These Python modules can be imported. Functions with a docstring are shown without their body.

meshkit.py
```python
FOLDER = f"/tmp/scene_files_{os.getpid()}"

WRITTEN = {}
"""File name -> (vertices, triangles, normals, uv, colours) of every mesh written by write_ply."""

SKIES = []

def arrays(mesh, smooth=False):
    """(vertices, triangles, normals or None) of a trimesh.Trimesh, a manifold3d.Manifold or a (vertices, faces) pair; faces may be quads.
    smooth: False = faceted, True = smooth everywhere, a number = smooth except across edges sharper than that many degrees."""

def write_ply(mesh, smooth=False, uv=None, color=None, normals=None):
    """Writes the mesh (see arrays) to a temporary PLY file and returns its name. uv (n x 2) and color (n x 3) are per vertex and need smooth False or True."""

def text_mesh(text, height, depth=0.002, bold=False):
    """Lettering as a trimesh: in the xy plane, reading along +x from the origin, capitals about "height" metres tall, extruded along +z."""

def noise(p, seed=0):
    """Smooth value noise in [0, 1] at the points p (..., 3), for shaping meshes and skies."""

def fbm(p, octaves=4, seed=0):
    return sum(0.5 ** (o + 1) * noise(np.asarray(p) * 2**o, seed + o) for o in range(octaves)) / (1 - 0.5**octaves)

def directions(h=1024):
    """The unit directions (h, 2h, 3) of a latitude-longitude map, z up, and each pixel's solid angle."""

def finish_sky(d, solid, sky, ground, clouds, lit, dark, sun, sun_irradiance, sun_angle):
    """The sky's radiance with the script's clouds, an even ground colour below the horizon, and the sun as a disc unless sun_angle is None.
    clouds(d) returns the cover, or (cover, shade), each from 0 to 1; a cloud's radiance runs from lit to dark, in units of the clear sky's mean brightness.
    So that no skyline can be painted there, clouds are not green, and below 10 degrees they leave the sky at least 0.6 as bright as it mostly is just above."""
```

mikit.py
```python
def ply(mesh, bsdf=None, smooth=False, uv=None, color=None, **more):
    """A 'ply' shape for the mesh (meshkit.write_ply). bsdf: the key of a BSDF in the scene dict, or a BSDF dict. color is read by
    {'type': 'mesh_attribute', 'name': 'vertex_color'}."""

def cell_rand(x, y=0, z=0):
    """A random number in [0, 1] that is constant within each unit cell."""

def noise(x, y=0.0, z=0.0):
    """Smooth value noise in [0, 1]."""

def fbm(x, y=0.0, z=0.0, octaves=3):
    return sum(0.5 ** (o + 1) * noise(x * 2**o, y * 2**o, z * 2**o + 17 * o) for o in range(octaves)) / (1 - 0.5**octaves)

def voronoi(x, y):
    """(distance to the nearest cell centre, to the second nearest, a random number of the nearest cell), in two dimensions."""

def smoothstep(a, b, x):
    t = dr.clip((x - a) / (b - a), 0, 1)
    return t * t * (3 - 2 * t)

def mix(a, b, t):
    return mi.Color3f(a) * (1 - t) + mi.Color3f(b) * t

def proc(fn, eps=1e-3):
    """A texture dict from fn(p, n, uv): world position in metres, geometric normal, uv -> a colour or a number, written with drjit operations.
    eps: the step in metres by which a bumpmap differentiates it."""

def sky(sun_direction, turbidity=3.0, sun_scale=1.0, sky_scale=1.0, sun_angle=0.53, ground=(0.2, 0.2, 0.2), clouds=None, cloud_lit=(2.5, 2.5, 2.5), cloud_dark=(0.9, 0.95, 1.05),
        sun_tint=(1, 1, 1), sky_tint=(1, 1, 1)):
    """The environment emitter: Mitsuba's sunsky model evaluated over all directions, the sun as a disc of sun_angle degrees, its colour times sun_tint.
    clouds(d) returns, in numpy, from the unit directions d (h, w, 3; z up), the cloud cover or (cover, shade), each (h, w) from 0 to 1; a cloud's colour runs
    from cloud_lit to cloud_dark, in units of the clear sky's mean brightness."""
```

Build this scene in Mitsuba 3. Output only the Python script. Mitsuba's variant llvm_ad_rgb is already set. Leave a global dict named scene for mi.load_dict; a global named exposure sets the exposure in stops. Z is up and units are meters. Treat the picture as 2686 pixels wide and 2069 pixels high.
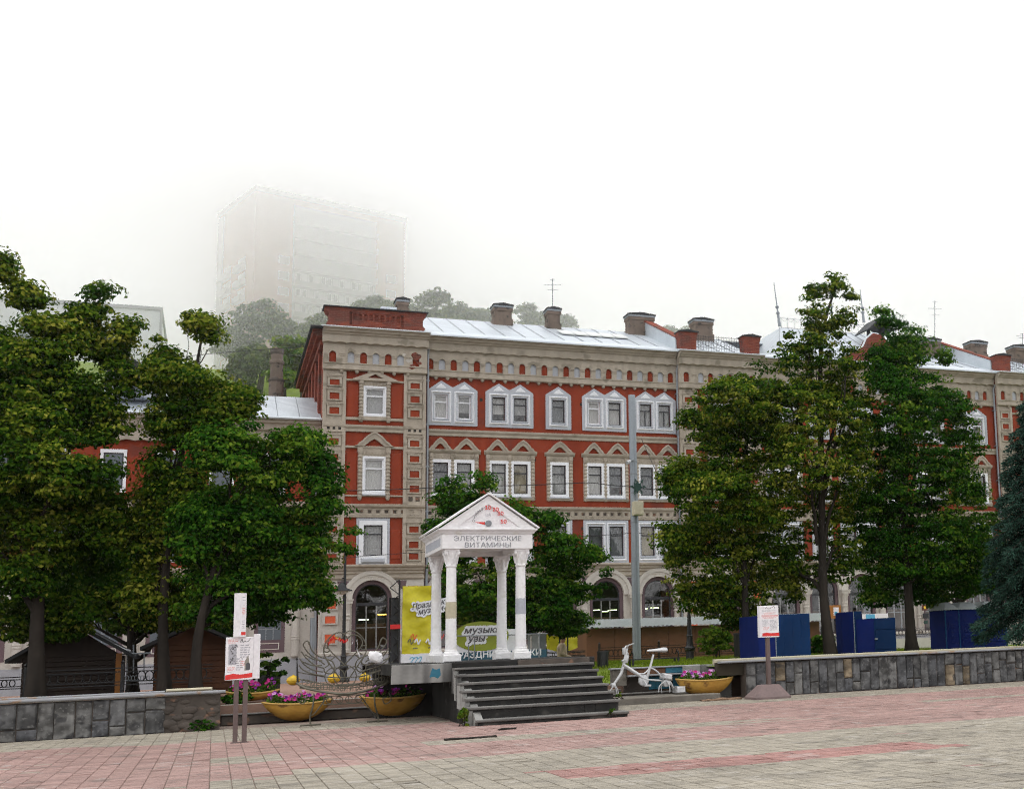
# A plaza in an old Russian town under low fog: a red and cream facade, limes in leaf, a small white temple on steps.
# World: X to the right along the facade, Y into the scene, Z up, metres; the plaza paving is z = 0.
import math, random
import numpy as np
import trimesh
import mitsuba as mi
import drjit as dr
import mikit, meshkit
from mikit import noise, fbm, cell_rand, voronoi, smoothstep, mix, proc
from shapely.geometry import Polygon, Point, box as sbox, LineString
from shapely.ops import unary_union
from shapely import affinity

scene, labels = {}, {}
T = mi.ScalarTransform4f
PI = math.pi

# ------------------------------------------------------------------ camera, sky, exposure
F, PX, PY, YAW, PIT, ROLL, EYE = 3268.6, 2128.25, 1191.1, .448196, .14662, .03856, np.array([0, 0, 1.5])
W0, H0 = 2686.0, 2069.0
_f = np.array([math.sin(YAW) * math.cos(PIT), math.cos(YAW) * math.cos(PIT), math.sin(PIT)])
_r = np.array([math.cos(YAW), -math.sin(YAW), 0.0])
_d = -np.cross(_r, _f)
RT, DN = math.cos(ROLL) * _r + math.sin(ROLL) * _d, -math.sin(ROLL) * _r + math.cos(ROLL) * _d
scene['camera'] = {
    'type': 'perspective', 'fov': 2 * math.degrees(math.atan(W0 / 2 / F)), 'fov_axis': 'x', 'near_clip': 0.1, 'far_clip': 2000.0,
    'principal_point_offset_x': 0.0 + (PX - W0 / 2) / W0 * -1, 'principal_point_offset_y': (PY - H0 / 2) / H0 * -1,
    'to_world': T().look_at(origin=EYE.tolist(), target=(EYE + _f).tolist(), up=(-DN).tolist()),
    'medium': {'type': 'ref', 'id': 'haze_air'},
}
exposure = 1.6
scene['sky_light'] = mikit.sky((-0.25, -0.45, 0.85), turbidity=4, sun_scale=0.05, sun_angle=40, clouds=lambda d: (d[..., 2] * 0 + 1.0, 1.0 - np.clip(d[..., 2], 0, 1) ** 1.2),
                               cloud_lit=(4.9, 4.9, 4.95), cloud_dark=(3.6, 3.6, 3.66), ground=(0.22, 0.2, 0.19))


# The photograph was measured by eye: a place in it (its own pixels) -> a point of the world on the upright plane at depth Y, or on the level z.
def ray(x, y):
    return RT * (x - PX) + DN * (y - PY) + _f * F


def P(x, y, Y):
    d = ray(x, y)
    return EYE + d * (Y / d[1])


def G(x, y, z=0.0):
    d = ray(x, y)
    return EYE + d * ((z - EYE[2]) / d[2])


# ------------------------------------------------------------------ materials
# Most paints and stones share one procedural texture: uv.x carries the row of a palette (two tones, a stain, blotch size, rain streaks).
PAL, WHICH = [], {}


def mat(name, a, b=None, s=1.0, streak=0.0, c=None, look='satin'):
    b = a if b is None else b
    WHICH[name] = (look, len(PAL))
    PAL.append([*a, *b, *(c or b), s, streak, 1.0 if c else 0.0])


def palette(p, n, uv):
    k = mi.UInt32(dr.clip(uv.x, 0, len(PAL) - 1)) * 12
    g = lambda i: dr.gather(mi.Float, TABLE, k + i)
    a, b, c = (mi.Color3f(g(i), g(i + 1), g(i + 2)) for i in (0, 3, 6))
    s, streak, stain = g(9), g(10), g(11)
    t = fbm(p.x * s, p.y * s, p.z * s * 0.8, 3) * 1.5 - 0.25
    t = t * (1 - streak) + streak * smoothstep(0.3, 0.75, fbm(p.x * 5 + p.y * 5, 3.1, p.z * 0.45, 2))
    col = a * (1 - dr.clip(t, 0, 1)) + b * dr.clip(t, 0, 1)
    w = stain * smoothstep(0.62, 0.76, fbm(p.x * s * 2.1 + 7, p.y * s * 2.1, p.z * s * 2.1 + 3, 3))
    return (col * (1 - w) + c * w) * (0.92 + 0.16 * noise(p.x * 23, p.y * 23, p.z * 23))


def rocks(p, n, uv):
    k = dr.floor(uv.x)
    t = fbm(p.x * 3.2 + k * 3.7, p.y * 3.2, p.z * 4.5 + k, 4)
    r1, r2 = cell_rand(k, 3), cell_rand(k, 5)
    base = mix((.095, .098, .105), (.18, .177, .168), r1)
    base = dr.select(mi.Bool(r2 > .965), mi.Color3f(.24, .19, .13), base)
    c = base * (0.45 + 0.8 * smoothstep(.28, .72, t)) * (.72 + .5 * noise(p.x * 17 + p.y * 17, 4.0, p.z * 1.6))
    c = mix(c, (.035, .035, .037), smoothstep(.52, .74, fbm(p.x * 6 + 9, p.y * 6 + k, p.z * 5, 3)) * .85)
    return mix(c, (.26, .255, .245), smoothstep(.60, .78, fbm(p.x * 21, p.y * 21 + k, p.z * 17, 3)) * .4)


def pavers(p, n, uv):
    k = dr.floor(uv.x)                                     # colour of the slab: 0 pink, 1 grey, 2 deep pink; uv.y is its own tone
    a = dr.select(mi.Bool(k < .5), mi.Color3f(.285, .186, .165), dr.select(mi.Bool(k < 1.5), mi.Color3f(.262, .236, .190), mi.Color3f(.275, .150, .132)))
    c = a * (0.88 + 0.24 * uv.y) * (0.80 + 0.40 * fbm(p.x * .55, p.y * .55, 2.0, 3))
    c = mix(c, (.10, .09, .08), smoothstep(.60, .80, fbm(p.x * 2.3, p.y * 2.9, 5.0, 4)) * .45)
    c = mix(c, (.42, .40, .37), smoothstep(.70, .78, fbm(p.x * 3.1 + 4, p.y * 3.1, 9.0, 3)) * .3)
    return c * (0.9 + 0.2 * noise(p.x * 60, p.y * 60, 1.0))


def bricks(p, n, uv):
    u, v = p.x + p.y, p.z / .082
    row = dr.floor(v)
    u = u / .27 + .5 * (row - 2 * dr.floor(row / 2))
    fu, fv = u - dr.floor(u), v - row
    joint = dr.maximum(smoothstep(.05, .0, dr.minimum(fu, 1 - fu)), smoothstep(.14, .04, dr.minimum(fv, 1 - fv)))
    c = mix((.22, .048, .028), (.13, .033, .024), cell_rand(dr.floor(u), row, 3))
    c = mix(c, (.07, .045, .04), smoothstep(.5, .8, fbm(p.x * .9, p.y, p.z * 1.4, 3)))
    return mix(c, (.20, .12, .09), joint * .6)


def principled(tex, rough, spec, metallic=0.0, bump=None):
    d = {'type': 'principled', 'base_color': tex, 'roughness': rough, 'specular': spec, 'metallic': metallic}
    if bump:
        d = {'type': 'bumpmap', 'scale': bump[1], 'tex': proc(bump[0], eps=.01), 'bsdf': d}
    return {'type': 'twosided', 'bsdf': d}


mat('red', (.275, .047, .020), (.185, .032, .017), .45, .45, (.17, .042, .028), look='matte')
mat('red_panel', (.285, .050, .022), (.215, .037, .019), .8, .3, look='matte')
mat('cream', (.43, .38, .315), (.32, .278, .225), .9, .45, (.25, .22, .175), look='matte')
mat('cream_pale', (.55, .52, .47), (.45, .425, .39), .7, .3, look='matte')
mat('white', (.78, .79, .82), (.68, .70, .74), 1.3, .3, look='gloss')
mat('greyblue', (.44, .46, .50), (.37, .39, .43), 1.1, .3, look='satin')
mat('purple', (.135, .088, .10), (.105, .07, .08), 1.2, .2, look='satin')
mat('plinth', (.36, .37, .40), (.29, .30, .33), .9, .3, look='matte')
mat('orange', (.62, .11, .045), look='satin')
mat('old_brick', (.20, .155, .125), (.105, .085, .07), 2.2, .4, (.055, .05, .045), look='matte')
mat('roof', (.54, .59, .63), (.43, .475, .52), .6, .5, look='metal')
mat('roof_edge', (.62, .68, .72), (.5, .55, .6), 1.0, .2, look='metal')
mat('dark_metal', (.028, .03, .033), look='satin')
mat('iron', (.012, .0125, .014), look='gloss')
mat('pipe', (.30, .33, .36), (.22, .245, .27), 2.0, .4, look='metal')
scene['m_glass'] = {'type': 'thindielectric', 'int_ior': 1.52}
mat('curtain', (.30, .305, .30), (.235, .24, .24), 1.5, .25, look='matte')
mat('curtain_dark', (.13, .14, .15), (.09, .10, .105), 1.5, .25, look='matte')
mat('frame_dark', (.025, .026, .032), look='gloss')
mat('room', (.035, .033, .03), look='matte')
mat('room_warm', (.17, .11, .075), look='matte')
mat('stone_dark', (.036, .035, .033), (.017, .017, .017), 1.2, .4, (.085, .08, .072), look='matte')
mat('stone_edge', (.175, .17, .16), (.085, .083, .08), 2.5, .2, look='matte')
mat('mortar', (.12, .10, .085), (.06, .052, .046), 2.5, .3, (.22, .13, .09), look='matte')
mat('coping', (.33, .34, .36), (.22, .225, .235), 1.8, .1, (.3, .2, .13), look='satin')
mat('concrete', (.33, .31, .275), (.22, .205, .18), 1.4, .3, (.13, .12, .09), look='matte')
mat('concrete_streak', (.30, .30, .285), (.06, .06, .06), 1.2, .85, look='matte')
mat('joint', (.225, .175, .15), (.165, .135, .115), 3.0, look='matte')
mat('path', (.27, .17, .13), (.20, .13, .10), 1.5, look='matte')
mat('asphalt', (.075, .075, .075), (.05, .05, .05), 1.0, look='matte')
mat('soil', (.06, .05, .035), (.035, .03, .022), 2.0, look='matte')
mat('lawn', (.15, .21, .025), (.085, .125, .018), 1.5, look='matte')
mat('bark', (.042, .034, .028), (.016, .014, .012), 4.0, .7, look='matte')
mat('bark_pale', (.20, .19, .17), (.08, .075, .065), 3.0, .6, look='matte')
scene['m_leaf'] = {'type': 'principledthin', 'base_color': {'type': 'mesh_attribute', 'name': 'vertex_color'}, 'roughness': .5, 'eta': 1.4, 'diff_trans': .5}
scene['m_needle'] = {'type': 'twosided', 'bsdf': {'type': 'principled', 'base_color': {'type': 'mesh_attribute', 'name': 'vertex_color'}, 'roughness': .8, 'specular': .04}}
mat('gazebo', (.80, .80, .81), (.75, .75, .745), 1.8, .35, (.70, .69, .655), look='gloss')
mat('letter_grey', (.24, .25, .27), look='gloss')
mat('print_red', (.66, .045, .04), look='satin')
mat('print_pale_red', (.72, .36, .34), look='satin')
mat('print_grey', (.40, .40, .43), look='satin')
mat('print_dark', (.09, .09, .10), look='satin')
mat('print_blue', (.10, .38, .58), look='satin')
mat('board', (.80, .79, .80), (.74, .73, .75), 1.5, look='gloss')
mat('post_brown', (.135, .095, .088), (.105, .075, .07), 3.0, .3, look='gloss')
mat('base_brown', (.215, .155, .15), (.17, .125, .12), 2.0, .3, look='satin')
mat('ochre', (.50, .29, .055), (.36, .17, .025), 2.2, .45, (.16, .075, .02), look='satin')
mat('silver', (.66, .67, .68), (.52, .53, .54), 5.0, look='metal')
mat('bronze', (.16, .15, .115), (.075, .068, .05), 9.0, .2, look='metal')
mat('banner_yellow', (.62, .56, .025), (.50, .45, .02), .8, .2, look='sail')
mat('banner_white', (.70, .72, .75), look='satin')
mat('teal', (.015, .075, .115), look='gloss')
mat('olive', (.22, .27, .012), look='gloss')
mat('blue_dark', (.006, .034, .115), (.004, .024, .085), 1.0, .3, look='matte')
mat('blue', (.008, .022, .155), (.006, .016, .115), 1.0, .4, look='matte')
mat('blue_mid', (.014, .075, .20), look='matte')
mat('grey_plastic', (.50, .55, .56), (.42, .47, .48), 1.5, look='gloss')
mat('kiosk_brown', (.19, .085, .042), (.145, .066, .035), .8, .4, look='satin')
mat('kiosk_roof', (.64, .68, .73), (.56, .6, .65), .8, .2, look='gloss')
mat('wood_dark', (.030, .017, .011), (.018, .011, .008), 2.0, .5, look='satin')
mat('wood_orange', (.40, .165, .035), (.30, .12, .03), 3.0, .5, look='satin')
mat('wood_brown', (.095, .034, .012), (.065, .024, .010), 1.5, .5, look='satin')
mat('skin', (.50, .28, .20), look='satin')
mat('shirt', (.52, .42, .30), look='matte')
mat('trousers', (.015, .015, .018), look='matte')
mat('hair', (.03, .02, .015), look='matte')
mat('petal_pink', (.52, .03, .24), look='satin')
mat('petal_pale', (.60, .30, .58), look='satin')
mat('petal_violet', (.30, .03, .36), look='satin')
mat('yellow_plastic', (.62, .42, .03), look='gloss')
mat('ribbon_red', (.60, .02, .02), look='gloss')
mat('ribbon_yellow', (.75, .52, .04), look='gloss')
mat('cloth_white', (.78, .78, .80), look='matte')
mat('tower_brick', (.36, .16, .09), (.30, .14, .085), .12, look='matte')
mat('tower_grey', (.36, .37, .38), (.30, .31, .32), .1, look='matte')
mat('ochre_rim', (.60, .40, .13), (.48, .28, .07), 4.0)
mat('slab', (.20, .185, .16), (.12, .108, .092), 1.4, .3, (.09, .08, .065), look='matte')
mat('rust', (.17, .085, .05), (.10, .06, .04), 2.5, .3, look='matte')
mat('graffiti', (.03, .15, .22))
mat('pale_wall', (.66, .68, .70), (.60, .62, .64), .15, look='matte')
mat('tower_pane', (.20, .21, .23))
mat('blind', (.42, .42, .40), (.36, .36, .35), 1.5, .2, look='matte')
mat('curtain_cream', (.34, .30, .22), (.26, .23, .17), 1.5, .3, look='matte')
mat('far_pane', (.10, .12, .14), look='gloss')
mat('far_white', (.47, .48, .50), look='matte')
mat('cable', (.02, .02, .022), look='satin')
mat('wire_grey', (.22, .24, .26), look='satin')
mat('green_dark', (.02, .055, .045), look='gloss')
mat('box_tan', (.52, .48, .36), (.44, .40, .28), 4.0, look='satin')
mat('pole', (.30, .335, .365), (.24, .27, .30), 1.2, .4, look='metal')
mat('lamp_glass', (.55, .57, .55), look='gloss')
mat('cardboard', (.20, .13, .085), look='matte')
mat('flag_orange', (.55, .20, .05), look='satin')
mat('flower_green', (.06, .13, .02), look='matte')

TABLE = mi.Float(np.array(PAL, np.float32).ravel())
dr.eval(TABLE)
relief = lambda p, n, uv: fbm(p.x * 7, p.y * 7, p.z * 7, 3)
scene['m_matte'] = principled(proc(palette), .88, .2)
scene['m_satin'] = principled(proc(palette), .62, .35)
scene['m_gloss'] = principled(proc(palette), .42, .45)
scene['m_metal'] = principled(proc(palette), .42, .5, .4)
scene['m_sail'] = principled(proc(palette), .5, .4, bump=(lambda p, n, uv: fbm(p.x * 1.6 + p.z * 1.1, p.y, p.z * 2.4 - p.x * 1.2, 2), .14))
scene['m_rocks'] = principled(proc(rocks), .85, .2, bump=(relief, .05))
scene['m_pavers'] = principled(proc(pavers), .62, .3)
scene['m_brick'] = principled(proc(bricks), .9, .2)


def shape(mesh, m, smooth=False, tone=None):
    """The ply dict of a mesh in one of the palette's materials, or in 'rocks' / 'pavers' / 'brick' / 'glass' ..., with tone as its uv."""
    if m in WHICH:
        look, row = WHICH[m]
        m, tone = look, (row + .5, .5)
    if tone is None:
        return mikit.ply(mesh, 'm_' + m, smooth=smooth)
    v, f, n = meshkit.arrays(mesh, smooth)
    return mikit.ply((v, f), 'm_' + m, smooth=n is not None, uv=np.tile(np.array(tone, float), (len(v), 1)))


# ------------------------------------------------------------------ meshes
class MB:
    """Collects boxes, prisms, tubes and lathes; mesh() is one trimesh of them all."""
    def __init__(s):
        s.v, s.f, s.n = [], [], 0

    def add(s, v, f):
        v, f = np.asarray(v, float), np.asarray(f, int)
        if f.shape[1] == 4:
            f = np.vstack([f[:, [0, 1, 2]], f[:, [0, 2, 3]]])
        s.v.append(v); s.f.append(f + s.n); s.n += len(v)
        return s

    def box(s, x0, x1, y0, y1, z0, z1):
        v = [(x, y, z) for x in (x0, x1) for y in (y0, y1) for z in (z0, z1)]
        return s.add(v, [[0, 1, 3, 2], [4, 6, 7, 5], [0, 4, 5, 1], [2, 3, 7, 6], [0, 2, 6, 4], [1, 5, 7, 3]])

    def cbox(s, x0, x1, y0, y1, z0, z1, c=.01):
        """A box whose front (towards -Y) edges are chamfered."""
        v = [(x0, y1, z0), (x1, y1, z0), (x1, y1, z1), (x0, y1, z1), (x0, y0 + c, z0), (x1, y0 + c, z0), (x1, y0 + c, z1), (x0, y0 + c, z1),
             (x0 + c, y0, z0 + c), (x1 - c, y0, z0 + c), (x1 - c, y0, z1 - c), (x0 + c, y0, z1 - c)]
        q = [[0, 3, 2, 1], [8, 9, 10, 11]]
        for i in range(4):
            j = (i + 1) % 4
            q += [[i, j, 4 + j, 4 + i], [4 + i, 4 + j, 8 + j, 8 + i]]
        return s.add(v, q)

    def xz(s, poly, y0, y1):
        """A shapely polygon drawn in X and Z, between the front y0 and the back y1."""
        for g in getattr(poly, 'geoms', [poly]):
            if g.is_empty or g.area < 1e-6:
                continue
            m = trimesh.creation.extrude_polygon(g, y1 - y0, engine='earcut')
            v = np.array(m.vertices)
            s.add(np.stack([v[:, 0], y1 - v[:, 2], v[:, 1]], 1), m.faces)
        return s

    def xy(s, poly, z0, z1):
        for g in getattr(poly, 'geoms', [poly]):
            m = trimesh.creation.extrude_polygon(g, z1 - z0, engine='earcut')
            v = np.array(m.vertices); v[:, 2] += z0
            s.add(v, m.faces)
        return s

    def yz(s, poly, x0, x1):
        """A polygon drawn in Y and Z, between x0 and x1."""
        for g in getattr(poly, 'geoms', [poly]):
            m = trimesh.creation.extrude_polygon(g, x1 - x0, engine='earcut')
            v = np.array(m.vertices)
            s.add(np.stack([v[:, 2] + x0, v[:, 0], v[:, 1]], 1), m.faces)
        return s

    def tube(s, pts, r, n=8, cap=True):
        p = np.asarray(pts, float)
        r = np.broadcast_to(np.asarray(r, float), (len(p),))
        t = np.gradient(p, axis=0)
        t /= np.linalg.norm(t, axis=1, keepdims=True) + 1e-12
        a = np.cross(t[0], [0, 0, 1.0] if abs(t[0][2]) < .9 else [1.0, 0, 0]); a /= np.linalg.norm(a)
        A = []
        for k in range(len(p)):
            a = a - t[k] * (a @ t[k]); a /= np.linalg.norm(a) + 1e-12
            A.append(a)
        A = np.array(A); B = np.cross(t, A)
        ang = np.arange(n) * 2 * PI / n
        v = (p[:, None] + r[:, None, None] * (np.cos(ang)[None, :, None] * A[:, None] + np.sin(ang)[None, :, None] * B[:, None])).reshape(-1, 3)
        f = [[i * n + j, i * n + (j + 1) % n, (i + 1) * n + (j + 1) % n, (i + 1) * n + j] for i in range(len(p) - 1) for j in range(n)]
        tri = [[q[0], q[1], q[2]] for q in f] + [[q[0], q[2], q[3]] for q in f]
        if cap:
            for k in (0, len(p) - 1):
                c = len(v); v = np.vstack([v, p[k]])
                for j in range(n):
                    e = [k * n + j, k * n + (j + 1) % n, c]
                    tri.append(e[::-1] if k == 0 else e)
        return s.add(v, tri)

    def lathe(s, prof, c=(0, 0, 0), n=20, sx=1.0, sy=1.0):
        """prof: (radius, z) from the bottom up."""
        prof = np.asarray(prof, float); k = len(prof)
        ang = np.arange(n) * 2 * PI / n
        v = np.stack([prof[:, 0, None] * np.cos(ang) * sx + c[0], prof[:, 0, None] * np.sin(ang) * sy + c[1], np.repeat(prof[:, 1, None], n, 1) + c[2]], -1).reshape(-1, 3)
        f = [[i * n + j, i * n + (j + 1) % n, (i + 1) * n + (j + 1) % n, (i + 1) * n + j] for i in range(k - 1) for j in range(n)]
        f += [[j, (j + 1) % n, 0, 0] for j in range(0)]
        v = np.vstack([v, [[c[0], c[1], c[2] + prof[0, 1]], [c[0], c[1], c[2] + prof[-1, 1]]]])
        tri = [[q[0], q[1], q[2]] for q in f] + [[q[0], q[2], q[3]] for q in f]
        tri += [[(j + 1) % n, j, k * n] for j in range(n)] + [[(k - 1) * n + j, (k - 1) * n + (j + 1) % n, k * n + 1] for j in range(n)]
        return s.add(v, tri)

    def quad(s, a, b, c, d):
        return s.add([a, b, c, d], [[0, 1, 2, 3]])

    def mesh(s):
        return trimesh.Trimesh(np.vstack(s.v), np.vstack(s.f), process=False)

    def move(s, fn):
        s.v = [fn(v) for v in s.v]
        return s


def num(name):
    if name not in scene and name not in labels:
        return name
    k = 1
    while '%s_%03d' % (name, k) in scene or '%s_%03d' % (name, k) in labels:
        k += 1
    return '%s_%03d' % (name, k)


COUNT = {}
def fresh(name):
    """name, then name_001, ... (fast for the many pieces)"""
    k = COUNT.get(name, 0); COUNT[name] = k + 1
    return name if k == 0 else '%s_%03d' % (name, k)


def put(name, mb, m, parent=None, smooth=False, tone=None, **lab):
    key = fresh((parent + '__' if parent else '') + name)
    mesh = mb.mesh() if isinstance(mb, MB) else mb
    scene[key] = shape(mesh, m, smooth, tone)
    if lab:
        labels[key] = lab
    return key


def thing(name, label, category, group=None):
    key = fresh(name)
    labels[key] = {'label': label, 'category': category}
    if group:
        labels[key]['group'] = group
    return key


def text(s, h, x, y, z, depth=.01, bold=False, width=None, slant=0.0, center=False):
    """Lettering facing -Y with its lower left corner at x, z; width squeezes it."""
    m = meshkit.text_mesh(s, h, depth, bold)
    v = np.array(m.vertices)
    if width:
        v[:, 0] *= width / (v[:, 0].max() - v[:, 0].min())
    if center:
        v[:, 0] -= (v[:, 0].max() + v[:, 0].min()) / 2
    return MB().add(np.stack([x + v[:, 0] + slant * v[:, 1], y - v[:, 2], z + v[:, 1]], 1), m.faces)


def arc(cx, cz, r, a0, a1, n=16):
    return [(cx + r * math.cos(a), cz + r * math.sin(a)) for a in np.linspace(a0, a1, n)]


def curve(pts, n=40):
    """A smooth curve through the points (Catmull-Rom)."""
    p = np.asarray(pts, float)
    q = np.vstack([2 * p[0] - p[1], p, 2 * p[-1] - p[-2]])
    out = []
    per = max(2, n // (len(p) - 1))
    for i in range(1, len(q) - 2):
        for t in np.linspace(0, 1, per, endpoint=False):
            a, b, c, d = q[i - 1], q[i], q[i + 1], q[i + 2]
            out.append(.5 * (2 * b + (c - a) * t + (2 * a - 5 * b + 4 * c - d) * t * t + (3 * b - a - 3 * c + d) * t ** 3))
    return np.array(out + [q[-2]])
# ------------------------------------------------------------------ the fog: one closed box of air round the whole place, thin on the plaza, thick on the hill
HX0, HX1, HY0, HY1, HZ0, HZ1 = -230.0, 330.0, -40.0, 420.0, -2.5, 125.0
_nz, _ny, _nx = 26, 47, 8
_z = np.linspace(HZ0, HZ1, _nz)[:, None, None]; _y = np.linspace(HY0, HY1, _ny)[None, :, None]; _x = np.linspace(HX0, HX1, _nx)[None, None, :]
def sstep(a, b, x):
    t = np.clip((x - a) / (b - a), 0, 1)
    return t * t * (3 - 2 * t)
_far = sstep(63, 80, _y) * (1 - .5 * sstep(108, 135, _y))
_den = .00025 + .0004 * sstep(30, 60, _y) + .0115 * _far * (1 - sstep(250, 320, _y)) * (1 - sstep(70, 110, _z)) + .019 * sstep(30, 74, _z) * sstep(72, 125, _y) * (1 - sstep(240, 290, _y)) * (1 - sstep(82, 105, _z)) + 0 * _x
scene['haze_air'] = {'type': 'heterogeneous', 'albedo': {'type': 'constvolume', 'value': .998}, 'phase': {'type': 'hg', 'g': .9},
                     'sigma_t': {'type': 'gridvolume', 'grid': mi.VolumeGrid(_den.astype(np.float32)[..., None]), 'filter_type': 'trilinear',
                                 'to_world': T().translate([HX0, HY0, HZ0]).scale([HX1 - HX0, HY1 - HY0, HZ1 - HZ0])}}
scene['m_air'] = {'type': 'null'}
scene['haze'] = {'type': 'cube', 'to_world': T().translate([(HX0 + HX1) / 2, (HY0 + HY1) / 2, (HZ0 + HZ1) / 2]).scale([(HX1 - HX0) / 2, (HY1 - HY0) / 2, (HZ1 - HZ0) / 2]),
                 'bsdf': {'type': 'ref', 'id': 'm_air'}, 'interior': {'type': 'ref', 'id': 'haze_air'}}
labels['haze'] = {'label': 'white fog thickening over the hill and hiding the top of the tower block', 'category': 'fog', 'kind': 'stuff'}

# ------------------------------------------------------------------ ground
rng = np.random.default_rng(11)
put('ground', MB().box(-220, 320, -35, 410, -1.2, -.09), 'asphalt', label='wide level ground under the town and the plaza', kind='structure')


def hill_z(x, y):
    t = np.asarray(y, float)
    z = .3 + 23.5 * sstep(64, 99, t) * .92 + .165 * np.clip(t - 92, 0, 140)
    return z * (1 - .12 * sstep(20, 80, np.asarray(x, float)))


gx, gy = np.meshgrid(np.linspace(-120, 160, 71), np.concatenate([np.linspace(62, 110, 33), np.linspace(114, 400, 40)]), indexing='ij')
gz = hill_z(gx, gy) + 1.2 * (meshkit.fbm(np.stack([gx * .09, gy * .09, gx * 0], -1), 3) - .5) * sstep(70, 90, gy) - .35
nx_, ny_ = gx.shape
ii, jj = np.meshgrid(np.arange(nx_ - 1), np.arange(ny_ - 1), indexing='ij')
q = np.stack([ii * ny_ + jj, (ii + 1) * ny_ + jj, (ii + 1) * ny_ + jj + 1, ii * ny_ + jj + 1], -1).reshape(-1, 4)
put('hill', MB().add(np.stack([gx, gy, gz], -1).reshape(-1, 3), q), 'lawn', smooth=True, label='steep grassy hillside rising behind the red building', kind='structure')

# the plaza: slabs .25 m wide in long rows away from the camera, banded pink and grey
put('plaza', MB().box(-30, 60, -30, 33.0, -.06, -.014), 'joint', label='plaza paved with small pink and grey slabs in bands', kind='structure')


def slab_tone(x, y):
    if x < .12:
        return 0 if y < 27.4 + .5 * math.sin(x * 1.7) else 1
    if y > (28.7 if x > 1.2 else 26.4):
        return 1
    if x < 1.0:
        return 1 if (20.7 < y < 22.2 or y < 18.0) else 0
    if y < 18.8:
        return 2 if 14.6 < y < 15.85 and 3.6 + .25 * (15.85 - y) < x < 9.2 - .2 * (y - 14.6) else 1
    if 21.75 < y < 22.85 and 3.25 < x < 9.6 + .8 * math.sin(y * 9):
        return 1
    if 24.6 < y < 25.2 and 14.5 < x < 18.0:
        return 1
    return 0 if y > 18.85 else 1


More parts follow.
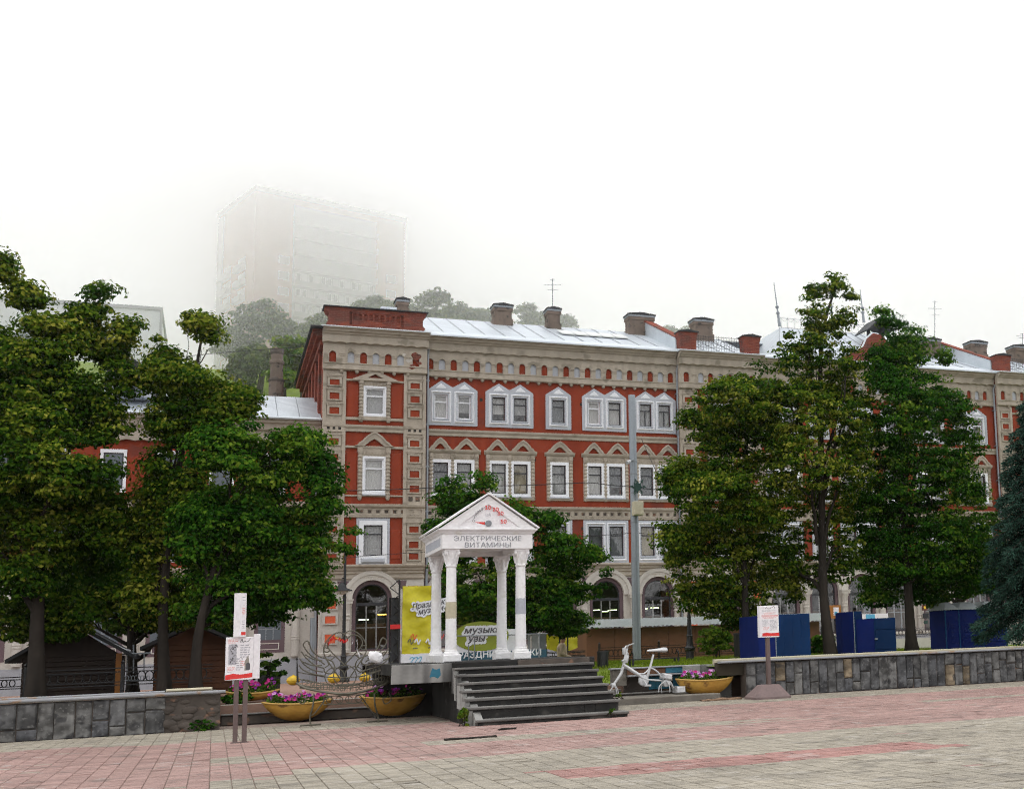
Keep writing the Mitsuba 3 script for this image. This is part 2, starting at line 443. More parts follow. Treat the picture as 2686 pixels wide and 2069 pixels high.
slabs, SW, SL = [], .25, .135
for i in range(int((-9 + 9) / SW), 0 + int(36 / SW)):
    x0 = -9 + i * SW
    y0 = 8.6 - rng.random() * SL
    run = rng.random() * .5
    while y0 < 31.25:
        l = SL * (1.0 if rng.random() > .08 else .5)
        cx, cy = x0 + SW / 2, y0 + l / 2
        d = np.array([cx, cy, -1.5]); zc = d @ _f
        px_, py_ = PX + F * (d @ RT) / zc, PY + F * (d @ DN) / zc
        if -60 < px_ < W0 + 60 and py_ < H0 + 60 and not (4.76 < cx < 8.0 and cy > 26.4) and not (cx < .18 and cy > 31.2):
            slabs.append((zc, px_, py_, x0, y0, l))
        y0 += l
slabs.sort()
field = {0: ([], []), 1: ([], []), 2: ([], [])}
single = 0
rest_v, rest_f, rest_uv, rn = [], [], [], 0
for zc, px_, py_, x0, y0, l in slabs:
    g = .0027
    tone = slab_tone(x0 + SW / 2, y0 + l / 2)
    if rng.random() < .012:
        tone = int(rng.integers(0, 2))
    a, b, c, d_ = x0 + g, x0 + SW - g, y0 + g, y0 + l - g
    sink = -.012 if rng.random() < .02 else 0
    h = rng.normal(0, .0016, 4) + sink
    e = .005
    v = np.array([(a, c, -.02), (b, c, -.02), (b, d_, -.02), (a, d_, -.02), (a + e, c + e, h[0]), (b - e, c + e, h[1]), (b - e, d_ - e, h[2]), (a + e, d_ - e, h[3])])
    qf = [[4, 5, 6, 7], [0, 1, 5, 4], [1, 2, 6, 5], [2, 3, 7, 6], [3, 0, 4, 7]]
    tri = np.array([[k[0], k[1], k[2]] for k in qf] + [[k[0], k[2], k[3]] for k in qf])
    u = (tone + .25, float(rng.random()))
    if single < 300 and 0 < px_ < W0 and py_ < H0:
        put('slab', MB().add(v, tri), 'pavers', 'plaza', tone=u); single += 1
    else:
        rest_v.append(v); rest_f.append(tri + rn); rest_uv.append(np.tile(u, (8, 1))); rn += 8
scene['plaza__slab_field'] = mikit.ply((np.vstack(rest_v), np.vstack(rest_f)), 'm_pavers', uv=np.vstack(rest_uv))
labels['plaza__slab_field'] = {'label': 'the farther slabs of the plaza', 'kind': 'stuff'}

# the walk behind the temple, the street in front of the facade
put('walk', MB().box(-14, 60, 34.2, 70, -.085, .43), 'path', label='reddish walk and street in front of the red building', kind='structure')


def lawn_z(x, y):
    side = sstep(9.5, 12.6, x) * (1 - sstep(31, 36, y) * .0)
    front = .40 + .42 * sstep(33.5, 46, y)
    z = front * (1 - side) + .86 * side
    return z * (1 - sstep(50, 55, y)) + .46 * sstep(50, 55, y)


def grid_sheet(x0, x1, y0, y1, fz, nx, ny):
    X, Y = np.meshgrid(np.linspace(x0, x1, nx), np.linspace(y0, y1, ny), indexing='ij')
    ii, jj = np.meshgrid(np.arange(nx - 1), np.arange(ny - 1), indexing='ij')
    q = np.stack([ii * ny + jj, (ii + 1) * ny + jj, (ii + 1) * ny + jj + 1, ii * ny + jj + 1], -1).reshape(-1, 4)
    return MB().add(np.stack([X, Y, fz(X, Y)], -1).reshape(-1, 3), q)


put('lawn_slope', grid_sheet(8.15, 12.3, 34.85, 55, lawn_z, 14, 40), 'lawn', smooth=True, label='grassy slope behind the silver bicycle', kind='structure')
put('lawn', grid_sheet(12.3, 58, 32.3, 55, lawn_z, 46, 40), 'lawn', smooth=True, label='bright green lawn rising behind the right stone wall', kind='structure')
put('tree_bed', grid_sheet(-14, .1, 31.9, 50, lambda x, y: .70 - .26 * sstep(42, 50, y) + .03 * np.sin(x * 3), 20, 20), 'soil', smooth=True, label='dark bare soil bed under the trees behind the left stone wall', kind='structure')

# grass blades on the lawn
def blades(n, x0, x1, y0, y1, fz, h, seed, wide=.006):
    r = np.random.default_rng(seed)
    x, y = r.uniform(x0, x1, n), r.uniform(y0, y1, n)
    keep = (meshkit.fbm(np.stack([x * .8, y * .8, x * 0], -1), 3, seed) > .33) & ((x > 12.4) | (y > 34.9))
    x, y = x[keep], y[keep]; n = len(x)
    z = fz(x, y); a = r.uniform(0, 2 * PI, n); L = h * r.uniform(.5, 1.4, n); w = wide * r.uniform(.7, 1.6, n)
    lean = r.uniform(.1, .7, n) * L; b = r.uniform(0, 2 * PI, n)
    v = np.stack([np.stack([x - w * np.cos(a), y - w * np.sin(a), z], -1), np.stack([x + w * np.cos(a), y + w * np.sin(a), z], -1),
                  np.stack([x + lean * np.cos(b), y + lean * np.sin(b), z + L], -1)], 1).reshape(-1, 3)
    t = np.repeat(r.random(n) * .6 + .4 * meshkit.noise(np.stack([x, y, x * 0], -1), seed), 3)[:, None]
    col = np.array([.085, .14, .014]) * (1 - t) + np.array([.25, .33, .03]) * t
    return v, np.arange(3 * n).reshape(-1, 3), col


gv, gf, gc = blades(52000, 8.2, 27, 32.5, 50, lawn_z, .11, 5, .009)
scene['grass'] = mikit.ply((gv, gf), 'm_leaf', color=gc)
labels['grass'] = {'label': 'short bright grass growing over the lawn behind the right wall', 'category': 'grass', 'kind': 'stuff'}


# ------------------------------------------------------------------ stone walls
def stone_wall(key, x0, x1, yf, h, zb, seed, plain=None, w=.35):
    r = random.Random(seed)
    put('core', MB().box(x0, x1, yf + .035, yf + .38, zb, h - .02), 'mortar', key)
    x, k = x0 + .01, 0
    while x < x1 - .12:
        ww = min(w * r.uniform(.82, 1.16), x1 - .01 - x)
        if plain and plain[0] < x + ww / 2 < plain[1]:
            x += ww; continue
        cuts = [zb + .01, h - .02]
        n = r.choice([1, 1, 2, 2, 2])
        if n == 2:
            cuts.insert(1, zb + (h - zb) * r.choice([.32, .38, .45, .6, .66]) + r.uniform(-.04, .04))
        for a, b in zip(cuts[:-1], cuts[1:]):
            g = .010
            c = r.uniform(.02, .035)
            m = MB().cbox(x + g, x + ww - g, yf - r.uniform(.0, .035), yf + .06, a + g, b - g, c)
            v = m.v[0]
            v[:, 0] += np.array([r.uniform(-.008, .008) for _ in range(12)]); v[:, 2] += np.array([r.uniform(-.008, .008) for _ in range(12)])
            v[8:, 1] += np.array([r.uniform(-.014, .014) for _ in range(4)])
            put('stone', m, 'rocks', key, tone=(r.randrange(60) + .5, .5))
        x += ww


t = thing('stone_wall', 'low wall of grey stone facing on the left, bare broken rubble at its right end', 'wall')
stone_wall(t, -9.5, .17, 31.3, .80, -.03, 3, plain=(-.95, .2))
rub = MB()
r_ = random.Random(8)
for k in range(26):
    x, z = r_.uniform(-.98, .12), r_.uniform(0, .72)
    rr = r_.uniform(.05, .13)
    s = trimesh.creation.icosphere(1, rr); v = np.array(s.vertices) * [1.4, .5, .8]
    v += .25 * rr * (meshkit.noise(v * 14 + k) - .5)[:, None]
    rub.add(v + [min(x, .03), 31.335, max(z, .06)], s.faces)
put('rubble', rub, 'mortar', t, smooth=40, label='bare rubble end where the facing stones have fallen off')
put('coping', MB().cbox(-9.5, .27, 31.2, 31.43, .80, .865, .02), 'coping', t)
put('coping', MB().cbox(-9.5, -.95, 31.74, 31.88, .79, .90, .02), 'coping', t)
put('end_stone', MB().cbox(-.93, .0, 31.55, 31.85, .865, .935, .03), 'box_tan', t)

t = thing('stone_wall', 'long low wall of grey stone facing on the right below the blue cabins', 'wall')
stone_wall(t, 13.06, 34, 31.8, .93, -.03, 5, w=.275)
put('coping', MB().cbox(12.3, 34, 31.7, 31.93, .93, .985, .02), 'coping', t)
put('coping', MB().cbox(12.3, 34, 32.16, 32.30, .90, 1.04, .02), 'box_tan', t)
put('soil_strip', MB().box(12.3, 34, 31.93, 32.16, .6, .95), 'soil', t)
for k in range(3):
    a = 13.05 - .45 * (k + 1)
    put('streaked_panel', MB().cbox(a + .01, a + .44, 32.80, 33.1, -.03, .90, .015), 'concrete_streak', t)
put('coping', MB().cbox(9.75, 12.3, 33.28, 33.6, .865, .905, .012), 'coping', t)
put('tan_panel', MB().cbox(10.2, 11.3, 33.34, 33.6, .70, .86, .01), 'rust', t)
put('tan_panel', MB().cbox(9.8, 10.19, 33.34, 33.6, .42, .86, .01), 'slab', t)
put('blue_panel', MB().cbox(11.31, 12.3, 33.34, 33.6, .71, .86, .01), 'graffiti', t)
put('ledge', MB().cbox(10.2, 12.3, 33.2, 33.6, .655, .70, .012), 'coping', t)
put('recess', MB().box(10.2, 12.3, 33.62, 33.7, -.03, .655), 'mortar', t)
for x in (10.9, 11.6):
    put('recess_panel', MB().cbox(x, x + .6, 33.56, 33.62, .28, .62, .01), 'graffiti', t)

t = thing('parapet', 'low streaked concrete parapet with blue stains behind the silver bicycle', 'wall')
put('upstand', MB().cbox(8.25, 12.2, 33.0, 33.25, -.03, .20, .02), 'slab', t)
put('ledge', MB().cbox(8.25, 10.2, 33.9, 34.6, .10, .32, .02), 'concrete', t)
put('cap', MB().cbox(8.25, 12.2, 32.95, 33.3, .20, .235, .01), 'stone_edge', t)
for k, (a, b) in enumerate([(8.6, 9.2), (9.3, 9.75)]):
    put('blue_stain', MB().box(a, b, 33.894, 33.91, .205, .285), 'graffiti', t)

t = thing('kerb_steps', 'two worn low concrete steps between the left wall and the dark platform', 'steps')
put('step', MB().cbox(.2, 4.7, 33.6, 34.25, -.03, .20, .02), 'mortar', t)
put('step', MB().cbox(.2, 4.7, 33.55, 33.9, .20, .235, .012), 'stone_edge', t)
put('step', MB().cbox(.2, 4.7, 34.25, 34.7, .2, .435, .02), 'concrete', t)
# ------------------------------------------------------------------ the red and cream facade
B = thing('brick_building', 'long four storey red and cream brick building with carved window surrounds and pale metal roof', 'building')
FY = 60.0
Z_ST, Z_CORN1, Z_B2, Z_B1, Z_FR, Z_EAVE = .4, 5.6, 8.3, 11.95, 14.47, 16.35


def rect(x0, x1, z0, z1):
    return sbox(x0, z0, x1, z1)


def arch_poly(cx, half, z0, zs):
    return Polygon([(cx - half, z0)] + [(cx + half, z0)] + arc(cx, zs, half, 0, PI, 18))


rw = random.Random(4)


def window(cx, w, z0, z1, yf, style, arched=None):
    """Frame, panes, curtain and the dark room behind; yf is the plane of the frame's front."""
    col = 'white' if style == 'white' else 'frame_dark'
    fw = .06 if style == 'white' else .045
    shape_ = rect(cx - w, cx + w, z0, z1) if not arched else arch_poly(cx, w, z0, arched)
    m = MB().xz(shape_.difference(shape_.buffer(-fw)), yf, yf + .07)
    zt = z0 + (z1 - z0) * (.70 if not arched else .62)
    bars = [rect(cx - w + fw, cx + w - fw, zt - .03, zt + .03)]
    if arched:
        bars = [rect(cx - w + fw, cx + w - fw, arched - .28, arched - .14)]
    elif style == 'cross':
        bars.append(rect(cx - .025, cx + .025, z0 + fw, zt - .03))
    for b in bars:
        m.xz(b, yf + .006, yf + .064)
    k = put('window', m, col, B)
    inner = shape_.buffer(-fw)
    for pz0, pz1 in (((z0, arched - .28), (arched - .14, z1)) if arched else ((z0, zt - .03), (zt + .03, z1))):
        pp = inner.intersection(rect(cx - w, cx + w, pz0, pz1))
        pts = list(pp.exterior.coords)[:-1]
        tri = trimesh.creation.triangulate_polygon(pp, engine='earcut')
        v = np.array(tri[0]); f = np.array(tri[1])
        if len(f):
            put('pane', MB().add(np.stack([v[:, 0], v[:, 0] * 0 + yf + .04, v[:, 1]], 1), f), 'glass', k)
    if arched:
        # glazing bars, the lit office behind
        g = MB()
        for dx in (-.22, .22):
            g.box(cx + dx - .03, cx + dx + .03, yf + .05, yf + .08, z0 + .05, arched - .28)
        g.box(cx - w + fw, cx + w - fw, yf + .052, yf + .078, z0 + .95, z0 + .99)
        put('glazing_bars', g, 'curtain', k)
        return k
    kind = rw.random()
    cm = rw.choice(['curtain', 'curtain', 'blind', 'curtain_dark', 'curtain_dark', 'curtain_cream']) if style != 'white' else rw.choice(['curtain', 'blind'])
    c = MB()
    n = 9
    drop = z1 - (z1 - z0) * (1.0 if kind < .8 else .7)
    xs = np.linspace(cx - w, cx + w, n * 2 + 1)
    yy = yf + .16 + .010 * np.cos(np.arange(len(xs)) * PI)
    if kind > .86:
        xs = xs[:7]; yy = yy[:7]
    v = np.array([(a, b, z) for a, b in zip(xs, yy) for z in (drop, z1)])
    f = [[2 * i, 2 * i + 2, 2 * i + 3, 2 * i + 1] for i in range(len(xs) - 1)]
    put('curtain', c.add(v, f), cm, k)
    return k


def cornice(name, x0, x1, y, prof, m, parent, side=0.0):
    """A moulding: prof is (out, z) from the bottom up, run from x0 to x1 in front of plane y, returned at its ends."""
    p = [(0, prof[0][1])] + list(prof) + [(0, prof[-1][1])]
    v, n = [], len(p)
    for xx, s in ((x0, -1), (x1, 1)):
        for o, z in p:
            v.append((xx + s * o * side, y - o, z))
    f = [[i, i + 1, n + i + 1, n + i] for i in range(n - 1)]
    for e in (0, n):
        f += [[e, e + i, e + i + 1, e + i + 1] for i in range(1, n - 1)] if e else [[e, e + i + 1, e + i, e + i] for i in range(1, n - 1)]
    f = [q[:3] for q in f if q[2] == q[3]] + [[q[0], q[1], q[2]] for q in f if q[2] != q[3]] + [[q[0], q[2], q[3]] for q in f if q[2] != q[3]]
    return put(name, MB().add(v, [q[::-1] for q in f]), m, parent)


def scallops(x0, x1, pitch, z, y, parent, depth=.10, edge=True):
    """The wavy apron under the cornice."""
    pts = [(x1, z + .62), (x0, z + .62)]
    n = max(4, int(round((x1 - x0) / pitch)))
    for i in range(n * 6 + 1):
        t = i / (n * 6)
        pts.append((x0 + (x1 - x0) * t, z + .055 * abs(math.sin(PI * n * t)) ** .7))
    put('scalloped_apron', MB().xz(Polygon(pts), y - depth, y), 'cream', parent)


def niches(x0, x1, centres, y, key, wn=.15):
    """The arcaded frieze: cream wall with arched niches, red and grey backs in turn."""
    wall = rect(x0, x1, Z_FR + .33, 15.72)
    for c in centres:
        wall = wall.difference(arch_poly(c, wn, 14.79, 15.18))
    put('arcade_frieze', MB().xz(wall, y - .16, y), 'cream', key)
    red, grey, caps, corb = MB(), MB(), MB(), MB()
    for i, c in enumerate(centres):
        (red if i % 2 == 0 else grey).box(c - wn - .02, c + wn + .02, y - .055, y - .02, 14.78, 15.36)
    mids = [(a + b) / 2 for a, b in zip(centres[:-1], centres[1:])]
    for c in mids:
        half = min(.13, (mids[1] - mids[0]) / 2 - wn - .0) if len(mids) > 1 else .12
        for dz in (15.12, 15.19):
            caps.box(c - .125, c + .125, y - .195, y - .158, dz, dz + .035)
        corb.lathe([(.02, 14.33), (.075, 14.38), (.10, 14.46), (.10, 14.5)], (c, y - .06, 0), 10)
    put('niche_back', red, 'red', key, kind='stuff', label='red backs of the arched niches'); put('niche_back', grey, 'greyblue', key, kind='stuff', label='grey backs of the arched niches')
    put('pier_caps', caps, 'cream', key, kind='stuff', label='small capitals of the arcade')
    put('corbels', corb, 'cream', key, kind='stuff', label='small corbels under the arcade')
    cornice('string_course', x0, x1, y, [(.16, 14.47), (.19, 14.5), (.19, 14.55), (.165, 14.57), (.165, 14.73), (.20, 14.75), (.20, 14.80), (.16, 14.81)], 'cream', key)


def main_cornice(x0, x1, y, key, m='cream'):
    cornice('main_cornice', x0, x1, y, [(.16, 15.70), (.18, 15.72), (.24, 15.98), (.30, 16.0), (.30, 16.07), (.38, 16.09), (.40, 16.16), (.50, 16.19), (.52, 16.28), (.62, 16.30), (.64, 16.345)], m, key)


def opening(wall, holes):
    for h in holes:
        wall = wall.difference(h)
    return wall


def surround_top(l, r, peaks, valley, eave, zb):
    pts = [(l, zb), (r, zb), (r, eave)]
    for i, p in enumerate(sorted(peaks, reverse=True)):
        pts.append((p, 14.31))
        if i < len(peaks) - 1:
            pts.append(((p + sorted(peaks, reverse=True)[i + 1]) / 2, valley))
    pts.append((l, eave))
    return Polygon(pts)


def ogee(cx, half, z0, h):
    """The kokoshnik gable: an ogee outline with little steps."""
    prof = [(1.0, 0), (.86, .08), (.74, .27), (.62, .36), (.50, .55), (.34, .74), (.20, .86), (.09, .95), (0, 1.0)]
    return [(cx + half * a, z0 + h * b) for a, b in prof] + [(cx - half * a, z0 + h * b) for a, b in prof[::-1][1:]]


def third_floor(l, r, cs, y, styles):
    p = surround_top(l, r, cs, 14.0, 13.88, 12.15)
    holes = [rect(c - .31, c + .31, 12.48, 13.63) for c in cs]
    put('window_surround', MB().xz(opening(p, holes), y - .07, y), 'greyblue', B, label='pale grey gabled window surround of the third floor')
    for c, st in zip(cs, styles):
        # bevelled white frame, gable panel
        o, i = (c - .47, c + .47, 12.27, 13.80), (c - .31, c + .31, 12.48, 13.63)
        m = MB()
        a = [(o[0], o[2]), (o[1], o[2]), (o[1], o[3]), (o[0], o[3])]; b = [(i[0], i[2]), (i[1], i[2]), (i[1], i[3]), (i[0], i[3])]
        aa = [(o[0] + .06, o[2] + .06), (o[1] - .06, o[2] + .06), (o[1] - .06, o[3] - .06), (o[0] + .06, o[3] - .06)]
        for k in range(4):
            j = (k + 1) % 4
            m.quad((a[k][0], y - .07, a[k][1]), (a[j][0], y - .07, a[j][1]), (aa[j][0], y - .15, aa[j][1]), (aa[k][0], y - .15, aa[k][1]))
            m.quad((aa[k][0], y - .15, aa[k][1]), (aa[j][0], y - .15, aa[j][1]), (b[j][0], y + .04, b[j][1]), (b[k][0], y + .04, b[k][1]))
        put('window_frame', m, 'white', B)
        put('gable_panel', MB().xz(Polygon([(c - .27, 13.93), (c + .27, 13.93), (c, 14.17)]), y - .10, y - .07), 'white', B)
        window(c, .31, 12.48, 13.63, y + .03, st)
        put('sill', MB().cbox(c - .36, c + .36, y - .13, y - .02, 12.40, 12.47, .015), 'greyblue', B)


def second_floor(l, r, cs, y, col='frame_dark', wide=.0):
    put('surround_back', MB().xz(opening(rect(l, r, 8.72, 10.86), [rect(c - .34 - wide, c + .34 + wide, 8.93, 10.37) for c in cs]), y - .05, y), 'cream', B)
    cornice('hood', l - .09, r + .09, y, [(.05, 10.80), (.09, 10.83), (.13, 10.86), (.17, 10.93), (.18, 10.98), (.1, 11.0)], 'cream', B)
    n = len(cs)
    for i, c in enumerate(cs):
        lo = l - .06 if i == 0 else (cs[i - 1] + c) / 2
        hi = r + .06 if i == n - 1 else (cs[i + 1] + c) / 2
        half = (hi - lo) / 2; cc = (hi + lo) / 2
        g = Polygon(ogee(cc, half, 10.98, .58))
        t = Polygon(ogee(cc, half * .55, 10.98, .30))
        put('gable', MB().xz(g.difference(t), y - .13, y).xz(g.difference(Polygon(ogee(cc, half - .07, 10.92, .56))), y - .18, y - .128), 'cream', B)
        o = rect(c - .48 - wide, c + .48 + wide, 8.76, 10.52)
        put('window_frame', MB().xz(o.difference(rect(c - .34 - wide, c + .34 + wide, 8.93, 10.37)), y - .085, y + .03), 'white', B)
        window(c, .34 + wide, 8.93, 10.37, y + .03, 'white' if col == 'white' else 'dark')
        put('sill', MB().cbox(c - .50 - wide, c + .50 + wide, y - .16, y - .05, 8.72, 8.80, .015), 'greyblue', B)
        d = MB()
        for k in range(6):
            d.box(c - .40 + k * .15, c - .40 + k * .15 + .07, y - .085, y - .048, 10.60, 10.70)
        d.box(c - .44, c + .44, y - .075, y - .048, 10.705, 10.74)
        put('dentils', d, 'cream', B)
    edges = [l + .10] + [(a + b) / 2 for a, b in zip(cs[:-1], cs[1:])] + [r - .10]
    for e in edges:
        pr = [(.06, 8.60), (.09, 8.66), (.11, 8.72)]
        z = 8.74
        while z < 10.55:
            for dz, rr in ((0, .075), (.03, .105), (.07, .105), (.10, .07), (.14, .06)):
                pr.append((rr, z + dz))
            z += .175
        pr += [(.11, 10.60), (.12, 10.80)]
        put('turned_column', MB().lathe(pr, (e, y - .055, 0), 8, 1, .9), 'cream', B)
    cornice('sill_course', l, r, y, [(.07, 8.62), (.10, 8.64), (.10, 8.69), (.12, 8.70), (.12, 8.73)], 'cream', B)


def first_floor(l, r, cs, y):
    put('window_surround', MB().xz(opening(rect(l, r, 5.52, 7.68), [rect(c - .35, c + .35, 5.90, 7.37) for c in cs]), y - .06, y), 'greyblue', B, label='pale grey flat window surround of the first floor')
    for c in cs:
        o, i = (c - .50, c + .50, 5.66, 7.56), (c - .35, c + .35, 5.90, 7.37)
        m = MB()
        a = [(o[0], o[2]), (o[1], o[2]), (o[1], o[3]), (o[0], o[3])]; b = [(i[0], i[2]), (i[1], i[2]), (i[1], i[3]), (i[0], i[3])]
        aa = [(o[0] + .05, o[2] + .05), (o[1] - .05, o[2] + .05), (o[1] - .05, o[3] - .05), (o[0] + .05, o[3] - .05)]
        for k in range(4):
            j = (k + 1) % 4
            m.quad((a[k][0], y - .06, a[k][1]), (a[j][0], y - .06, a[j][1]), (aa[j][0], y - .13, aa[j][1]), (aa[k][0], y - .13, aa[k][1]))
            m.quad((aa[k][0], y - .13, aa[k][1]), (aa[j][0], y - .13, aa[j][1]), (b[j][0], y + .04, b[j][1]), (b[k][0], y + .04, b[k][1]))
        put('window_frame', m, 'white', B)
        window(c, .35, 5.90, 7.37, y + .03, 'dark')
        put('sill', MB().cbox(c - .40, c + .40, y - .12, y, 5.80, 5.88, .02), 'greyblue', B)


def belts(x0, x1, y, pitch=.365):
    cornice('belt', x0, x1, y, [(.05, 11.64), (.07, 11.66), (.07, 11.78), (.10, 11.80), (.14, 11.86), (.15, 11.95), (.0, 11.97)], 'cream', B)
    cornice('belt', x0, x1, y, [(.08, 8.12), (.13, 8.15), (.19, 8.20), (.21, 8.30), (.02, 8.33)], 'cream', B)
    cornice('belt', x0, x1, y, [(.03, 7.70), (.09, 7.72), (.10, 7.80), (.05, 7.82)], 'cream', B)
    wall = rect(x0, x1, 7.82, 8.12)
    n = int((x1 - x0) / pitch)
    o = x0 + (x1 - x0 - n * pitch) / 2 + pitch / 2
    r_, f_ = MB(), MB()
    for k in range(n):
        c = o + k * pitch
        wall = wall.difference(rect(c - .11, c + .11, 7.87, 8.07))
        r_.box(c - .075, c + .075, y - .02, y + .0, 7.90, 8.04)
        f_.xz(rect(c - .11, c + .11, 7.87, 8.07).difference(rect(c - .075, c + .075, 7.90, 8.04)), y - .05, y - .001)
    put('panelled_band', MB().xz(wall, y - .09, y), 'cream', B)
    put('band_panels', r_, 'mortar', B, kind='stuff', label='small square recesses of the panelled band')
    put('band_rims', f_, 'cream', B, kind='stuff', label='rims of the small square recesses')


def ground_floor(x0, x1, arches, y, cols, half=.86, spr=4.01):
    """Cream arcade: arches with purple reveals on stubby carved columns, grey plinth."""
    wall = rect(x0, x1, 1.58, 5.0)
    spand = rect(x0, x1, 4.1, 4.86)
    for c in arches:
        wall = wall.difference(arch_poly(c, half, 1.58, spr))
    put('arcade_wall', MB().xz(wall, y, y + .45), 'cream_pale', B)
    pl = rect(x0, x1, .3, 1.58)
    for c in arches:
        pl = pl.difference(rect(c - .45, c + .45, .42, 1.15))
    put('plinth', MB().xz(pl, y - .06, y + .4), 'plinth', B)
    cornice('ledge', x0, x1, y, [(.06, 1.54), (.10, 1.56), (.10, 1.66), (.02, 1.70)], 'cream_pale', B)
    for c in arches:
        ring = arch_poly(c, half + .42, spr, spr).difference(arch_poly(c, half + .24, spr, spr))
        ring2 = arch_poly(c, half + .24, spr - .001, spr).difference(arch_poly(c, half, spr - .001, spr))
        put('archivolt', MB().xz(ring, y - .15, y).xz(ring2, y - .10, y), 'cream_pale', B)
        put('arch_reveal', MB().xz(arch_poly(c, half + .004, 1.60, spr).difference(arch_poly(c, half - .17, 1.78, spr)), y + .10, y + .42), 'purple', B)
        for s in (-1, 1):
            put('spandrel_panel', MB().xz(Polygon([(c + s * (half + .62), 4.84), (c + s * (half * .55), 4.84), (c + s * (half + .20), 4.60), (c + s * (half + .62), 4.35)]).buffer(0), y - .035, y), 'purple', B)
        window(c, half - .17, 1.78, spr + half - .17, y + .18, 'dark', arched=spr)
        put('basement_window', MB().xz(rect(c - .45, c + .45, .42, 1.15).difference(rect(c - .38, c + .38, .49, 1.08)), y + .02, y + .1).box(c - .02, c + .02, y + .03, y + .09, .49, 1.08), 'greyblue', B)
        put('basement_pane', MB().quad((c - .38, y + .06, .49), (c + .38, y + .06, .49), (c + .38, y + .06, 1.08), (c - .38, y + .06, 1.08)), 'glass', B)
    for c in cols:
        prof = [(.17, 1.66), (.17, 1.80), (.145, 1.84), (.14, 2.35), (.17, 2.38), (.17, 2.43), (.14, 2.46), (.14, 2.50), (.17, 2.53), (.17, 2.58), (.14, 2.62), (.135, 3.10), (.17, 3.13), (.17, 3.18), (.14, 3.21), (.14, 3.26), (.17, 3.29), (.17, 3.34), (.15, 3.38), (.17, 3.55), (.235, 3.78), (.245, 3.82)]
        put('carved_column', MB().lathe(prof, (c, y - .13, 0), 14).box(c - .25, c + .25, y - .36, y, 3.82, 3.96).box(c - .28, c + .28, y - .39, y, 3.96, 4.02), 'cream_pale', B)
    cornice('street_cornice', x0, x1, y, [(.06, 4.90), (.10, 4.95), (.10, 5.02), (.06, 5.05), (.06, 5.14), (.13, 5.17), (.13, 5.28), (.20, 5.31), (.22, 5.42), (.32, 5.46), (.34, 5.54), (.04, 5.58)], 'cream', B)


def squares(cx, y, zs, w=.21):
    for z0, z1 in zs:
        put('square_panel', MB().cbox(cx - w, cx + w, y - .11, y - .085, z0, z1, .006), 'red_panel', B)
        fr = rect(cx - w - .10, cx + w + .10, z0 - .06, z1 + .14).difference(rect(cx - w, cx + w, z0, z1))
        put('square_frame', MB().xz(fr, y - .15, y - .08).box(cx - w - .17, cx + w + .17, y - .20, y - .14, z1 + .16, z1 + .20).box(cx - w - .14, cx + w + .14, y - .175, y - .14, z1 + .10, z1 + .13), 'cream', B)


SQ3 = [(13.76, 14.02), (13.10, 13.40), (12.42, 12.73)]
SQ2 = [(11.02, 11.30), (10.29, 10.58), (9.57, 9.88), (8.88, 9.19)]
SQ1 = [(7.02, 7.30), (6.30, 6.60), (5.78, 6.06)]


YRT = FY + 6.0


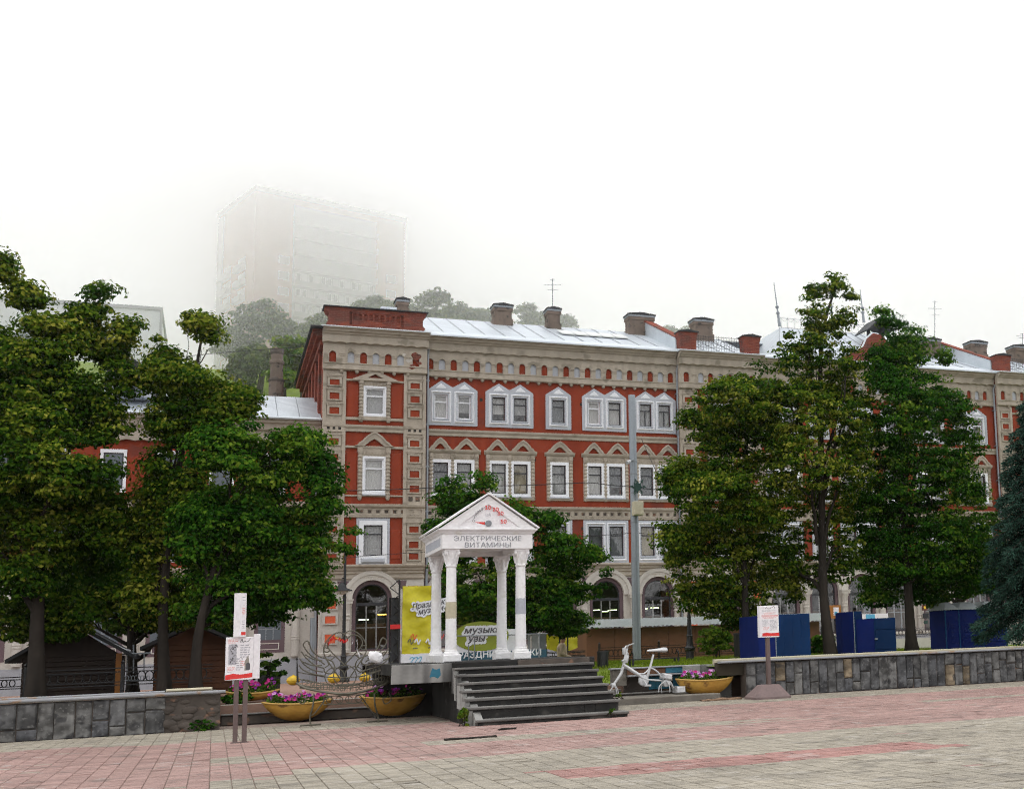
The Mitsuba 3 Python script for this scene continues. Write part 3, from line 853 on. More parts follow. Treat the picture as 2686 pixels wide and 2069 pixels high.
def tower(x0, y, left_side=False):
    """A narrow bay that stands forward of the wings: pilasters of square panels, one window on each floor."""
    x1 = x0 + 4.48
    cx = x0 + 2.23
    pl0, pl1, pr0, pr1 = x0, x0 + .95, x0 + 3.53, x1
    wh = [(cx - .50, cx + .50, 12.38, 13.80), (cx - .47, cx + .47, 8.80, 10.50), (cx - .41, cx + .41, 5.98, 7.36)]
    put('tower_wall', MB().xz(opening(rect(x0, x1, 5.0, 16.0), [rect(*h) for h in wh]), y, y + .4), 'red', B)
    put('tower_side', MB().box(x0, x0 + .35, y + .4, FY + 12.6, .3, 16.3), 'brick', B)
    if left_side:
        for z0, o in ((15.6, .18), (15.95, .32), (16.12, .5)):
            put('side_cornice', MB().box(x0 - o, x0, y - .2, FY + 12.6, z0, z0 + .2), 'brick', B)
        for k in range(5):
            put('side_pilaster', MB().box(x0 - .12, x0, FY + .9 + k * 2.3, FY + 1.5 + k * 2.3, 12.5, 15.6), 'brick', B)
        put('side_gutter', MB().box(x0 - .62, x0 + .3, y - .6, FY + 12.6, 16.32, 16.38), 'dark_metal', B)
    for a, b in ((pl0, pl1), (pr0, pr1)):
        put('pilaster', MB().box(a - .02, b + .02, y - .08, y, 5.55, 14.47), 'cream', B)
        put('pilaster_edge', MB().box(a - .02, a + .13, y - .13, y - .078, 5.6, 14.4).box(b - .13, b + .02, y - .13, y - .078, 5.6, 14.4), 'cream', B)
        squares((a + b) / 2, y, SQ3 + SQ2 + SQ1)
        s_ = MB()
        for k in range(3):
            s_.box((a + b) / 2 - .30 + k * .24, (a + b) / 2 - .18 + k * .24, y - .145, y - .128, 11.70, 11.95)
        put('slots', s_, 'room', B)
        put('slot_block', MB().xz(rect(a + .02, b - .02, 11.60, 12.05), y - .14, y - .06), 'cream', B)
        put('small_panel', MB().box((a + b) / 2 - .25, (a + b) / 2 - .06, y - .10, y - .075, 8.47, 8.68).box((a + b) / 2 + .06, (a + b) / 2 + .25, y - .10, y - .075, 8.47, 8.68), 'mortar', B)
    belts(x0, x1, y - .03)
    cs = [x0 + .36] + [x0 + 1.15 + k * .545 for k in range(5)] + [x0 + 4.02]
    niches(x0 - .05, x1 + .05, cs, y - .10)if False else niches(x0 - .05, x1 + .05, cs, y - .06, B)
    scallops(x0 - .1, x1 + .1, .55, 15.68, y - .30, B)
    main_cornice(x0 - .08, x1 + .12, y - .10, B)
    # recessed red panels beside the windows
    for a, b, z0, z1 in ((x0 + .97, x0 + 1.58, 12.30, 13.92), (x0 + 2.88, x0 + 3.50, 12.30, 13.92), (x0 + .97, x0 + 1.55, 8.86, 10.74), (x0 + 2.92, x0 + 3.50, 8.86, 10.74), (x0 + 2.95, x0 + 3.50, 5.75, 7.2)):
        put('wall_panel', MB().cbox(a + .06, b - .06, y - .03, y, z0 + .05, z1 - .05, .02), 'red_panel', B)
    cornice('string_course', x0 + .95, x0 + 3.53, y, [(.05, 12.18), (.09, 12.20), (.09, 12.30), (.03, 12.32)], 'cream', B)
    cornice('string_course', x0 + .95, x0 + 3.53, y, [(.05, 10.88), (.09, 10.90), (.09, 10.98), (.03, 11.0)], 'cream', B)
    cornice('string_course', x0 + .95, x0 + 3.53, y, [(.05, 14.0), (.09, 14.02), (.09, 14.09), (.03, 14.1)], 'cream', B)
    cornice('string_course', x0 + .95, x0 + 3.53, y, [(.05, 8.66), (.08, 8.68), (.08, 8.73), (.03, 8.74)], 'cream', B)
    # top window under a straight pediment
    l, r = cx - .68, cx + .68
    put('surround_back', MB().xz(rect(l, r, 12.25, 14.08).difference(rect(cx - .50, cx + .50, 12.38, 13.80)), y - .06, y), 'cream', B)
    ped = Polygon([(l - .35, 14.08), (r + .35, 14.08), (cx, 14.52)])
    put('gable', MB().xz(ped.difference(Polygon([(cx - .36, 14.16), (cx + .36, 14.16), (cx, 14.36)])), y - .16, y).box(l - .3, r + .3, y - .19, y, 14.03, 14.10), 'cream', B)
    put('window_frame', MB().xz(rect(cx - .50, cx + .50, 12.38, 13.80).difference(rect(cx - .42, cx + .42, 12.47, 13.71)), y - .07, y + .06), 'white', B)
    window(cx, .42, 12.47, 13.71, y + .02, 'white')
    for e in (l + .08, r - .08):
        pr = [(.06, 12.1), (.1, 12.2), (.1, 12.26)]
        z = 12.28
        while z < 13.8:
            pr += [(.07, z), (.105, z + .04), (.105, z + .08), (.06, z + .12)]; z += .16
        put('turned_column', MB().lathe(pr + [(.12, 13.9), (.12, 14.04)], (e, y - .07, 0), 8), 'cream', B)
    d = MB()
    for k in range(7):
        d.box(cx - .46 + k * .14, cx - .39 + k * .14, y - .10, y - .055, 13.84, 13.94)
    put('dentils', d, 'cream', B)
    # middle window under an ogee gable
    l, r = cx - .70, cx + .70
    put('surround_back', MB().xz(rect(l, r, 8.72, 10.90).difference(rect(cx - .47, cx + .47, 8.80, 10.50)), y - .06, y), 'cream', B)
    g = Polygon(ogee(cx, .86, 10.98, .68)); t_ = Polygon(ogee(cx, .48, 10.98, .34))
    put('gable', MB().xz(g.difference(t_), y - .14, y).xz(g.difference(Polygon(ogee(cx, .79, 10.92, .66))), y - .19, y - .138), 'cream', B)
    put('window_frame', MB().xz(rect(cx - .50, cx + .50, 8.78, 10.52).difference(rect(cx - .42, cx + .42, 8.90, 10.42)), y - .08, y + .05), 'white', B)
    window(cx, .42, 8.90, 10.42, y + .02, 'white')
    put('sill', MB().cbox(cx - .5, cx + .5, y - .16, y, 8.70, 8.78, .015), 'greyblue', B)
    for e in (l + .09, r - .09):
        pr = [(.05, 8.5), (.09, 8.58), (.1, 8.7)]
        z = 8.74
        while z < 10.6:
            pr += [(.07, z), (.105, z + .04), (.105, z + .08), (.06, z + .12)]; z += .17
        put('turned_column', MB().lathe(pr + [(.12, 10.7), (.12, 10.9)], (e, y - .07, 0), 8), 'cream', B)
    d = MB()
    for k in range(7):
        d.box(cx - .46 + k * .14, cx - .39 + k * .14, y - .10, y - .055, 10.60, 10.72)
    put('dentils', d, 'cream', B)
    # lower window
    put('window_surround', MB().xz(opening(rect(cx - .72, cx + .72, 5.50, 7.68), [rect(cx - .41, cx + .41, 5.98, 7.36)]), y - .06, y), 'greyblue', B)
    o = rect(cx - .60, cx + .60, 5.62, 7.56)
    put('window_frame', MB().xz(o.difference(rect(cx - .41, cx + .41, 5.98, 7.36)).difference(rect(cx - .48, cx + .48, 5.55, 5.86)), y - .11, y + .03), 'white', B)
    put('sill', MB().cbox(cx - .52, cx + .52, y - .17, y, 5.64, 5.86, .05), 'greyblue', B)
    window(cx, .41, 5.98, 7.36, y + .02, 'dark')
    ground_floor(x0, x1, [cx], y, [cx - 1.10, cx + 1.10])
    for a in (pl0, pr0):
        c = a + .47
        for z0, z1 in ((4.45, 4.58), (3.62, 4.0), (2.98, 3.3), (2.1, 2.5)):
            put('orange_panel', MB().cbox(c - .22, c + .22, y - .07, y - .02, z0, z1, .006), 'orange', B)
            put('square_frame', MB().xz(rect(c - .32, c + .32, z0 - .06, z1 + .12).difference(rect(c - .22, c + .22, z0, z1)), y - .09, y), 'cream_pale', B)
    # brick parapet over the bay
    return x1


def parapet_wide(x0, x1, y):
    w = x1 - x0
    p = put('brick_parapet', MB().box(x0 + .15, x1 - .15, y + .1, y + .8, 16.5, 17.28), 'brick', B, label='long dark red brick attic with flared ends over the left bay')
    put('cap', MB().yz(Polygon([(y - .12, 17.40), (y + 1.0, 17.40), (y + 1.0, 17.46), (y - .12, 17.44)]), x0 - .12, x1 + .12), 'dark_metal', p)
    for s, e in ((1, x0), (-1, x1)):
        put('flared_end', MB().xz(Polygon([(e + s * .10, 16.45), (e + s * 1.0, 16.45), (e + s * 1.0, 17.4), (e - s * .06, 17.4), (e + s * .02, 17.2), (e + s * .13, 17.1), (e + s * .13, 16.75), (e + s * .02, 16.65)]), y - .02, y + .85), 'brick', p)
    for k in range(9):
        a = x0 + 1.12 + k * (w - 2.24) / 9
        put('sunk_panel', MB().xz(rect(a, a + (w - 2.24) / 9, 16.55, 17.35).difference(rect(a + .05, a + (w - 2.24) / 9 - .05, 16.85, 17.15)), y + .03, y + .1), 'brick', p)
    put('band', MB().box(x0 + .1, x1 - .1, y, y + .12, 17.22, 17.38).box(x0 + .1, x1 - .1, y + .01, y + .12, 16.45, 16.62), 'brick', p)


def railing_attic(x0, x1, y):
    """Two brick pedestals with an iron railing of scrolls between them."""
    for e, s in ((x0, 1), (x1, -1)):
        lo, hi = sorted((e, e + s * .95))
        p = put('brick_pedestal', MB().xz(Polygon([(lo + .06, 16.4), (hi - .06, 16.4), (hi - .04, 17.1), (hi + .03, 17.32), (hi + .03, 17.42), (lo - .03, 17.42), (lo - .03, 17.32), (lo + .04, 17.1)]), y + .05, y + .7), 'brick', B)
        put('cap', MB().xz(Polygon([(lo - .08, 17.42), (hi + .08, 17.42), (hi + .08, 17.46), ((lo + hi) / 2, 17.56), (lo - .08, 17.46)]), y - .02, y + .78), 'dark_metal', p)
    a, b = x0 + .95, x1 - .95
    m = MB()
    for z in (16.55, 16.72, 17.16, 17.3):
        m.tube([(a, y + .3, z), (b, y + .3, z)], .012, 5)
    n = int((b - a) / .14)
    for k in range(n + 1):
        x = a + (b - a) * k / n
        m.tube([(x, y + .3, 16.45), (x, y + .3, 17.36)], .010, 4)
    for k in range(int((b - a) / .42)):
        c = a + .25 + k * .42
        m.tube([(c + .14 * math.cos(t), y + .3, 16.94 + .14 * math.sin(t)) for t in np.linspace(0, 2 * PI, 17)], .014, 5)
    put('roof_railing', m, 'iron', B)


def roof_slope(x0, x1, ye, ze, yr, zr, seam=1.15, skew=0.0, name='roof_sheet', hip=(0, 0)):
    """Standing seam sheets, each a part, from the eave to the ridge."""
    n = max(1, int(round((x1 - x0) / seam)))
    for k in range(n):
        a, b = x0 + (x1 - x0) * k / n, x0 + (x1 - x0) * (k + 1) / n
        ar = x0 + hip[0] + (x1 - hip[1] - x0 - hip[0]) * k / n; br = x0 + hip[0] + (x1 - hip[1] - x0 - hip[0]) * (k + 1) / n
        m = MB()
        m.add([(a + .012, ye, ze), (b - .012, ye, ze), (br - .012, yr, zr), (ar + .012, yr, zr), (a + .012, ye, ze - .04), (b - .012, ye, ze - .04), (br - .012, yr, zr - .04), (ar + .012, yr, zr - .04)],
              [[0, 1, 2, 3], [4, 7, 6, 5], [0, 4, 5, 1], [2, 6, 7, 3], [0, 3, 7, 4], [1, 5, 6, 2]])
        put(name, m, 'roof', B)
    s = MB()
    for k in range(n + 1):
        a = x0 + (x1 - x0) * k / n; ar = x0 + hip[0] + (x1 - hip[1] - x0 - hip[0]) * k / n
        s.tube([(a, ye, ze + .015), (ar, yr, zr + .015)], .022, 4)
    put('seams', s, 'pipe', B, kind='stuff', label='standing seams of the metal roof')


# windows of one wing, measured: (left, right, centres, styles)
GROUPS = [(8.86, 11.12, (9.42, 10.50), ('white', 'white')), (11.50, 13.81, (12.13, 13.18), ('dark', 'dark')), (14.42, 15.69, (15.055,), ('dark',)),
          (16.25, 18.53, (16.86, 17.92), ('white', 'dark')), (18.92, 21.17, (19.54, 20.55), ('cross', 'cross'))]


def wing(dx, x0, x1, groups, y):
    y1 = y + .45
    holes = []
    for l, r, cs, st in groups:
        holes += [rect(c + dx - .31, c + dx + .31, 12.48, 13.63) for c in cs] + [rect(c + dx - .34, c + dx + .34, 8.93, 10.37) for c in cs] + [rect(c + dx - .35, c + dx + .35, 5.90, 7.37) for c in cs]
    put('wing_wall', MB().xz(opening(rect(x0, x1, 5.0, 16.0), holes), y, y1), 'red', B)
    belts(x0, x1, y)
    n = int((x1 - x0) / .545)
    niches(x0, x1, [x0 + .18 + .545 * k for k in range(n + 1) if x0 + .18 + .545 * k < x1 - .12], y, B)
    scallops(x0, x1, .55, 15.68, y - .20, B)
    main_cornice(x0 + .1, x1 - .1, y, B)
    arches = []
    for l, r, cs, st in groups:
        cs = [c + dx for c in cs]
        third_floor(l + dx, r + dx, cs, y, st)
        second_floor(l + dx + .03, r + dx + .06, cs, y)
        first_floor(l + dx, r + dx, cs, y)
        arches.append(sum(cs) / len(cs))
    cols = [x0 + .22] + [(a + b) / 2 for a, b in zip(arches[:-1], arches[1:])] + [x1 - .25]
    ground_floor(x0, x1, arches, y, cols)
    for k, c in enumerate([(a + b) / 2 for a, b in zip(arches[:-1], arches[1:])]):
        for z in (13.4, 10.55, 7.2):
            if (k + int(z)) % 2:
                put('vent_hole', MB().box(c - .07, c + .07, y - .012, y + .01, z, z + .14), 'room', B)


TX0 = 4.17
tower(TX0, FY - .35, True)
wing(0, 8.72, 21.22, GROUPS, FY)
tower(21.25, FY - .35)
# middle block, mostly behind the trees, then the right wing and its bay
MIDG = [(25.9, 28.2, (26.45, 27.6), ('dark', 'dark')), (28.7, 29.95, (29.3,), ('dark',)), (30.4, 32.7, (31.0, 32.1), ('dark', 'dark')), (33.2, 34.5, (33.85,), ('dark',)), (35.1, 37.3, (35.7, 36.75), ('white', 'dark')), (37.9, 40.2, (38.5, 39.55), ('white', 'white'))]
wing(0, 25.78, 40.72, MIDG, FY)
tower(40.75, FY - .35)
put('wing_core', MB().box(TX0 + .3, 46, FY + 3.2, FY + 12.5, .3, 16.2), 'room', B)
put('office_floor', MB().box(TX0 + .4, 46, FY + .5, FY + 3.2, 1.2, 1.3).box(TX0 + .4, 46, FY + .46, FY + 3.2, 5.05, 5.2).box(TX0 + .4, 46, FY + .46, FY + 3.2, 8.3, 8.45).box(TX0 + .4, 46, FY + .46, FY + 3.2, 11.9, 12.05), 'room', B)
put('office_wall', MB().box(TX0 + .4, 46, FY + 3.1, FY + 3.19, 1.3, 3.0), 'room_warm', B)
put('rear_wall', MB().box(TX0 + .3, 46, FY + 12.4, FY + 12.8, .3, 16.3), 'brick', B)

# peeling plaster that shows the brick on the tall bay's frieze, soot-dark patches
rp = random.Random(12)
for k, (x, y, s_) in enumerate(((1092, 935, .30), (1072, 945, .18), (1082, 962, .20), (1060, 930, .12), (1100, 952, .14))):
    c = P(x, y, FY - .6)
    pts = [(c[0] + s_ * rp.uniform(.5, 1.1) * math.cos(a), c[2] + s_ * .7 * rp.uniform(.5, 1.1) * math.sin(a)) for a in np.linspace(0, 2 * PI, 12)[:-1]]
    put('peeled_patch', MB().xz(Polygon(pts).buffer(0), FY - .585, FY - .565), 'orange' if k == 99 else ('brick' if k % 2 == 0 else 'cream_pale'), B, label='patch of plaster peeled off down to the brick')

# roofs
ZR, YR = 18.95, FY + 6.0
put('eave_gutter', MB().yz(Polygon([(FY - .72, 16.33), (FY - .72, 16.40), (FY - .10, 16.68), (FY + .2, 16.70), (FY + .2, 16.33)]), 8.62, 21.2), 'roof_edge', B)
put('eave_gutter', MB().yz(Polygon([(FY - .72, 16.33), (FY - .72, 16.40), (FY - .10, 16.68), (FY + .2, 16.70), (FY + .2, 16.33)]), 25.8, 40.7), 'roof_edge', B)
for a in (TX0, 21.25, 40.75):
    put('eave_gutter', MB().yz(Polygon([(FY - 1.12, 16.345), (FY - 1.12, 16.39), (FY - .4, 16.56), (FY + .9, 16.60), (FY + .9, 16.34)]), a - .14, a + 4.62), 'roof_edge', B)
roof_slope(8.62, 22.4, FY + .05, 16.66, YR, ZR, .98)
roof_slope(22.42, 26.0, FY + .6, 16.7, YR, ZR - .05, .95)
roof_slope(TX0 - .1, 8.6, FY + .5, 16.6, YR, ZR - .2, .95, hip=(4.3, 0))
roof_slope(33.2, 46.0, FY + .05, 16.66, YR, ZR, 1.0)
put('roof_back', MB().quad((TX0 + 4.3, YR, ZR - .2), (46, YR, ZR - .05), (46, FY + 12.8, 16.2), (TX0 + .1, FY + 12.8, 16.25)).quad((TX0 - .1, FY + .5, 16.6), (TX0 + 4.25, YR, ZR - .22), (TX0 + 4.25, YR, ZR - .22), (TX0 - .1, FY + 12.6, 16.3)), 'roof', B)
# hipped roof of the middle block with its iron cresting
_h = P(2045, 860, FY + 4.6)
hx0, hx1, hz = _h[0] - 2.1, P(2275, 868, FY + 4.6)[0] + 1.6, _h[2]
roof_slope(hx0, hx1, FY + .1, 16.68, FY + 4.6, hz, .95, name='hip_sheet', hip=(2.1, 1.6))
put('hip_side', MB().quad((hx0, FY + .1, 16.66), (hx0 + 2.1, FY + 4.6, hz - .02), (hx0 + 2.1, FY + 7, hz - .02), (hx0, FY + 11, 16.66)).quad((hx1, FY + .1, 16.66), (hx1, FY + 11, 16.66), (hx1 - 1.6, FY + 7, hz - .02), (hx1 - 1.6, FY + 4.6, hz - .02)).quad((hx0 + 2.1, FY + 4.6, hz - .02), (hx1 - 1.6, FY + 4.6, hz - .02), (hx1 - 1.6, FY + 7, hz - .02), (hx0 + 2.1, FY + 7, hz - .02)), 'roof', B)
cr = MB()
for z in (hz + .06, hz + .62):
    cr.tube([(hx0 + 2.2, FY + 4.7, z), (hx1 - 1.7, FY + 4.7, z)], .014, 5)
for k in range(14):
    x = hx0 + 2.25 + k * (hx1 - hx0 - 4.0) / 13
    cr.tube([(x, FY + 4.7, hz), (x, FY + 4.7, hz + .70)], .013, 4)
    if k < 13:
        w_ = (hx1 - hx0 - 4.0) / 13
        cr.tube([(x + w_ * t, FY + 4.7, hz + .62 - .18 * math.sin(PI * t)) for t in np.linspace(0, 1, 8)], .010, 4)
put('roof_cresting', cr, 'wire_grey', B)
for (x0, y0, xt, yt) in ((2045, 856, 2030, 742), (2266, 846, 2256, 760), (2184, 852, 2177, 745)):
    a, b = P(x0, y0, FY + 4.7), P(xt, yt, FY + 4.7)
    m = MB().tube([a, a + (b - a) * .30, a + (b - a) * .31, b], [.09, .07, .045, .02], 6)
    for t in (.30, .44):
        c = a + (b - a) * t
        m.lathe([(.03, -.12), (.13, 0), (.03, .12)], c, 8)
    put('roof_spire', m, 'pipe', B)
# curved brick gable with its dark hood at the right of the hip
gx_ = P(2300, 960, FY - .1)[0]
put('curved_gable', MB().xz(Polygon([(gx_ - 1.9, 16.5), (gx_ + 1.9, 16.5), (gx_ + 1.9, 16.9), (gx_ + 1.2, 17.2), (gx_ + .9, 17.8), (gx_ + .3, 18.25), (gx_ - .1, 18.3), (gx_ - .5, 17.95), (gx_ - .75, 17.5), (gx_ - 1.3, 17.15), (gx_ - 1.9, 16.9)]), FY - .12, FY + .5), 'brick', B)
put('gable_cap', MB().tube([(gx_ - 1.9, FY + .1, 16.93), (gx_ - 1.3, FY + .1, 17.2), (gx_ - .72, FY + .1, 17.55), (gx_ - .5, FY + .1, 18.0), (gx_ - .1, FY + .1, 18.35), (gx_ + .3, FY + .1, 18.3)], .07, 6), 'roof_edge', B)
c = P(2292, 855, FY + 2.5)
put('dormer_hood', MB().xz(Polygon([(c[0] - .85, c[2] - .45), (c[0] - .7, c[2] - .45), (c[0], c[2] + .18), (c[0] + .7, c[2] - .45), (c[0] + .85, c[2] - .45), (c[0], c[2] + .36)]), FY + 1.6, FY + 3.4).box(c[0] - .45, c[0] - .3, FY + 2.4, FY + 2.6, c[2] - 1.1, c[2] - .2).box(c[0] + .3, c[0] + .45, FY + 2.4, FY + 2.6, c[2] - 1.1, c[2] - .2), 'dark_metal', B)
# firewalls of sheet metal across the roof, brick attics
for xf in (21.25, 40.75):
    put('firewall', MB().yz(Polygon([(FY + .0, 16.5), (FY + .0, 17.25), (YR + .1, ZR + .85), (YR + .1, ZR - .1)]), xf + .0, xf + .34), 'roof_edge', B)
    put('firewall_cap', MB().yz(Polygon([(FY - .03, 17.25), (FY - .03, 17.31), (YR + .15, ZR + .93), (YR + .15, ZR + .85)]), xf - .05, xf + .39), 'orange' if False else 'brick', B)
    railing_attic(xf + .0, xf + 4.5, FY - .75)
parapet_wide(TX0 + .05, 8.62, FY - .55)


# chimneys and roof furniture, placed where the photo shows them
def chimney(x0, x1, ytop, ybot, Y, style='old_brick', hood='dark_metal'):
    a, b = P(x0, ybot, Y), P(x1, ytop, Y)
    zt = b[2]; zb = min(a[2], P(x1, ybot, Y)[2]) - .5
    w = (b[0] - a[0])
    k = put('chimney', MB().box(a[0] + .03, b[0] - .03, Y, Y + .8, zb, zt - .14).box(a[0] - .03, b[0] + .03, Y - .06, Y + .86, zb, zb + .72).box(a[0] - .02, b[0] + .02, Y - .05, Y + .85, zt - .40, zt - .24), style, B)
    put('hood', MB().xz(Polygon([(a[0] - .08, zt - .13), (b[0] + .08, zt - .13), (b[0] + .06, zt - .06), ((a[0] + b[0]) / 2, zt + .03), (a[0] - .06, zt - .06)]), Y - .10, Y + .9), hood, k)
    put('hood_band', MB().box(a[0] - .03, b[0] + .03, Y - .07, Y + .87, zt - .22, zt - .13), 'pipe', k)


for args in ((1296, 1344, 798, 845, 65), (1437, 1470, 807, 858, 65), (1650, 1716, 824, 872, 65), (1821, 1870, 836, 884, 65), (1041, 1072, 782, 818, 65), (2428, 2466, 888, 925, 65), (2548, 2588, 895, 936, 65), (2660, 2700, 906, 940, 65)):
    chimney(*args)
a = P(1002, 818, 64.4)
put('vent_box', MB().box(a[0], P(1040, 818, 64.4)[0] - .03, 64.4, 65.0, a[2] - .6, a[2] + .15).box(a[0] - .06, P(1040, 818, 64.4)[0] + .0, 64.3, 65.1, a[2] + .15, a[2] + .26), 'roof_edge', B)
for (x, y0, y1, Y) in ((1449, 732, 808, 65.4), (2452, 790, 888, 65.4), (2682, 875, 906, 65.4)):
    a, b = P(x, y1, Y), P(x, y0, Y)
    m = MB().tube([a, b], .022, 5)
    for t, w_ in ((.98, .12), (.80, .45), (.62, .3)):
        c = a + (b - a) * t
        m.tube([c + [-w_, .1, 0], c + [w_, -.1, 0]], .012, 4)
    put('aerial', m, 'wire_grey', B)
m = MB()
a, b = P(1462, 880, 63.4), P(1636, 893, 63.4)
for k in range(5):
    x = a[0] + (b[0] - a[0]) * k / 5
    m.box(x + .03, x + (b[0] - a[0]) / 5 - .03, 62.4, 63.6, 17.93, 17.97)
m.move(lambda v: np.stack([v[:, 0], v[:, 1], 16.72 + (v[:, 1] - 60.05) * .385 + (v[:, 2] - 17.93) * 1.6], 1))
put('skylight', m, 'lamp_glass', B)
# rain pipes
for x, yb in ((8.78, 5.6), (21.22, 3.9), (40.70, 4.0)):
    m = MB().tube([(x - .0, FY - .42, 15.7), (x, FY - .22, 15.45), (x, FY - .22, .5)], .062, 8)
    for z in (14.2, 12.1, 10.1, 8.0, 5.9):
        m.box(x - .09, x + .09, FY - .30, FY - .05, z, z + .05)
    put('rain_pipe', m, 'pipe', B, smooth=40)
m = MB().tube([P(862, 1122, 60.2), P(830, 1136, 60.2), P(828, 1700, 60.2)], .06, 8)
put('rain_pipe', m, 'pipe', B, smooth=40)

# lit strip lamps in the offices behind the arches
scene['m_lit'] = {'type': 'diffuse', 'reflectance': {'type': 'rgb', 'value': [.8, .8, .8]}}
def lamp(x, y, z, l, col, lab):
    key = fresh('strip_lamp')
    scene[key] = mikit.ply(MB().box(x - l / 2, x + l / 2, y, y + .1, z, z + .05).mesh(), 'm_lit', emitter={'type': 'area', 'radiance': {'type': 'rgb', 'value': col}})
    labels[key] = {'label': lab, 'category': 'lamp', 'group': 'lit strip lamps seen through the arched windows'}
for px_, py_, Y, l, c, lab in ((1006, 1612, 62.2, .5, (1.6, .95, .12), 'lit amber strip lamp behind the arched window of the tall left bay'), (954, 1626, 62.6, .45, (.7, .8, .62), 'small pale strip lamp left of the amber one in the bay window'), (1565, 1601, 62, .35, (1.0, 1.3, .6), 'leftmost lit strip lamp in the arch left of the grey pole'), (1588, 1604, 62.4, .3, (.9, 1.2, .5), 'middle lit strip lamp in the arch left of the grey pole'), (1607, 1601, 62, .45, (1.0, 1.3, .6), 'rightmost lit strip lamp in the arch left of the grey pole'), (1692, 1597, 62, .25, (1.0, 1.3, .6), 'short lit strip lamp in the arch right of the grey pole'), (1718, 1595, 62, .4, (1.0, 1.3, .6), 'longer lit strip lamp in the arch right of the grey pole')):
    c_ = P(px_, py_, Y)
    lamp(c_[0], c_[1], c_[2], l, c, lab)

# ------------------------------------------------------------------ the lower wing on the left, its dormer and round chimney
L = thing('low_wing', 'lower red wing with pale metal roof left of the tall bay, half hidden by trees', 'building')
LY = FY + .4
put('wall', MB().box(-16, TX0 - .02, LY, LY + .4, 5.2, 11.2), 'red', L)
put('street_wall', MB().box(-16, TX0 - .02, LY - .05, LY + .4, 1.5, 5.2), 'cream_pale', L)
put('plinth', MB().box(-16, TX0 - .02, LY - .12, LY + .4, .3, 1.5), 'plinth', L)
cornice('cornice', -16, TX0 - .02, LY, [(.05, 11.1), (.12, 11.3), (.10, 11.6), (.25, 11.7), (.30, 11.95), (.42, 12.0), (.45, 12.2), (.05, 12.25)], 'cream', L)
cornice('belt', -16, TX0 - .02, LY, [(.06, 7.8), (.1, 7.9), (.08, 8.2), (.18, 8.3), (.2, 8.45), (.02, 8.5)], 'cream', L)
cornice('belt', -16, TX0 - .02, LY, [(.06, 5.1), (.1, 5.2), (.2, 5.4), (.25, 5.5), (.02, 5.55)], 'cream', L)
m = MB()
pts = [(TX0 - .02, 11.5), (-16, 11.5)] + [(-16 + (TX0 + 15.98) * i / 200, 11.02 + .06 * abs(math.sin(PI * 35 * i / 200))) for i in range(201)]
put('scalloped_apron', MB().xz(Polygon(pts), LY - .22, LY - .1), 'cream', L)
for k in range(9):
    x = -14.6 + k * 2.1
    for z0, z1 in ((8.95, 10.5), (5.95, 7.35)):
        put('window_frame', MB().xz(rect(x - .5, x + .5, z0 - .15, z1 + .15).difference(rect(x - .38, x + .38, z0, z1)), LY - .06, LY + .02), 'white', L)
        w_ = put('window', MB().xz(rect(x - .38, x + .38, z0, z1).difference(rect(x - .33, x + .33, z0 + .05, z1 - .05)), LY - .03, LY + .01), 'frame_dark', L)
        put('pane', MB().box(x - .33, x + .33, LY - .012, LY - .004, z0 + .05, z1 - .05), 'far_pane', w_)
    put('arch_window', MB().xz(arch_poly(x, .62, 1.8, 3.6), LY - .08, LY - .045), 'purple', L)
    put('arch_pane', MB().xz(arch_poly(x, .46, 2.35, 3.6), LY - .09, LY - .075), 'far_pane', L)
    put('glazing_bars', MB().box(x - .46, x + .46, LY - .11, LY - .09, 3.3, 3.38).box(x - .17, x - .13, LY - .11, LY - .09, 2.35, 3.3).box(x + .13, x + .17, LY - .11, LY - .09, 2.35, 3.3).box(x - .46, x + .46, LY - .108, LY - .09, 2.8, 2.84), 'wire_grey', L)
    put('panel_rim', MB().xz(rect(x - .40, x + .40, 1.92, 2.22).difference(rect(x - .36, x + .36, 1.96, 2.18)), LY - .10, LY - .08), 'cream_pale', L)
    put('column', MB().lathe([(.16, 1.6), (.16, 2.3), (.19, 2.34), (.16, 2.4), (.19, 2.46), (.16, 2.5), (.15, 3.2), (.2, 3.5), (.22, 3.7)], (x + 1.05, LY - .12, 0), 10), 'cream_pale', L)
n = 22
for k in range(n):
    a, b = -16 + 20.15 * k / n, -16 + 20.15 * (k + 1) / n
    put('roof_sheet', MB().add([(a + .01, LY - .5, 12.22), (b - .01, LY - .5, 12.22), (b - .01, LY + 3.6, 13.98), (a + .01, LY + 3.6, 13.98), (a + .01, LY - .5, 12.16), (b - .01, LY - .5, 12.16), (b - .01, LY + 3.6, 13.9), (a + .01, LY + 3.6, 13.9)], [[0, 1, 2, 3], [4, 7, 6, 5], [0, 4, 5, 1], [2, 6, 7, 3], [0, 3, 7, 4], [1, 5, 6, 2]]), 'roof', L)
put('gutter', MB().tube([(-16, LY - .56, 12.2), (TX0 - .02, LY - .56, 12.2)], .07, 6), 'roof_edge', L)
put('roof_back', MB().quad((-16, LY + 3.6, 13.95), (TX0, LY + 3.6, 13.95), (TX0, LY + 8, 11.5), (-16, LY + 8, 11.5)), 'roof', L)
put('end_wall', MB().box(-16.2, -16, LY, LY + 8, .3, 12.2).box(-16, TX0, LY + 7.8, LY + 8, .3, 11.6), 'brick', L)
c = P(347, 990, LY + .8)
put('dormer', MB().xz(Polygon([(c[0] - .75, c[2] - .9), (c[0] + .75, c[2] - .9), (c[0] + .75, c[2] - .05), (c[0], c[2] + .45), (c[0] - .75, c[2] - .05)]), LY + .5, LY + 3), 'greyblue', L, label='dormer window with a dark gabled hood')
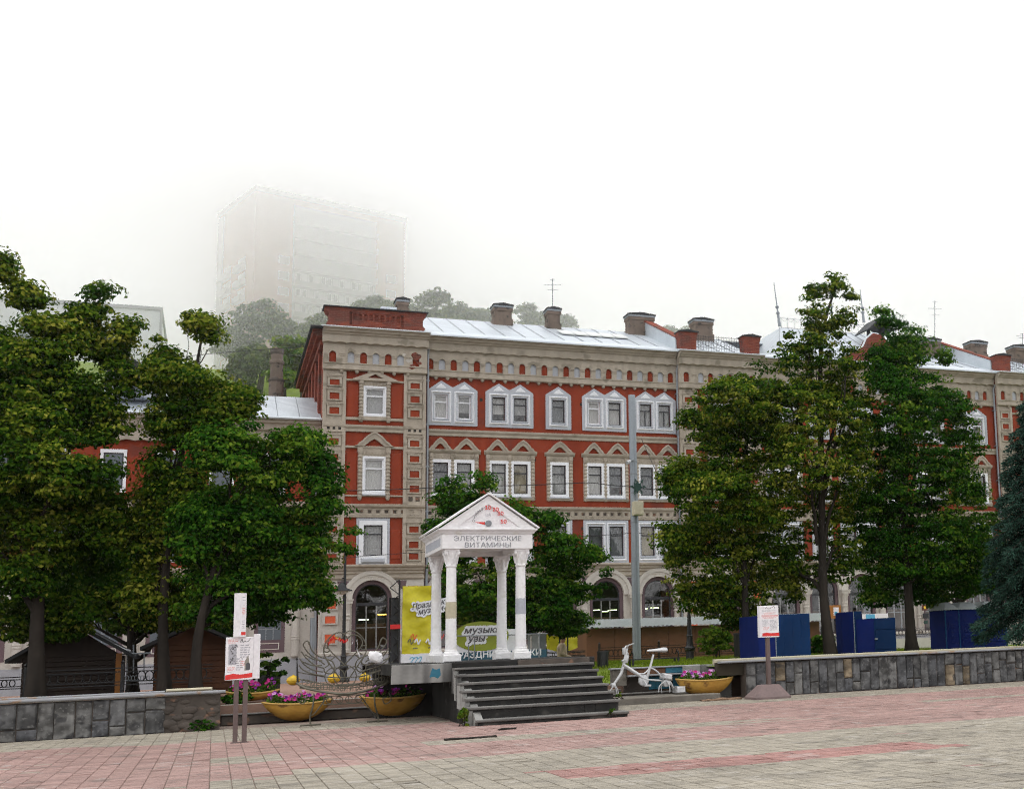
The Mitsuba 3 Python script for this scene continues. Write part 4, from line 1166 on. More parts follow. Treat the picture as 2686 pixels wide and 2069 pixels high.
put('dormer_roof', MB().xz(Polygon([(c[0] - 1.08, c[2] - .42), (c[0] - .8, c[2] - .0), (c[0], c[2] + .46), (c[0] + .8, c[2] - .0), (c[0] + 1.08, c[2] - .42), (c[0] + .92, c[2] + .12), (c[0], c[2] + .72), (c[0] - .92, c[2] + .12)]), LY + .1, LY + 3.2), 'dark_metal', L)
put('dormer_pane', MB().box(c[0] - .45, c[0] + .45, LY + .46, LY + .5, c[2] - .75, c[2] + .05), 'far_pane', L)
t = thing('chimney_stack', 'tall stained brick chimney stack with dark collars left of the tall bay', 'chimney')
a, b = P(725, 1035, 68), P(727, 910, 68)
R = (P(742, 960, 68)[0] - P(709, 960, 68)[0]) / 2
H_ = b[2] - a[2]
put('shaft', MB().lathe([(R * 1.22, a[2] - 2), (R * 1.2, a[2] + H_ * .30), (R * 1.08, a[2] + H_ * .33), (R * .98, a[2] + H_ * .9)], (a[0], 68.5, 0), 8), 'old_brick', t)
put('collar', MB().lathe([(R * 1.2, a[2] + H_ * .30), (R * 1.32, a[2] + H_ * .33), (R * 1.3, a[2] + H_ * .36), (R * 1.0, a[2] + H_ * .39)], (a[0], 68.5, 0), 8), 'mortar', t)
put('collar', MB().lathe([(R * 1.0, a[2] + H_ * .66), (R * 1.2, a[2] + H_ * .69), (R * 1.2, a[2] + H_ * .74), (R * 1.0, a[2] + H_ * .77)], (a[0], 68.5, 0), 8), 'old_brick', t)
put('crown', MB().lathe([(R * .98, a[2] + H_ * .88), (R * 1.12, a[2] + H_ * .92), (R * 1.1, a[2] + H_), (R * .7, a[2] + H_)], (a[0], 68.5, 0), 8), 'mortar', t)
# ------------------------------------------------------------------ trees
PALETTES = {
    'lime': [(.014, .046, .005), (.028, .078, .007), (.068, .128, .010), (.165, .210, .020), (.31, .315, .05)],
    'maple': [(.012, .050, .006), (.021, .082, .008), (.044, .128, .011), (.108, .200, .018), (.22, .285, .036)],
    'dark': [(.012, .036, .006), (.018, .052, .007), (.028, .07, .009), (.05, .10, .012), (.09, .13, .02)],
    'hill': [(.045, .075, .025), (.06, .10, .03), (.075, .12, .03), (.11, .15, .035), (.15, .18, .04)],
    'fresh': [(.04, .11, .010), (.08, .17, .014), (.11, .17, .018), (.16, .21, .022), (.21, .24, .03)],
}


def leaf_mesh(pos, nor, size, col, r, fold=.25):
    """Folded rhombic leaves: 2 triangles each."""
    n = len(pos)
    t = r.normal(size=(n, 3)); t -= nor * (t * nor).sum(1, keepdims=True); t /= np.linalg.norm(t, axis=1, keepdims=True) + 1e-9
    b = np.cross(nor, t)
    s = size[:, None]
    v = np.stack([pos - t * s * .5, pos + b * s * .36 + nor * s * fold * .4, pos + t * s * .6 - nor * s * .12, pos - b * s * .36 + nor * s * fold * .4], 1).reshape(-1, 3)
    i = np.arange(n)[:, None] * 4
    f = np.hstack([i, i + 1, i + 2, i, i + 2, i + 3]).reshape(-1, 3)
    return v, f, np.repeat(col, 4, 0)


def crown(lobes, count, size, seed, palette, depth=.9, spread=.36, yellow=0.0, per=60):
    """lobes: (centre, rx, rz). Clusters of leaves through the lobes, thickest near their skins."""
    r = np.random.default_rng(seed)
    vol = np.array([rx * rx * rz for _, rx, rz in lobes]) ** .62
    ncl = max(8, count // per)
    which = r.choice(len(lobes), ncl, p=vol / vol.sum())
    C = np.array([c for c, _, _ in lobes])[which]
    S = np.array([(rx, rx * depth, rz) for _, rx, rz in lobes])[which]
    d = r.normal(size=(ncl, 3)); d /= np.linalg.norm(d, axis=1, keepdims=True)
    rad = r.random(ncl) ** .36
    cl = C + d * S * rad[:, None]
    # gaps: whole sprays are missing where the noise is low
    keep = (meshkit.fbm(cl * 1.05, 3, seed) > .43) | (count < 3000)
    cl, d, S = cl[keep], d[keep], S[keep]
    ncl = len(cl)
    tone = np.clip(r.normal(.34, .17, ncl) + .8 * (meshkit.fbm(cl * .8, 3, seed + 9) - .5) + yellow, 0, 1)
    idx = np.repeat(np.arange(ncl), per)
    n = len(idx)
    # each spray is a little drooping dome of leaves
    u = r.normal(size=(n, 3)); u[:, 2] = np.abs(u[:, 2]) * .8 - .25
    u /= np.linalg.norm(u, axis=1, keepdims=True)
    big = spread * (.65 + .75 * r.random(ncl))
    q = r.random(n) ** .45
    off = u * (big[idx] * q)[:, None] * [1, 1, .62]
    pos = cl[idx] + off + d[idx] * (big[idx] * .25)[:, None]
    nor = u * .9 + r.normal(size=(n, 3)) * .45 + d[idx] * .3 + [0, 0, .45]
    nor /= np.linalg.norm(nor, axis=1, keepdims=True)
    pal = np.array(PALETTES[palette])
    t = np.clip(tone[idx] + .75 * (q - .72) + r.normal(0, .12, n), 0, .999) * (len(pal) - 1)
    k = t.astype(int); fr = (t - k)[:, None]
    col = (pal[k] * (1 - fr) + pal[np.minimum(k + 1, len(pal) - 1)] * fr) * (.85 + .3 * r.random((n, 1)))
    return leaf_mesh(pos, nor, size * (.65 + .7 * r.random(n)), col, r)


def limb_path(a, b, r, sag=.12, n=9):
    t = np.linspace(0, 1, n)[:, None]
    p = a + (b - a) * t
    L = np.linalg.norm(b - a)
    p[:, 2] += (np.sin(t[:, 0] * PI) * L * sag)
    w = np.cumsum(r.normal(size=(n, 3)) * L * .018, 0); w -= t * w[-1]
    return p + w


def tree(name, label, Y, trunk_px, lobes_px, count, size, seed, palette, r0=.20, group=None, bark='bark', limbs=None, yrand=.5, spread=.36, yellow=0.0, base=None, per=60, depth=.9):
    """trunk_px: the trunk's line in the photo; lobes_px: (x, y, rx, ry) of the foliage masses in the photo; all at depth Y."""
    r = np.random.default_rng(seed + 100)
    t = thing(name, label, 'tree', group)
    tr = np.array([P(x, y, Y) for x, y in trunk_px])
    if base is not None:
        tr[0][2] = base
    tr = curve(tr, 14)
    k = np.linspace(0, 1, len(tr))
    rad = r0 * (1 - .80 * k) * (1 + .5 * np.exp(-k * 14))
    m = MB().tube(tr, rad, 9)
    put('trunk', m, bark, t, smooth=True)
    sc = np.linalg.norm(P(lobes_px[0][0] + 50, lobes_px[0][1], Y) - P(lobes_px[0][0] - 50, lobes_px[0][1], Y)) / 100
    lobes = []
    for (x, y, rx, ry) in lobes_px:
        c = P(x, y, Y)
        o = r.normal() * yrand * min(rx * sc * 1.1, 1.6)
        low = (y - lobes_px[0][1]) / max(1.0, max(q_[1] for q_ in lobes_px) - lobes_px[0][1])
        c = P(x, y, Y + o - .9 + 2.3 * np.clip(low, 0, 1) ** 2)
        lobes.append((c, max(.35 * rx * sc, rx * sc * 1.0 - spread * .75), max(.35 * ry * sc, ry * sc * 1.0 - spread * .5)))
    order = sorted(range(len(lobes)), key=lambda i: -lobes[i][1])
    for i in order[:(limbs or 9)]:
        c = lobes[i][0]
        h = np.clip((c[2] - tr[0][2]) * .62 + tr[0][2], tr[0][2] + .22 * (tr[-1][2] - tr[0][2]), tr[-1][2])
        j = int(np.argmin(np.abs(tr[:, 2] - h)))
        pth = limb_path(tr[j], c + r.normal(size=3) * .1, r)
        m = MB().tube(pth, np.linspace(max(.018, rad[j] * .55), .012, len(pth)), 6)
        for _ in range(3):
            s = pth[r.integers(3, 8)]
            e = c + r.normal(size=3) * [lobes[i][1], lobes[i][1] * .8, lobes[i][2]] * .55
            q = limb_path(s, e, r, .08, 6)
            m.tube(q, np.linspace(max(.012, rad[j] * .2), .006, len(q)), 5)
        put('limb', m, bark, t, smooth=True)
    # ragged shoots on the outline
    for c, a_, b_ in list(lobes):
        for _ in range(2):
            d_ = r.normal(size=3); d_[2] = abs(d_[2]) * .9 + .05; d_ /= np.linalg.norm(d_)
            q_ = c + d_ * [a_ * 1.16, a_ * .9, b_ * 1.16]
            lobes.append((q_, r.uniform(.10, .22), r.uniform(.16, .38)))
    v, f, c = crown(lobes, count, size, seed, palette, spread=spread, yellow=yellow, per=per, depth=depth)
    key = fresh(t + '__crown')
    scene[key] = mikit.ply((v, f), 'm_leaf', color=c)
    return t


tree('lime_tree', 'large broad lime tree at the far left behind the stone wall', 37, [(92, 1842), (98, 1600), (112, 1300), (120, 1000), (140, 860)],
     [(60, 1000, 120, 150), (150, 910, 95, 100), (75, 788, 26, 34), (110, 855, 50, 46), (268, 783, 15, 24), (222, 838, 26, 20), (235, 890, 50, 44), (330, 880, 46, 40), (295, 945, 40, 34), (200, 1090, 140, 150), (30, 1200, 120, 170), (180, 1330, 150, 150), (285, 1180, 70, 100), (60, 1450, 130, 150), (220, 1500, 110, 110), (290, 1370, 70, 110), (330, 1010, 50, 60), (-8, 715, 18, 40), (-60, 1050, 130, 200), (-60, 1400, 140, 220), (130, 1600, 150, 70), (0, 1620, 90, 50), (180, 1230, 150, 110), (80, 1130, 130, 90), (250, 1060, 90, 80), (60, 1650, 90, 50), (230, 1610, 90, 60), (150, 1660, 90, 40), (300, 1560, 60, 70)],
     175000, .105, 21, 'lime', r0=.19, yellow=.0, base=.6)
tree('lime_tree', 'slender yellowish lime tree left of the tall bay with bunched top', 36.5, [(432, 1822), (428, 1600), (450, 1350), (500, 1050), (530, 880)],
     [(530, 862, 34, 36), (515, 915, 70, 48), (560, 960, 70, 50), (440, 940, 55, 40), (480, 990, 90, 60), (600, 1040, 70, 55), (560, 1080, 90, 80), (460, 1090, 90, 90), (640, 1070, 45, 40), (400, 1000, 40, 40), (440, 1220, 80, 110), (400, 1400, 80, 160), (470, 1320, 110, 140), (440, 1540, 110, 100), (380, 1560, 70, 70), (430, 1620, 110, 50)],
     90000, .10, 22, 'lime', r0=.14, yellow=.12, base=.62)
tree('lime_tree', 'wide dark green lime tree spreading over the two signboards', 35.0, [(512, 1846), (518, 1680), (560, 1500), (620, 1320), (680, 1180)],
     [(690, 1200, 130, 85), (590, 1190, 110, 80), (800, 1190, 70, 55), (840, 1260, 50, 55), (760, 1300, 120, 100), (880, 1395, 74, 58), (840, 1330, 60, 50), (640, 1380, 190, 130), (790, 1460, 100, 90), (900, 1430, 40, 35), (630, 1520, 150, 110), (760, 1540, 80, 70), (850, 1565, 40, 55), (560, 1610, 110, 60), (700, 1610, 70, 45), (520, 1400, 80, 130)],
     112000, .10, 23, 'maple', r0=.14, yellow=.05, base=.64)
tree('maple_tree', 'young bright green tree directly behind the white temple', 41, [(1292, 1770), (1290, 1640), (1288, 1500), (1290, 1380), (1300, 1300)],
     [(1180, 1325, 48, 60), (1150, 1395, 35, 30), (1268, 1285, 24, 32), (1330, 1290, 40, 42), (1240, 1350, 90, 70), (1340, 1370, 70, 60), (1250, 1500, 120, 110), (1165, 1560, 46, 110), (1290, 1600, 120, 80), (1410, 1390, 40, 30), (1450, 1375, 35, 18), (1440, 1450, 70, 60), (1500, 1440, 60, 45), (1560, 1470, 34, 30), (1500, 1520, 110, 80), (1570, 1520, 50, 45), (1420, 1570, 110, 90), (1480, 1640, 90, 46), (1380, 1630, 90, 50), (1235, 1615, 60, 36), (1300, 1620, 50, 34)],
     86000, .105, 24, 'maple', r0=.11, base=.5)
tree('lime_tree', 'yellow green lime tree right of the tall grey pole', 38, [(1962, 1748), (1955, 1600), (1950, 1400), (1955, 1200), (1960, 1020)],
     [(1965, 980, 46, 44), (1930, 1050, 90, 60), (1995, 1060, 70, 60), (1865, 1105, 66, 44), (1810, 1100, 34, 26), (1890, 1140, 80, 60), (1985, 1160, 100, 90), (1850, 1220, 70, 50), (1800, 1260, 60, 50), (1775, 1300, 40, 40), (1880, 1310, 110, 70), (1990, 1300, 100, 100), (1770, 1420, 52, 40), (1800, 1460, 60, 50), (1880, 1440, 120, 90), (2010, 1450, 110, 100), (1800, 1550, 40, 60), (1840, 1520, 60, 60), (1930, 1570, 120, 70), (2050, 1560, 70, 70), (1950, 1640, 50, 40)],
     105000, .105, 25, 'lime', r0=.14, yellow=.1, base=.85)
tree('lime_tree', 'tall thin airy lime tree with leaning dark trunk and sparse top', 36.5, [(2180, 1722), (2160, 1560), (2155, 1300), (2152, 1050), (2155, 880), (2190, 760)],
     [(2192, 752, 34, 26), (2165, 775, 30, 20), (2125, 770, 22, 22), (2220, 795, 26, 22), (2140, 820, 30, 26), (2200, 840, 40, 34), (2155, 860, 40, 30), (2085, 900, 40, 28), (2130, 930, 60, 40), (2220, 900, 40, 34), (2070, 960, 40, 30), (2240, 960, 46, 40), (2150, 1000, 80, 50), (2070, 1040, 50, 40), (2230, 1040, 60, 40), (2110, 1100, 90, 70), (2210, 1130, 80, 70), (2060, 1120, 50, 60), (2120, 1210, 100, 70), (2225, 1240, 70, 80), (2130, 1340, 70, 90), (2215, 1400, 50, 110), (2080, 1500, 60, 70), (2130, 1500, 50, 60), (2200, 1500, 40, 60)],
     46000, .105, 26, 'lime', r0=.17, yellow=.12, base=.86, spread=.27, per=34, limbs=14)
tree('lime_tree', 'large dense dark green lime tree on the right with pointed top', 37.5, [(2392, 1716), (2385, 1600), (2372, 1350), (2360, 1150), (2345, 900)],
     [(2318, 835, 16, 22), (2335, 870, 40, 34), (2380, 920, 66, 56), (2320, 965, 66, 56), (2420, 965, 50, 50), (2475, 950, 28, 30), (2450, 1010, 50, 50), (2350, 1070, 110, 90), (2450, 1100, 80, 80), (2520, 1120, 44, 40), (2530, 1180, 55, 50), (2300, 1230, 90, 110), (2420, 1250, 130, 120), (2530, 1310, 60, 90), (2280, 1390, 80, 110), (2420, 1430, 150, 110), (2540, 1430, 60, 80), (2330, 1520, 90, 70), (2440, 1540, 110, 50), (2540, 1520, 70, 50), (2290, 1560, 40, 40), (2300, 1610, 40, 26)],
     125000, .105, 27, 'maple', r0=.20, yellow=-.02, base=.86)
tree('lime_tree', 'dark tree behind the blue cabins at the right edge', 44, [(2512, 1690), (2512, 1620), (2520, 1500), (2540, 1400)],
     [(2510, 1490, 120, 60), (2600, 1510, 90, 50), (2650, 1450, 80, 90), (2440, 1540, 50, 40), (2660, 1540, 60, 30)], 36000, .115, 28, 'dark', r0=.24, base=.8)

tree('lime_tree', 'dark lime tree standing behind the wooden huts between the other left trees', 44, [(350, 1780), (345, 1650), (350, 1500), (360, 1350)],
     [(340, 1560, 130, 80), (250, 1500, 110, 80), (470, 1600, 110, 70), (560, 1560, 90, 80), (380, 1640, 120, 44), (180, 1620, 70, 50), (120, 1560, 90, 70), (520, 1660, 90, 36), (300, 1440, 120, 90), (640, 1600, 70, 60)], 60000, .125, 29, 'dark', r0=.16, base=.45)

# ---- the blue spruce at the right edge
sp = thing('spruce_tree', 'blue green spruce with drooping layered branches at the right edge', 'tree')
SY = 33.4
r = np.random.default_rng(40)
base = G(2760, 1760, .86); base = P(2768, 1720, SY)
top = P(2745, 1000, SY)
put('trunk', MB().tube([[base[0], SY, .8], (base + top) / 2, top], [.20, .14, .05], 8), 'bark', sp, smooth=True)
NV, NF, NC, nn = [], [], [], 0
limbs = MB()
zs = np.linspace(2.2, 9.6, 19)
for zi, z in enumerate(zs):
    q = (z - 1.0) / (top[2] - 1.0)
    L = 2.55 * (1 - q) ** .55 + .35
    nb = 9
    for b in range(nb):
        a = 2 * PI * (b + .5 * (zi % 2) + r.uniform(-.2, .2)) / nb
        l = L * r.uniform(.82, 1.12)
        s = np.linspace(0, 1, 9)
        px_ = base[0] + (top[0] - base[0]) * q + np.cos(a) * l * s
        py_ = SY + np.sin(a) * l * s
        pz_ = z + .30 * l * s - .95 * l * s ** 2 + .34 * l * s ** 3.5
        p = np.stack([px_, py_, pz_], 1)
        limbs.tube(p, np.linspace(.03, .008, 9), 4)
        n = int(430 * l)
        tt = r.random(n) ** .7
        i = np.clip((tt * 8).astype(int), 0, 7); fr = (tt * 8 - i)[:, None]
        c = p[i] * (1 - fr) + p[i + 1] * fr
        wide = (.06 + .19 * np.sin(PI * np.clip(tt, .12, .95)))[:, None]
        side = np.stack([-np.sin(a) * np.ones(n), np.cos(a) * np.ones(n), np.zeros(n)], 1)
        off = side * r.normal(size=(n, 1)) * wide + np.stack([np.zeros(n), np.zeros(n), -np.abs(r.normal(size=n)) * .16], 1)
        c = c + off
        d = np.stack([np.cos(a) * np.ones(n), np.sin(a) * np.ones(n), np.zeros(n)], 1) * .7 + side * np.sign((off * side).sum(1, keepdims=True)) * .6 + r.normal(size=(n, 3)) * .45 + [0, 0, -.25]
        d /= np.linalg.norm(d, axis=1, keepdims=True)
        nl = r.uniform(.10, .20, (n, 1))
        wv = np.cross(d, r.normal(size=(n, 3))); wv /= np.linalg.norm(wv, axis=1, keepdims=True)
        v = np.stack([c - wv * .020, c + wv * .020, c + d * nl + wv * .006], 1).reshape(-1, 3)
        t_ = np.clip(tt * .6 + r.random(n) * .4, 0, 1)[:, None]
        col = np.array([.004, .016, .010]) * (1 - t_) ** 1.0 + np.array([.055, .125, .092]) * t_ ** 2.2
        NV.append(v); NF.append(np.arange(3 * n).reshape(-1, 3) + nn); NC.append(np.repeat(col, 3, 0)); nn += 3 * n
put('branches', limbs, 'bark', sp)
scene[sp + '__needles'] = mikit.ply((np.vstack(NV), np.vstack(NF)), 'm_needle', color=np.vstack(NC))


# ---- shrubs and weeds
def bush(name, label, c, rx, rz, count, size, seed, palette, group=None, cat='plant'):
    t = thing(name, label, cat, group)
    rr = np.random.default_rng(seed)
    lob = [(np.array(c) + rr.normal(size=3) * [rx * .35, rx * .3, rz * .25], rx * .75, rz * .75) for _ in range(5)]
    v, f, col = crown(lob, count, size, seed, palette, spread=rx * .22, per=18)
    v[:, 2] = np.maximum(v[:, 2], c[2] - rz)
    scene[t + '__foliage'] = mikit.ply((v, f), 'm_leaf', color=col)
    m = MB()
    for _ in range(7):
        b = np.array([c[0], c[1], c[2] - rz]) + rr.normal(size=3) * [.08, .08, 0]
        m.tube(limb_path(b, np.array(c) + rr.normal(size=3) * [rx * .5, rx * .4, rz * .4], rr, .02, 5), [.015, .012, .01, .008, .005], 4)
    put('stems', m, 'bark', t)
    return t


c = P(1882, 1680, 44); bush('bush', 'round fresh green bush in front of the brown kiosk beside a dark bin', c, .62, .62, 5200, .11, 51, 'fresh')
c = P(2150, 1690, 42); bush('bush', 'small green bush between the first blue cabin and a tree trunk', c, .40, .45, 2200, .11, 52, 'maple')
c = P(1213, 1879, 26.6); bush('weed', 'tuft of green weeds growing at the left foot of the steps', c, .13, .24, 420, .07, 53, 'fresh')
c = P(1604, 1868, 26.2); bush('weed', 'tiny green weed growing from the lowest step near its right end', c, .06, .07, 60, .05, 54, 'fresh')
c = P(1618, 1824, 31.2); bush('weed', 'little weed at the front corner of the bicycle slab', c, .09, .09, 90, .05, 55, 'fresh')
c = P(520, 1905, 31.2); bush('weed', 'low dark weeds growing at the broken end of the left wall', c, .30, .10, 420, .06, 56, 'maple')
c = P(700, 1752, 36); bush('shrub', 'thin leafy shrub beside the double signboard', c, .42, .55, 520, .14, 57, 'dark')
c = P(625, 1830, 35); bush('shrub', 'low green plants at the end of the ochre flower trough behind the signboard', c, .35, .16, 800, .08, 58, 'maple')

# ---- trees on the hillside, fading into the fog
hill = [(790, 945, 62, 60, 84, 'fresh', 'pale green tree on the hill just left of the tall bay'), (745, 1000, 40, 40, 82, 'fresh', 'small pale tree behind the round chimney'),
        (715, 850, 70, 70, 120, 'hill', 'misty tree on the hill under the tower block'), (640, 900, 60, 60, 122, 'hill', 'misty tree at the foot of the tower block'), (830, 870, 60, 60, 118, 'hill', 'misty tree rising behind the brick attic'),
        (980, 815, 46, 36, 125, 'hill', 'misty tree left of the vent box on the roof'), (1040, 830, 40, 34, 122, 'hill', 'misty tree behind the first roof chimney'), (1140, 815, 50, 42, 120, 'hill', 'misty tree above the roof ridge right of the attic'),
        (1195, 835, 44, 34, 118, 'hill', 'misty tree just right of the big hill tree'), (1260, 840, 44, 30, 122, 'hill', 'misty tree left of the broad roof chimney'), (1400, 845, 50, 30, 124, 'hill', 'misty tree between the two roof chimneys'), (1475, 850, 30, 20, 124, 'hill', 'thin misty tree behind the narrow roof chimney'),
        (1775, 880, 36, 18, 118, 'hill', 'misty tree top showing above the roof by the brick pedestal'), (640, 965, 26, 46, 90, 'hill', 'slim dark poplar on the hill left of the round chimney'), (680, 940, 22, 30, 92, 'hill', 'small dark poplar beside the slim one'), (880, 900, 50, 50, 110, 'hill', 'misty tree behind the left bay')]
for i, (x, y, rx, ry, Y, pal, lab) in enumerate(hill):
    sc = Y / 3268.0 * .93
    c = P(x, y, Y)
    t = thing('hill_tree', lab, 'tree', None)
    rr = np.random.default_rng(70 + i)
    lob = [(c + rr.normal(size=3) * [rx * sc * .45, rx * sc * .4, ry * sc * .32], rx * sc * .55, ry * sc * .55) for _ in range(7)]
    v, f, col = crown(lob, 5200, .32, 70 + i, pal, spread=.5, per=18)
    scene[t + '__crown'] = mikit.ply((v, f), 'm_leaf', color=col)
    zb = float(hill_z(c[0], Y))
    put('trunk', MB().tube([[c[0], Y, min(zb, c[2] - 1) - .5], [c[0] + .2, Y, (zb + c[2]) / 2], c], [.25, .2, .08], 7), 'bark', t, smooth=True)
# ------------------------------------------------------------------ the temple on its steps
ST = thing('stone_steps', 'dark stone steps with worn pale edges leading up to the white temple', 'steps')
SX0, SX1 = 4.76, 8.0
rs = random.Random(17)
TOPS = [.12, .36, .53, .69, .85, 1.01, 1.16]
for k, zt in enumerate(TOPS):
    yk = 26.28 + .335 * k
    x0, x1 = SX0 + (.10 if k == 0 else 0) - .0, (8.08 if k == 0 else SX1 - .02 * k)
    zb = -.03 if k < 2 else TOPS[k - 1] - .05
    n = 4
    cuts = [x0 + .06] + sorted(rs.uniform(x0 + .4, x1 - .4) for _ in range(2)) + [x1 - .02]
    for a, b in zip(cuts[:-1], cuts[1:]):
        put('riser', MB().cbox(a + .003, b - .003, yk + .05, 29.2, zb, zt - .055, .008), 'stone_dark', ST)
    m = MB().cbox(x0, x1, yk, yk + .42, zt - .055, zt, .014)
    v = m.v[0]; v[:, 2] += np.array([rs.uniform(-.006, .006) for _ in range(12)])
    put('tread', m, 'stone_edge', ST, label='worn pale tread edge')
    if k > 0:
        put('side_stone', MB().cbox(SX0 + .0, SX0 + .10, yk + .04, yk + .36, max(-.03, zt - .55), zt - .06, .01), 'concrete_streak', ST)

PF = thing('platform', 'dark streaked concrete platform under the white temple, hollow beneath on the left', 'platform')
put('slab', MB().cbox(3.5, 8.0, 28.66, 33.2, 1.05, 1.285, .02), 'stone_dark', PF)
put('front_course', MB().cbox(SX0 + .0, 6.2, 28.60, 28.75, 1.12, 1.27, .01), 'stone_dark', PF)
put('front_course', MB().cbox(6.21, 7.86, 28.60, 28.75, 1.12, 1.275, .01), 'mortar', PF)
put('fascia', MB().cbox(3.5, SX0 - .0, 28.60, 28.8, .86, 1.27, .01), 'concrete_streak', PF, label='streaked concrete edge with blue graffiti')
put('graffiti', MB().xz(Polygon([(4.28, .98), (4.34, 1.18), (4.42, 1.14), (4.5, 1.17), (4.52, 1.02), (4.46, .95), (4.38, .99)]), 28.592, 28.602), 'graffiti', PF)
put('stringer', MB().yz(Polygon([(26.5, -.03), (26.9, -.03), (29.3, .86), (29.3, 1.2), (28.6, 1.15), (26.36, .12)]), SX0 + .10, SX0 + .25), 'concrete_streak', PF)
put('back_support', MB().box(4.9, 8.0, 29.2, 33.1, -.03, 1.06).box(3.6, 4.9, 32.3, 33.1, -.03, 1.06), 'stone_dark', PF)

GZ = thing('white_temple', 'small white four columned temple with a dial in its pediment', 'gazebo')
gx0, gx1, gy0, gy1 = 4.68, 6.76, 29.5, 32.1
ent0, ent1 = 3.86, 4.30
put('frieze', MB().cbox(gx0, gx1, gy0, gy0 + .22, ent0, ent1 - .09, .006), 'gazebo', GZ)
put('frieze', MB().box(gx0, gx0 + .22, gy0 + .221, gy1, ent0, ent1 - .09), 'gazebo', GZ)
put('frieze', MB().box(gx1 - .22, gx1, gy0 + .221, gy1, ent0, ent1 - .09), 'gazebo', GZ)
put('frieze', MB().box(gx0 + .221, gx1 - .221, gy1 - .22, gy1, ent0, ent1 - .09), 'gazebo', GZ)
put('side_panel', MB().box(gx0 - .008, gx0, gy0 + .25, gy1 - .2, ent0 + .08, ent1 - .17), 'box_tan' if False else 'greyblue', GZ)
put('ceiling', MB().box(gx0 + .221, gx1 - .221, gy0 + .221, gy1 - .221, ent0 + .12, ent0 + .2), 'gazebo', GZ)
m = MB()
pr = [(.0, ent1 - .09), (.03, ent1 - .085), (.05, ent1 - .05), (.085, ent1 - .02), (.10, ent1), (.10, ent1 + .025)]
n = len(pr)
for k, (o, z) in enumerate(pr):
    m.v.append(np.array([(gx0 - o, gy0 - o, z), (gx1 + o, gy0 - o, z), (gx1 + o, gy1 + o, z), (gx0 - o, gy1 + o, z)]))
f = []
for k in range(n - 1):
    for j in range(4):
        a, b = k * 4 + j, k * 4 + (j + 1) % 4
        f += [[a, b, b + 4], [a, b + 4, a + 4]]
top4 = (n - 1) * 4
f += [[top4, top4 + 1, top4 + 2], [top4, top4 + 2, top4 + 3]]
m.f.append(np.array(f)); m.n = 4 * n
put('cornice', m, 'gazebo', GZ)
cxg = (gx0 + gx1) / 2
zp = ent1 + .027
apex = 5.13
tri = Polygon([(gx0 - .02, zp), (gx1 + .02, zp), (cxg, apex - .06)])
put('pediment', MB().xz(tri, gy0 - .02, gy1), 'gazebo', GZ)
inner = Polygon([(gx0 + .31, zp + .03), (gx1 - .31, zp + .03), (cxg, apex - .235)])
put('raking_border', MB().xz(Polygon([(gx0 - .06, zp), (gx1 + .06, zp), (cxg, apex - .03)]).difference(inner), gy0 - .06, gy0 - .021), 'gazebo', GZ)
for s in (-1, 1):
    e = cxg + s * (gx1 - gx0) / 2 + s * .13
    put('roof_sheet', MB().xz(Polygon([(e, zp - .0), (cxg, apex), (cxg, apex + .045), (e + s * .02, zp + .03)]) if s > 0 else Polygon([(e, zp), (e + s * .02, zp + .03), (cxg, apex + .045), (cxg, apex)]), gy0 - .12, gy1 + .12), 'gazebo', GZ)
# the dial
dc = np.array([cxg + .0, zp + .12])
D = put('dial', MB().xz(inner.buffer(-.012), gy0 - .028, gy0 - .0205), 'board', GZ, label='white dial panel of the pediment')
put('needle', MB().xz(Polygon([(dc[0] - .31, dc[1] + .03), (dc[0] - .08, dc[1] - .03), (dc[0] - .08, dc[1] + .035)]), gy0 - .036, gy0 - .029), 'print_red', D)
put('hub', MB().lathe([(.075, 0), (.075, .03), (.05, .04), (0, .04)], (0, 0, 0), 18).move(lambda v: np.stack([v[:, 0] + dc[0], gy0 - .028 - v[:, 2], v[:, 1] + dc[1]], 1)), 'wire_grey', D)
for k, (lab, a, red) in enumerate([('0', 172, 0), ('1', 158, 0), ('2', 146, 0), ('3', 135, 0), ('4', 125, 0), ('5', 115, 0), ('10', 92, 1), ('20', 62, 1), ('30', 38, 1), ('50', 4, 1)]):
    rr = .46 if a < 165 and a > 20 else .48
    rr = .35
    put('numeral', text(lab, .085 if red else .065, dc[0] + rr * math.cos(math.radians(a)), gy0 - .064, dc[1] + rr * math.sin(math.radians(a)) - .02, .004, bold=bool(red), center=True), 'print_red' if red else 'print_dark', D)
put('unit', text('µA', .075, dc[0], gy0 - .030, dc[1] + .17, .004, center=True), 'print_grey', D)
put('lettering', text('ЭЛЕКТРИЧЕСКИЕ', .112, cxg, gy0 - .001, ent0 + .185, .010, bold=False, width=1.55, center=True), 'letter_grey', GZ, label='grey capitals reading ЭЛЕКТРИЧЕСКИЕ')
put('lettering', text('ВИТАМИНЫ', .112, cxg, gy0 - .001, ent0 + .035, .010, bold=False, width=1.06, center=True), 'letter_grey', GZ, label='grey capitals reading ВИТАМИНЫ')
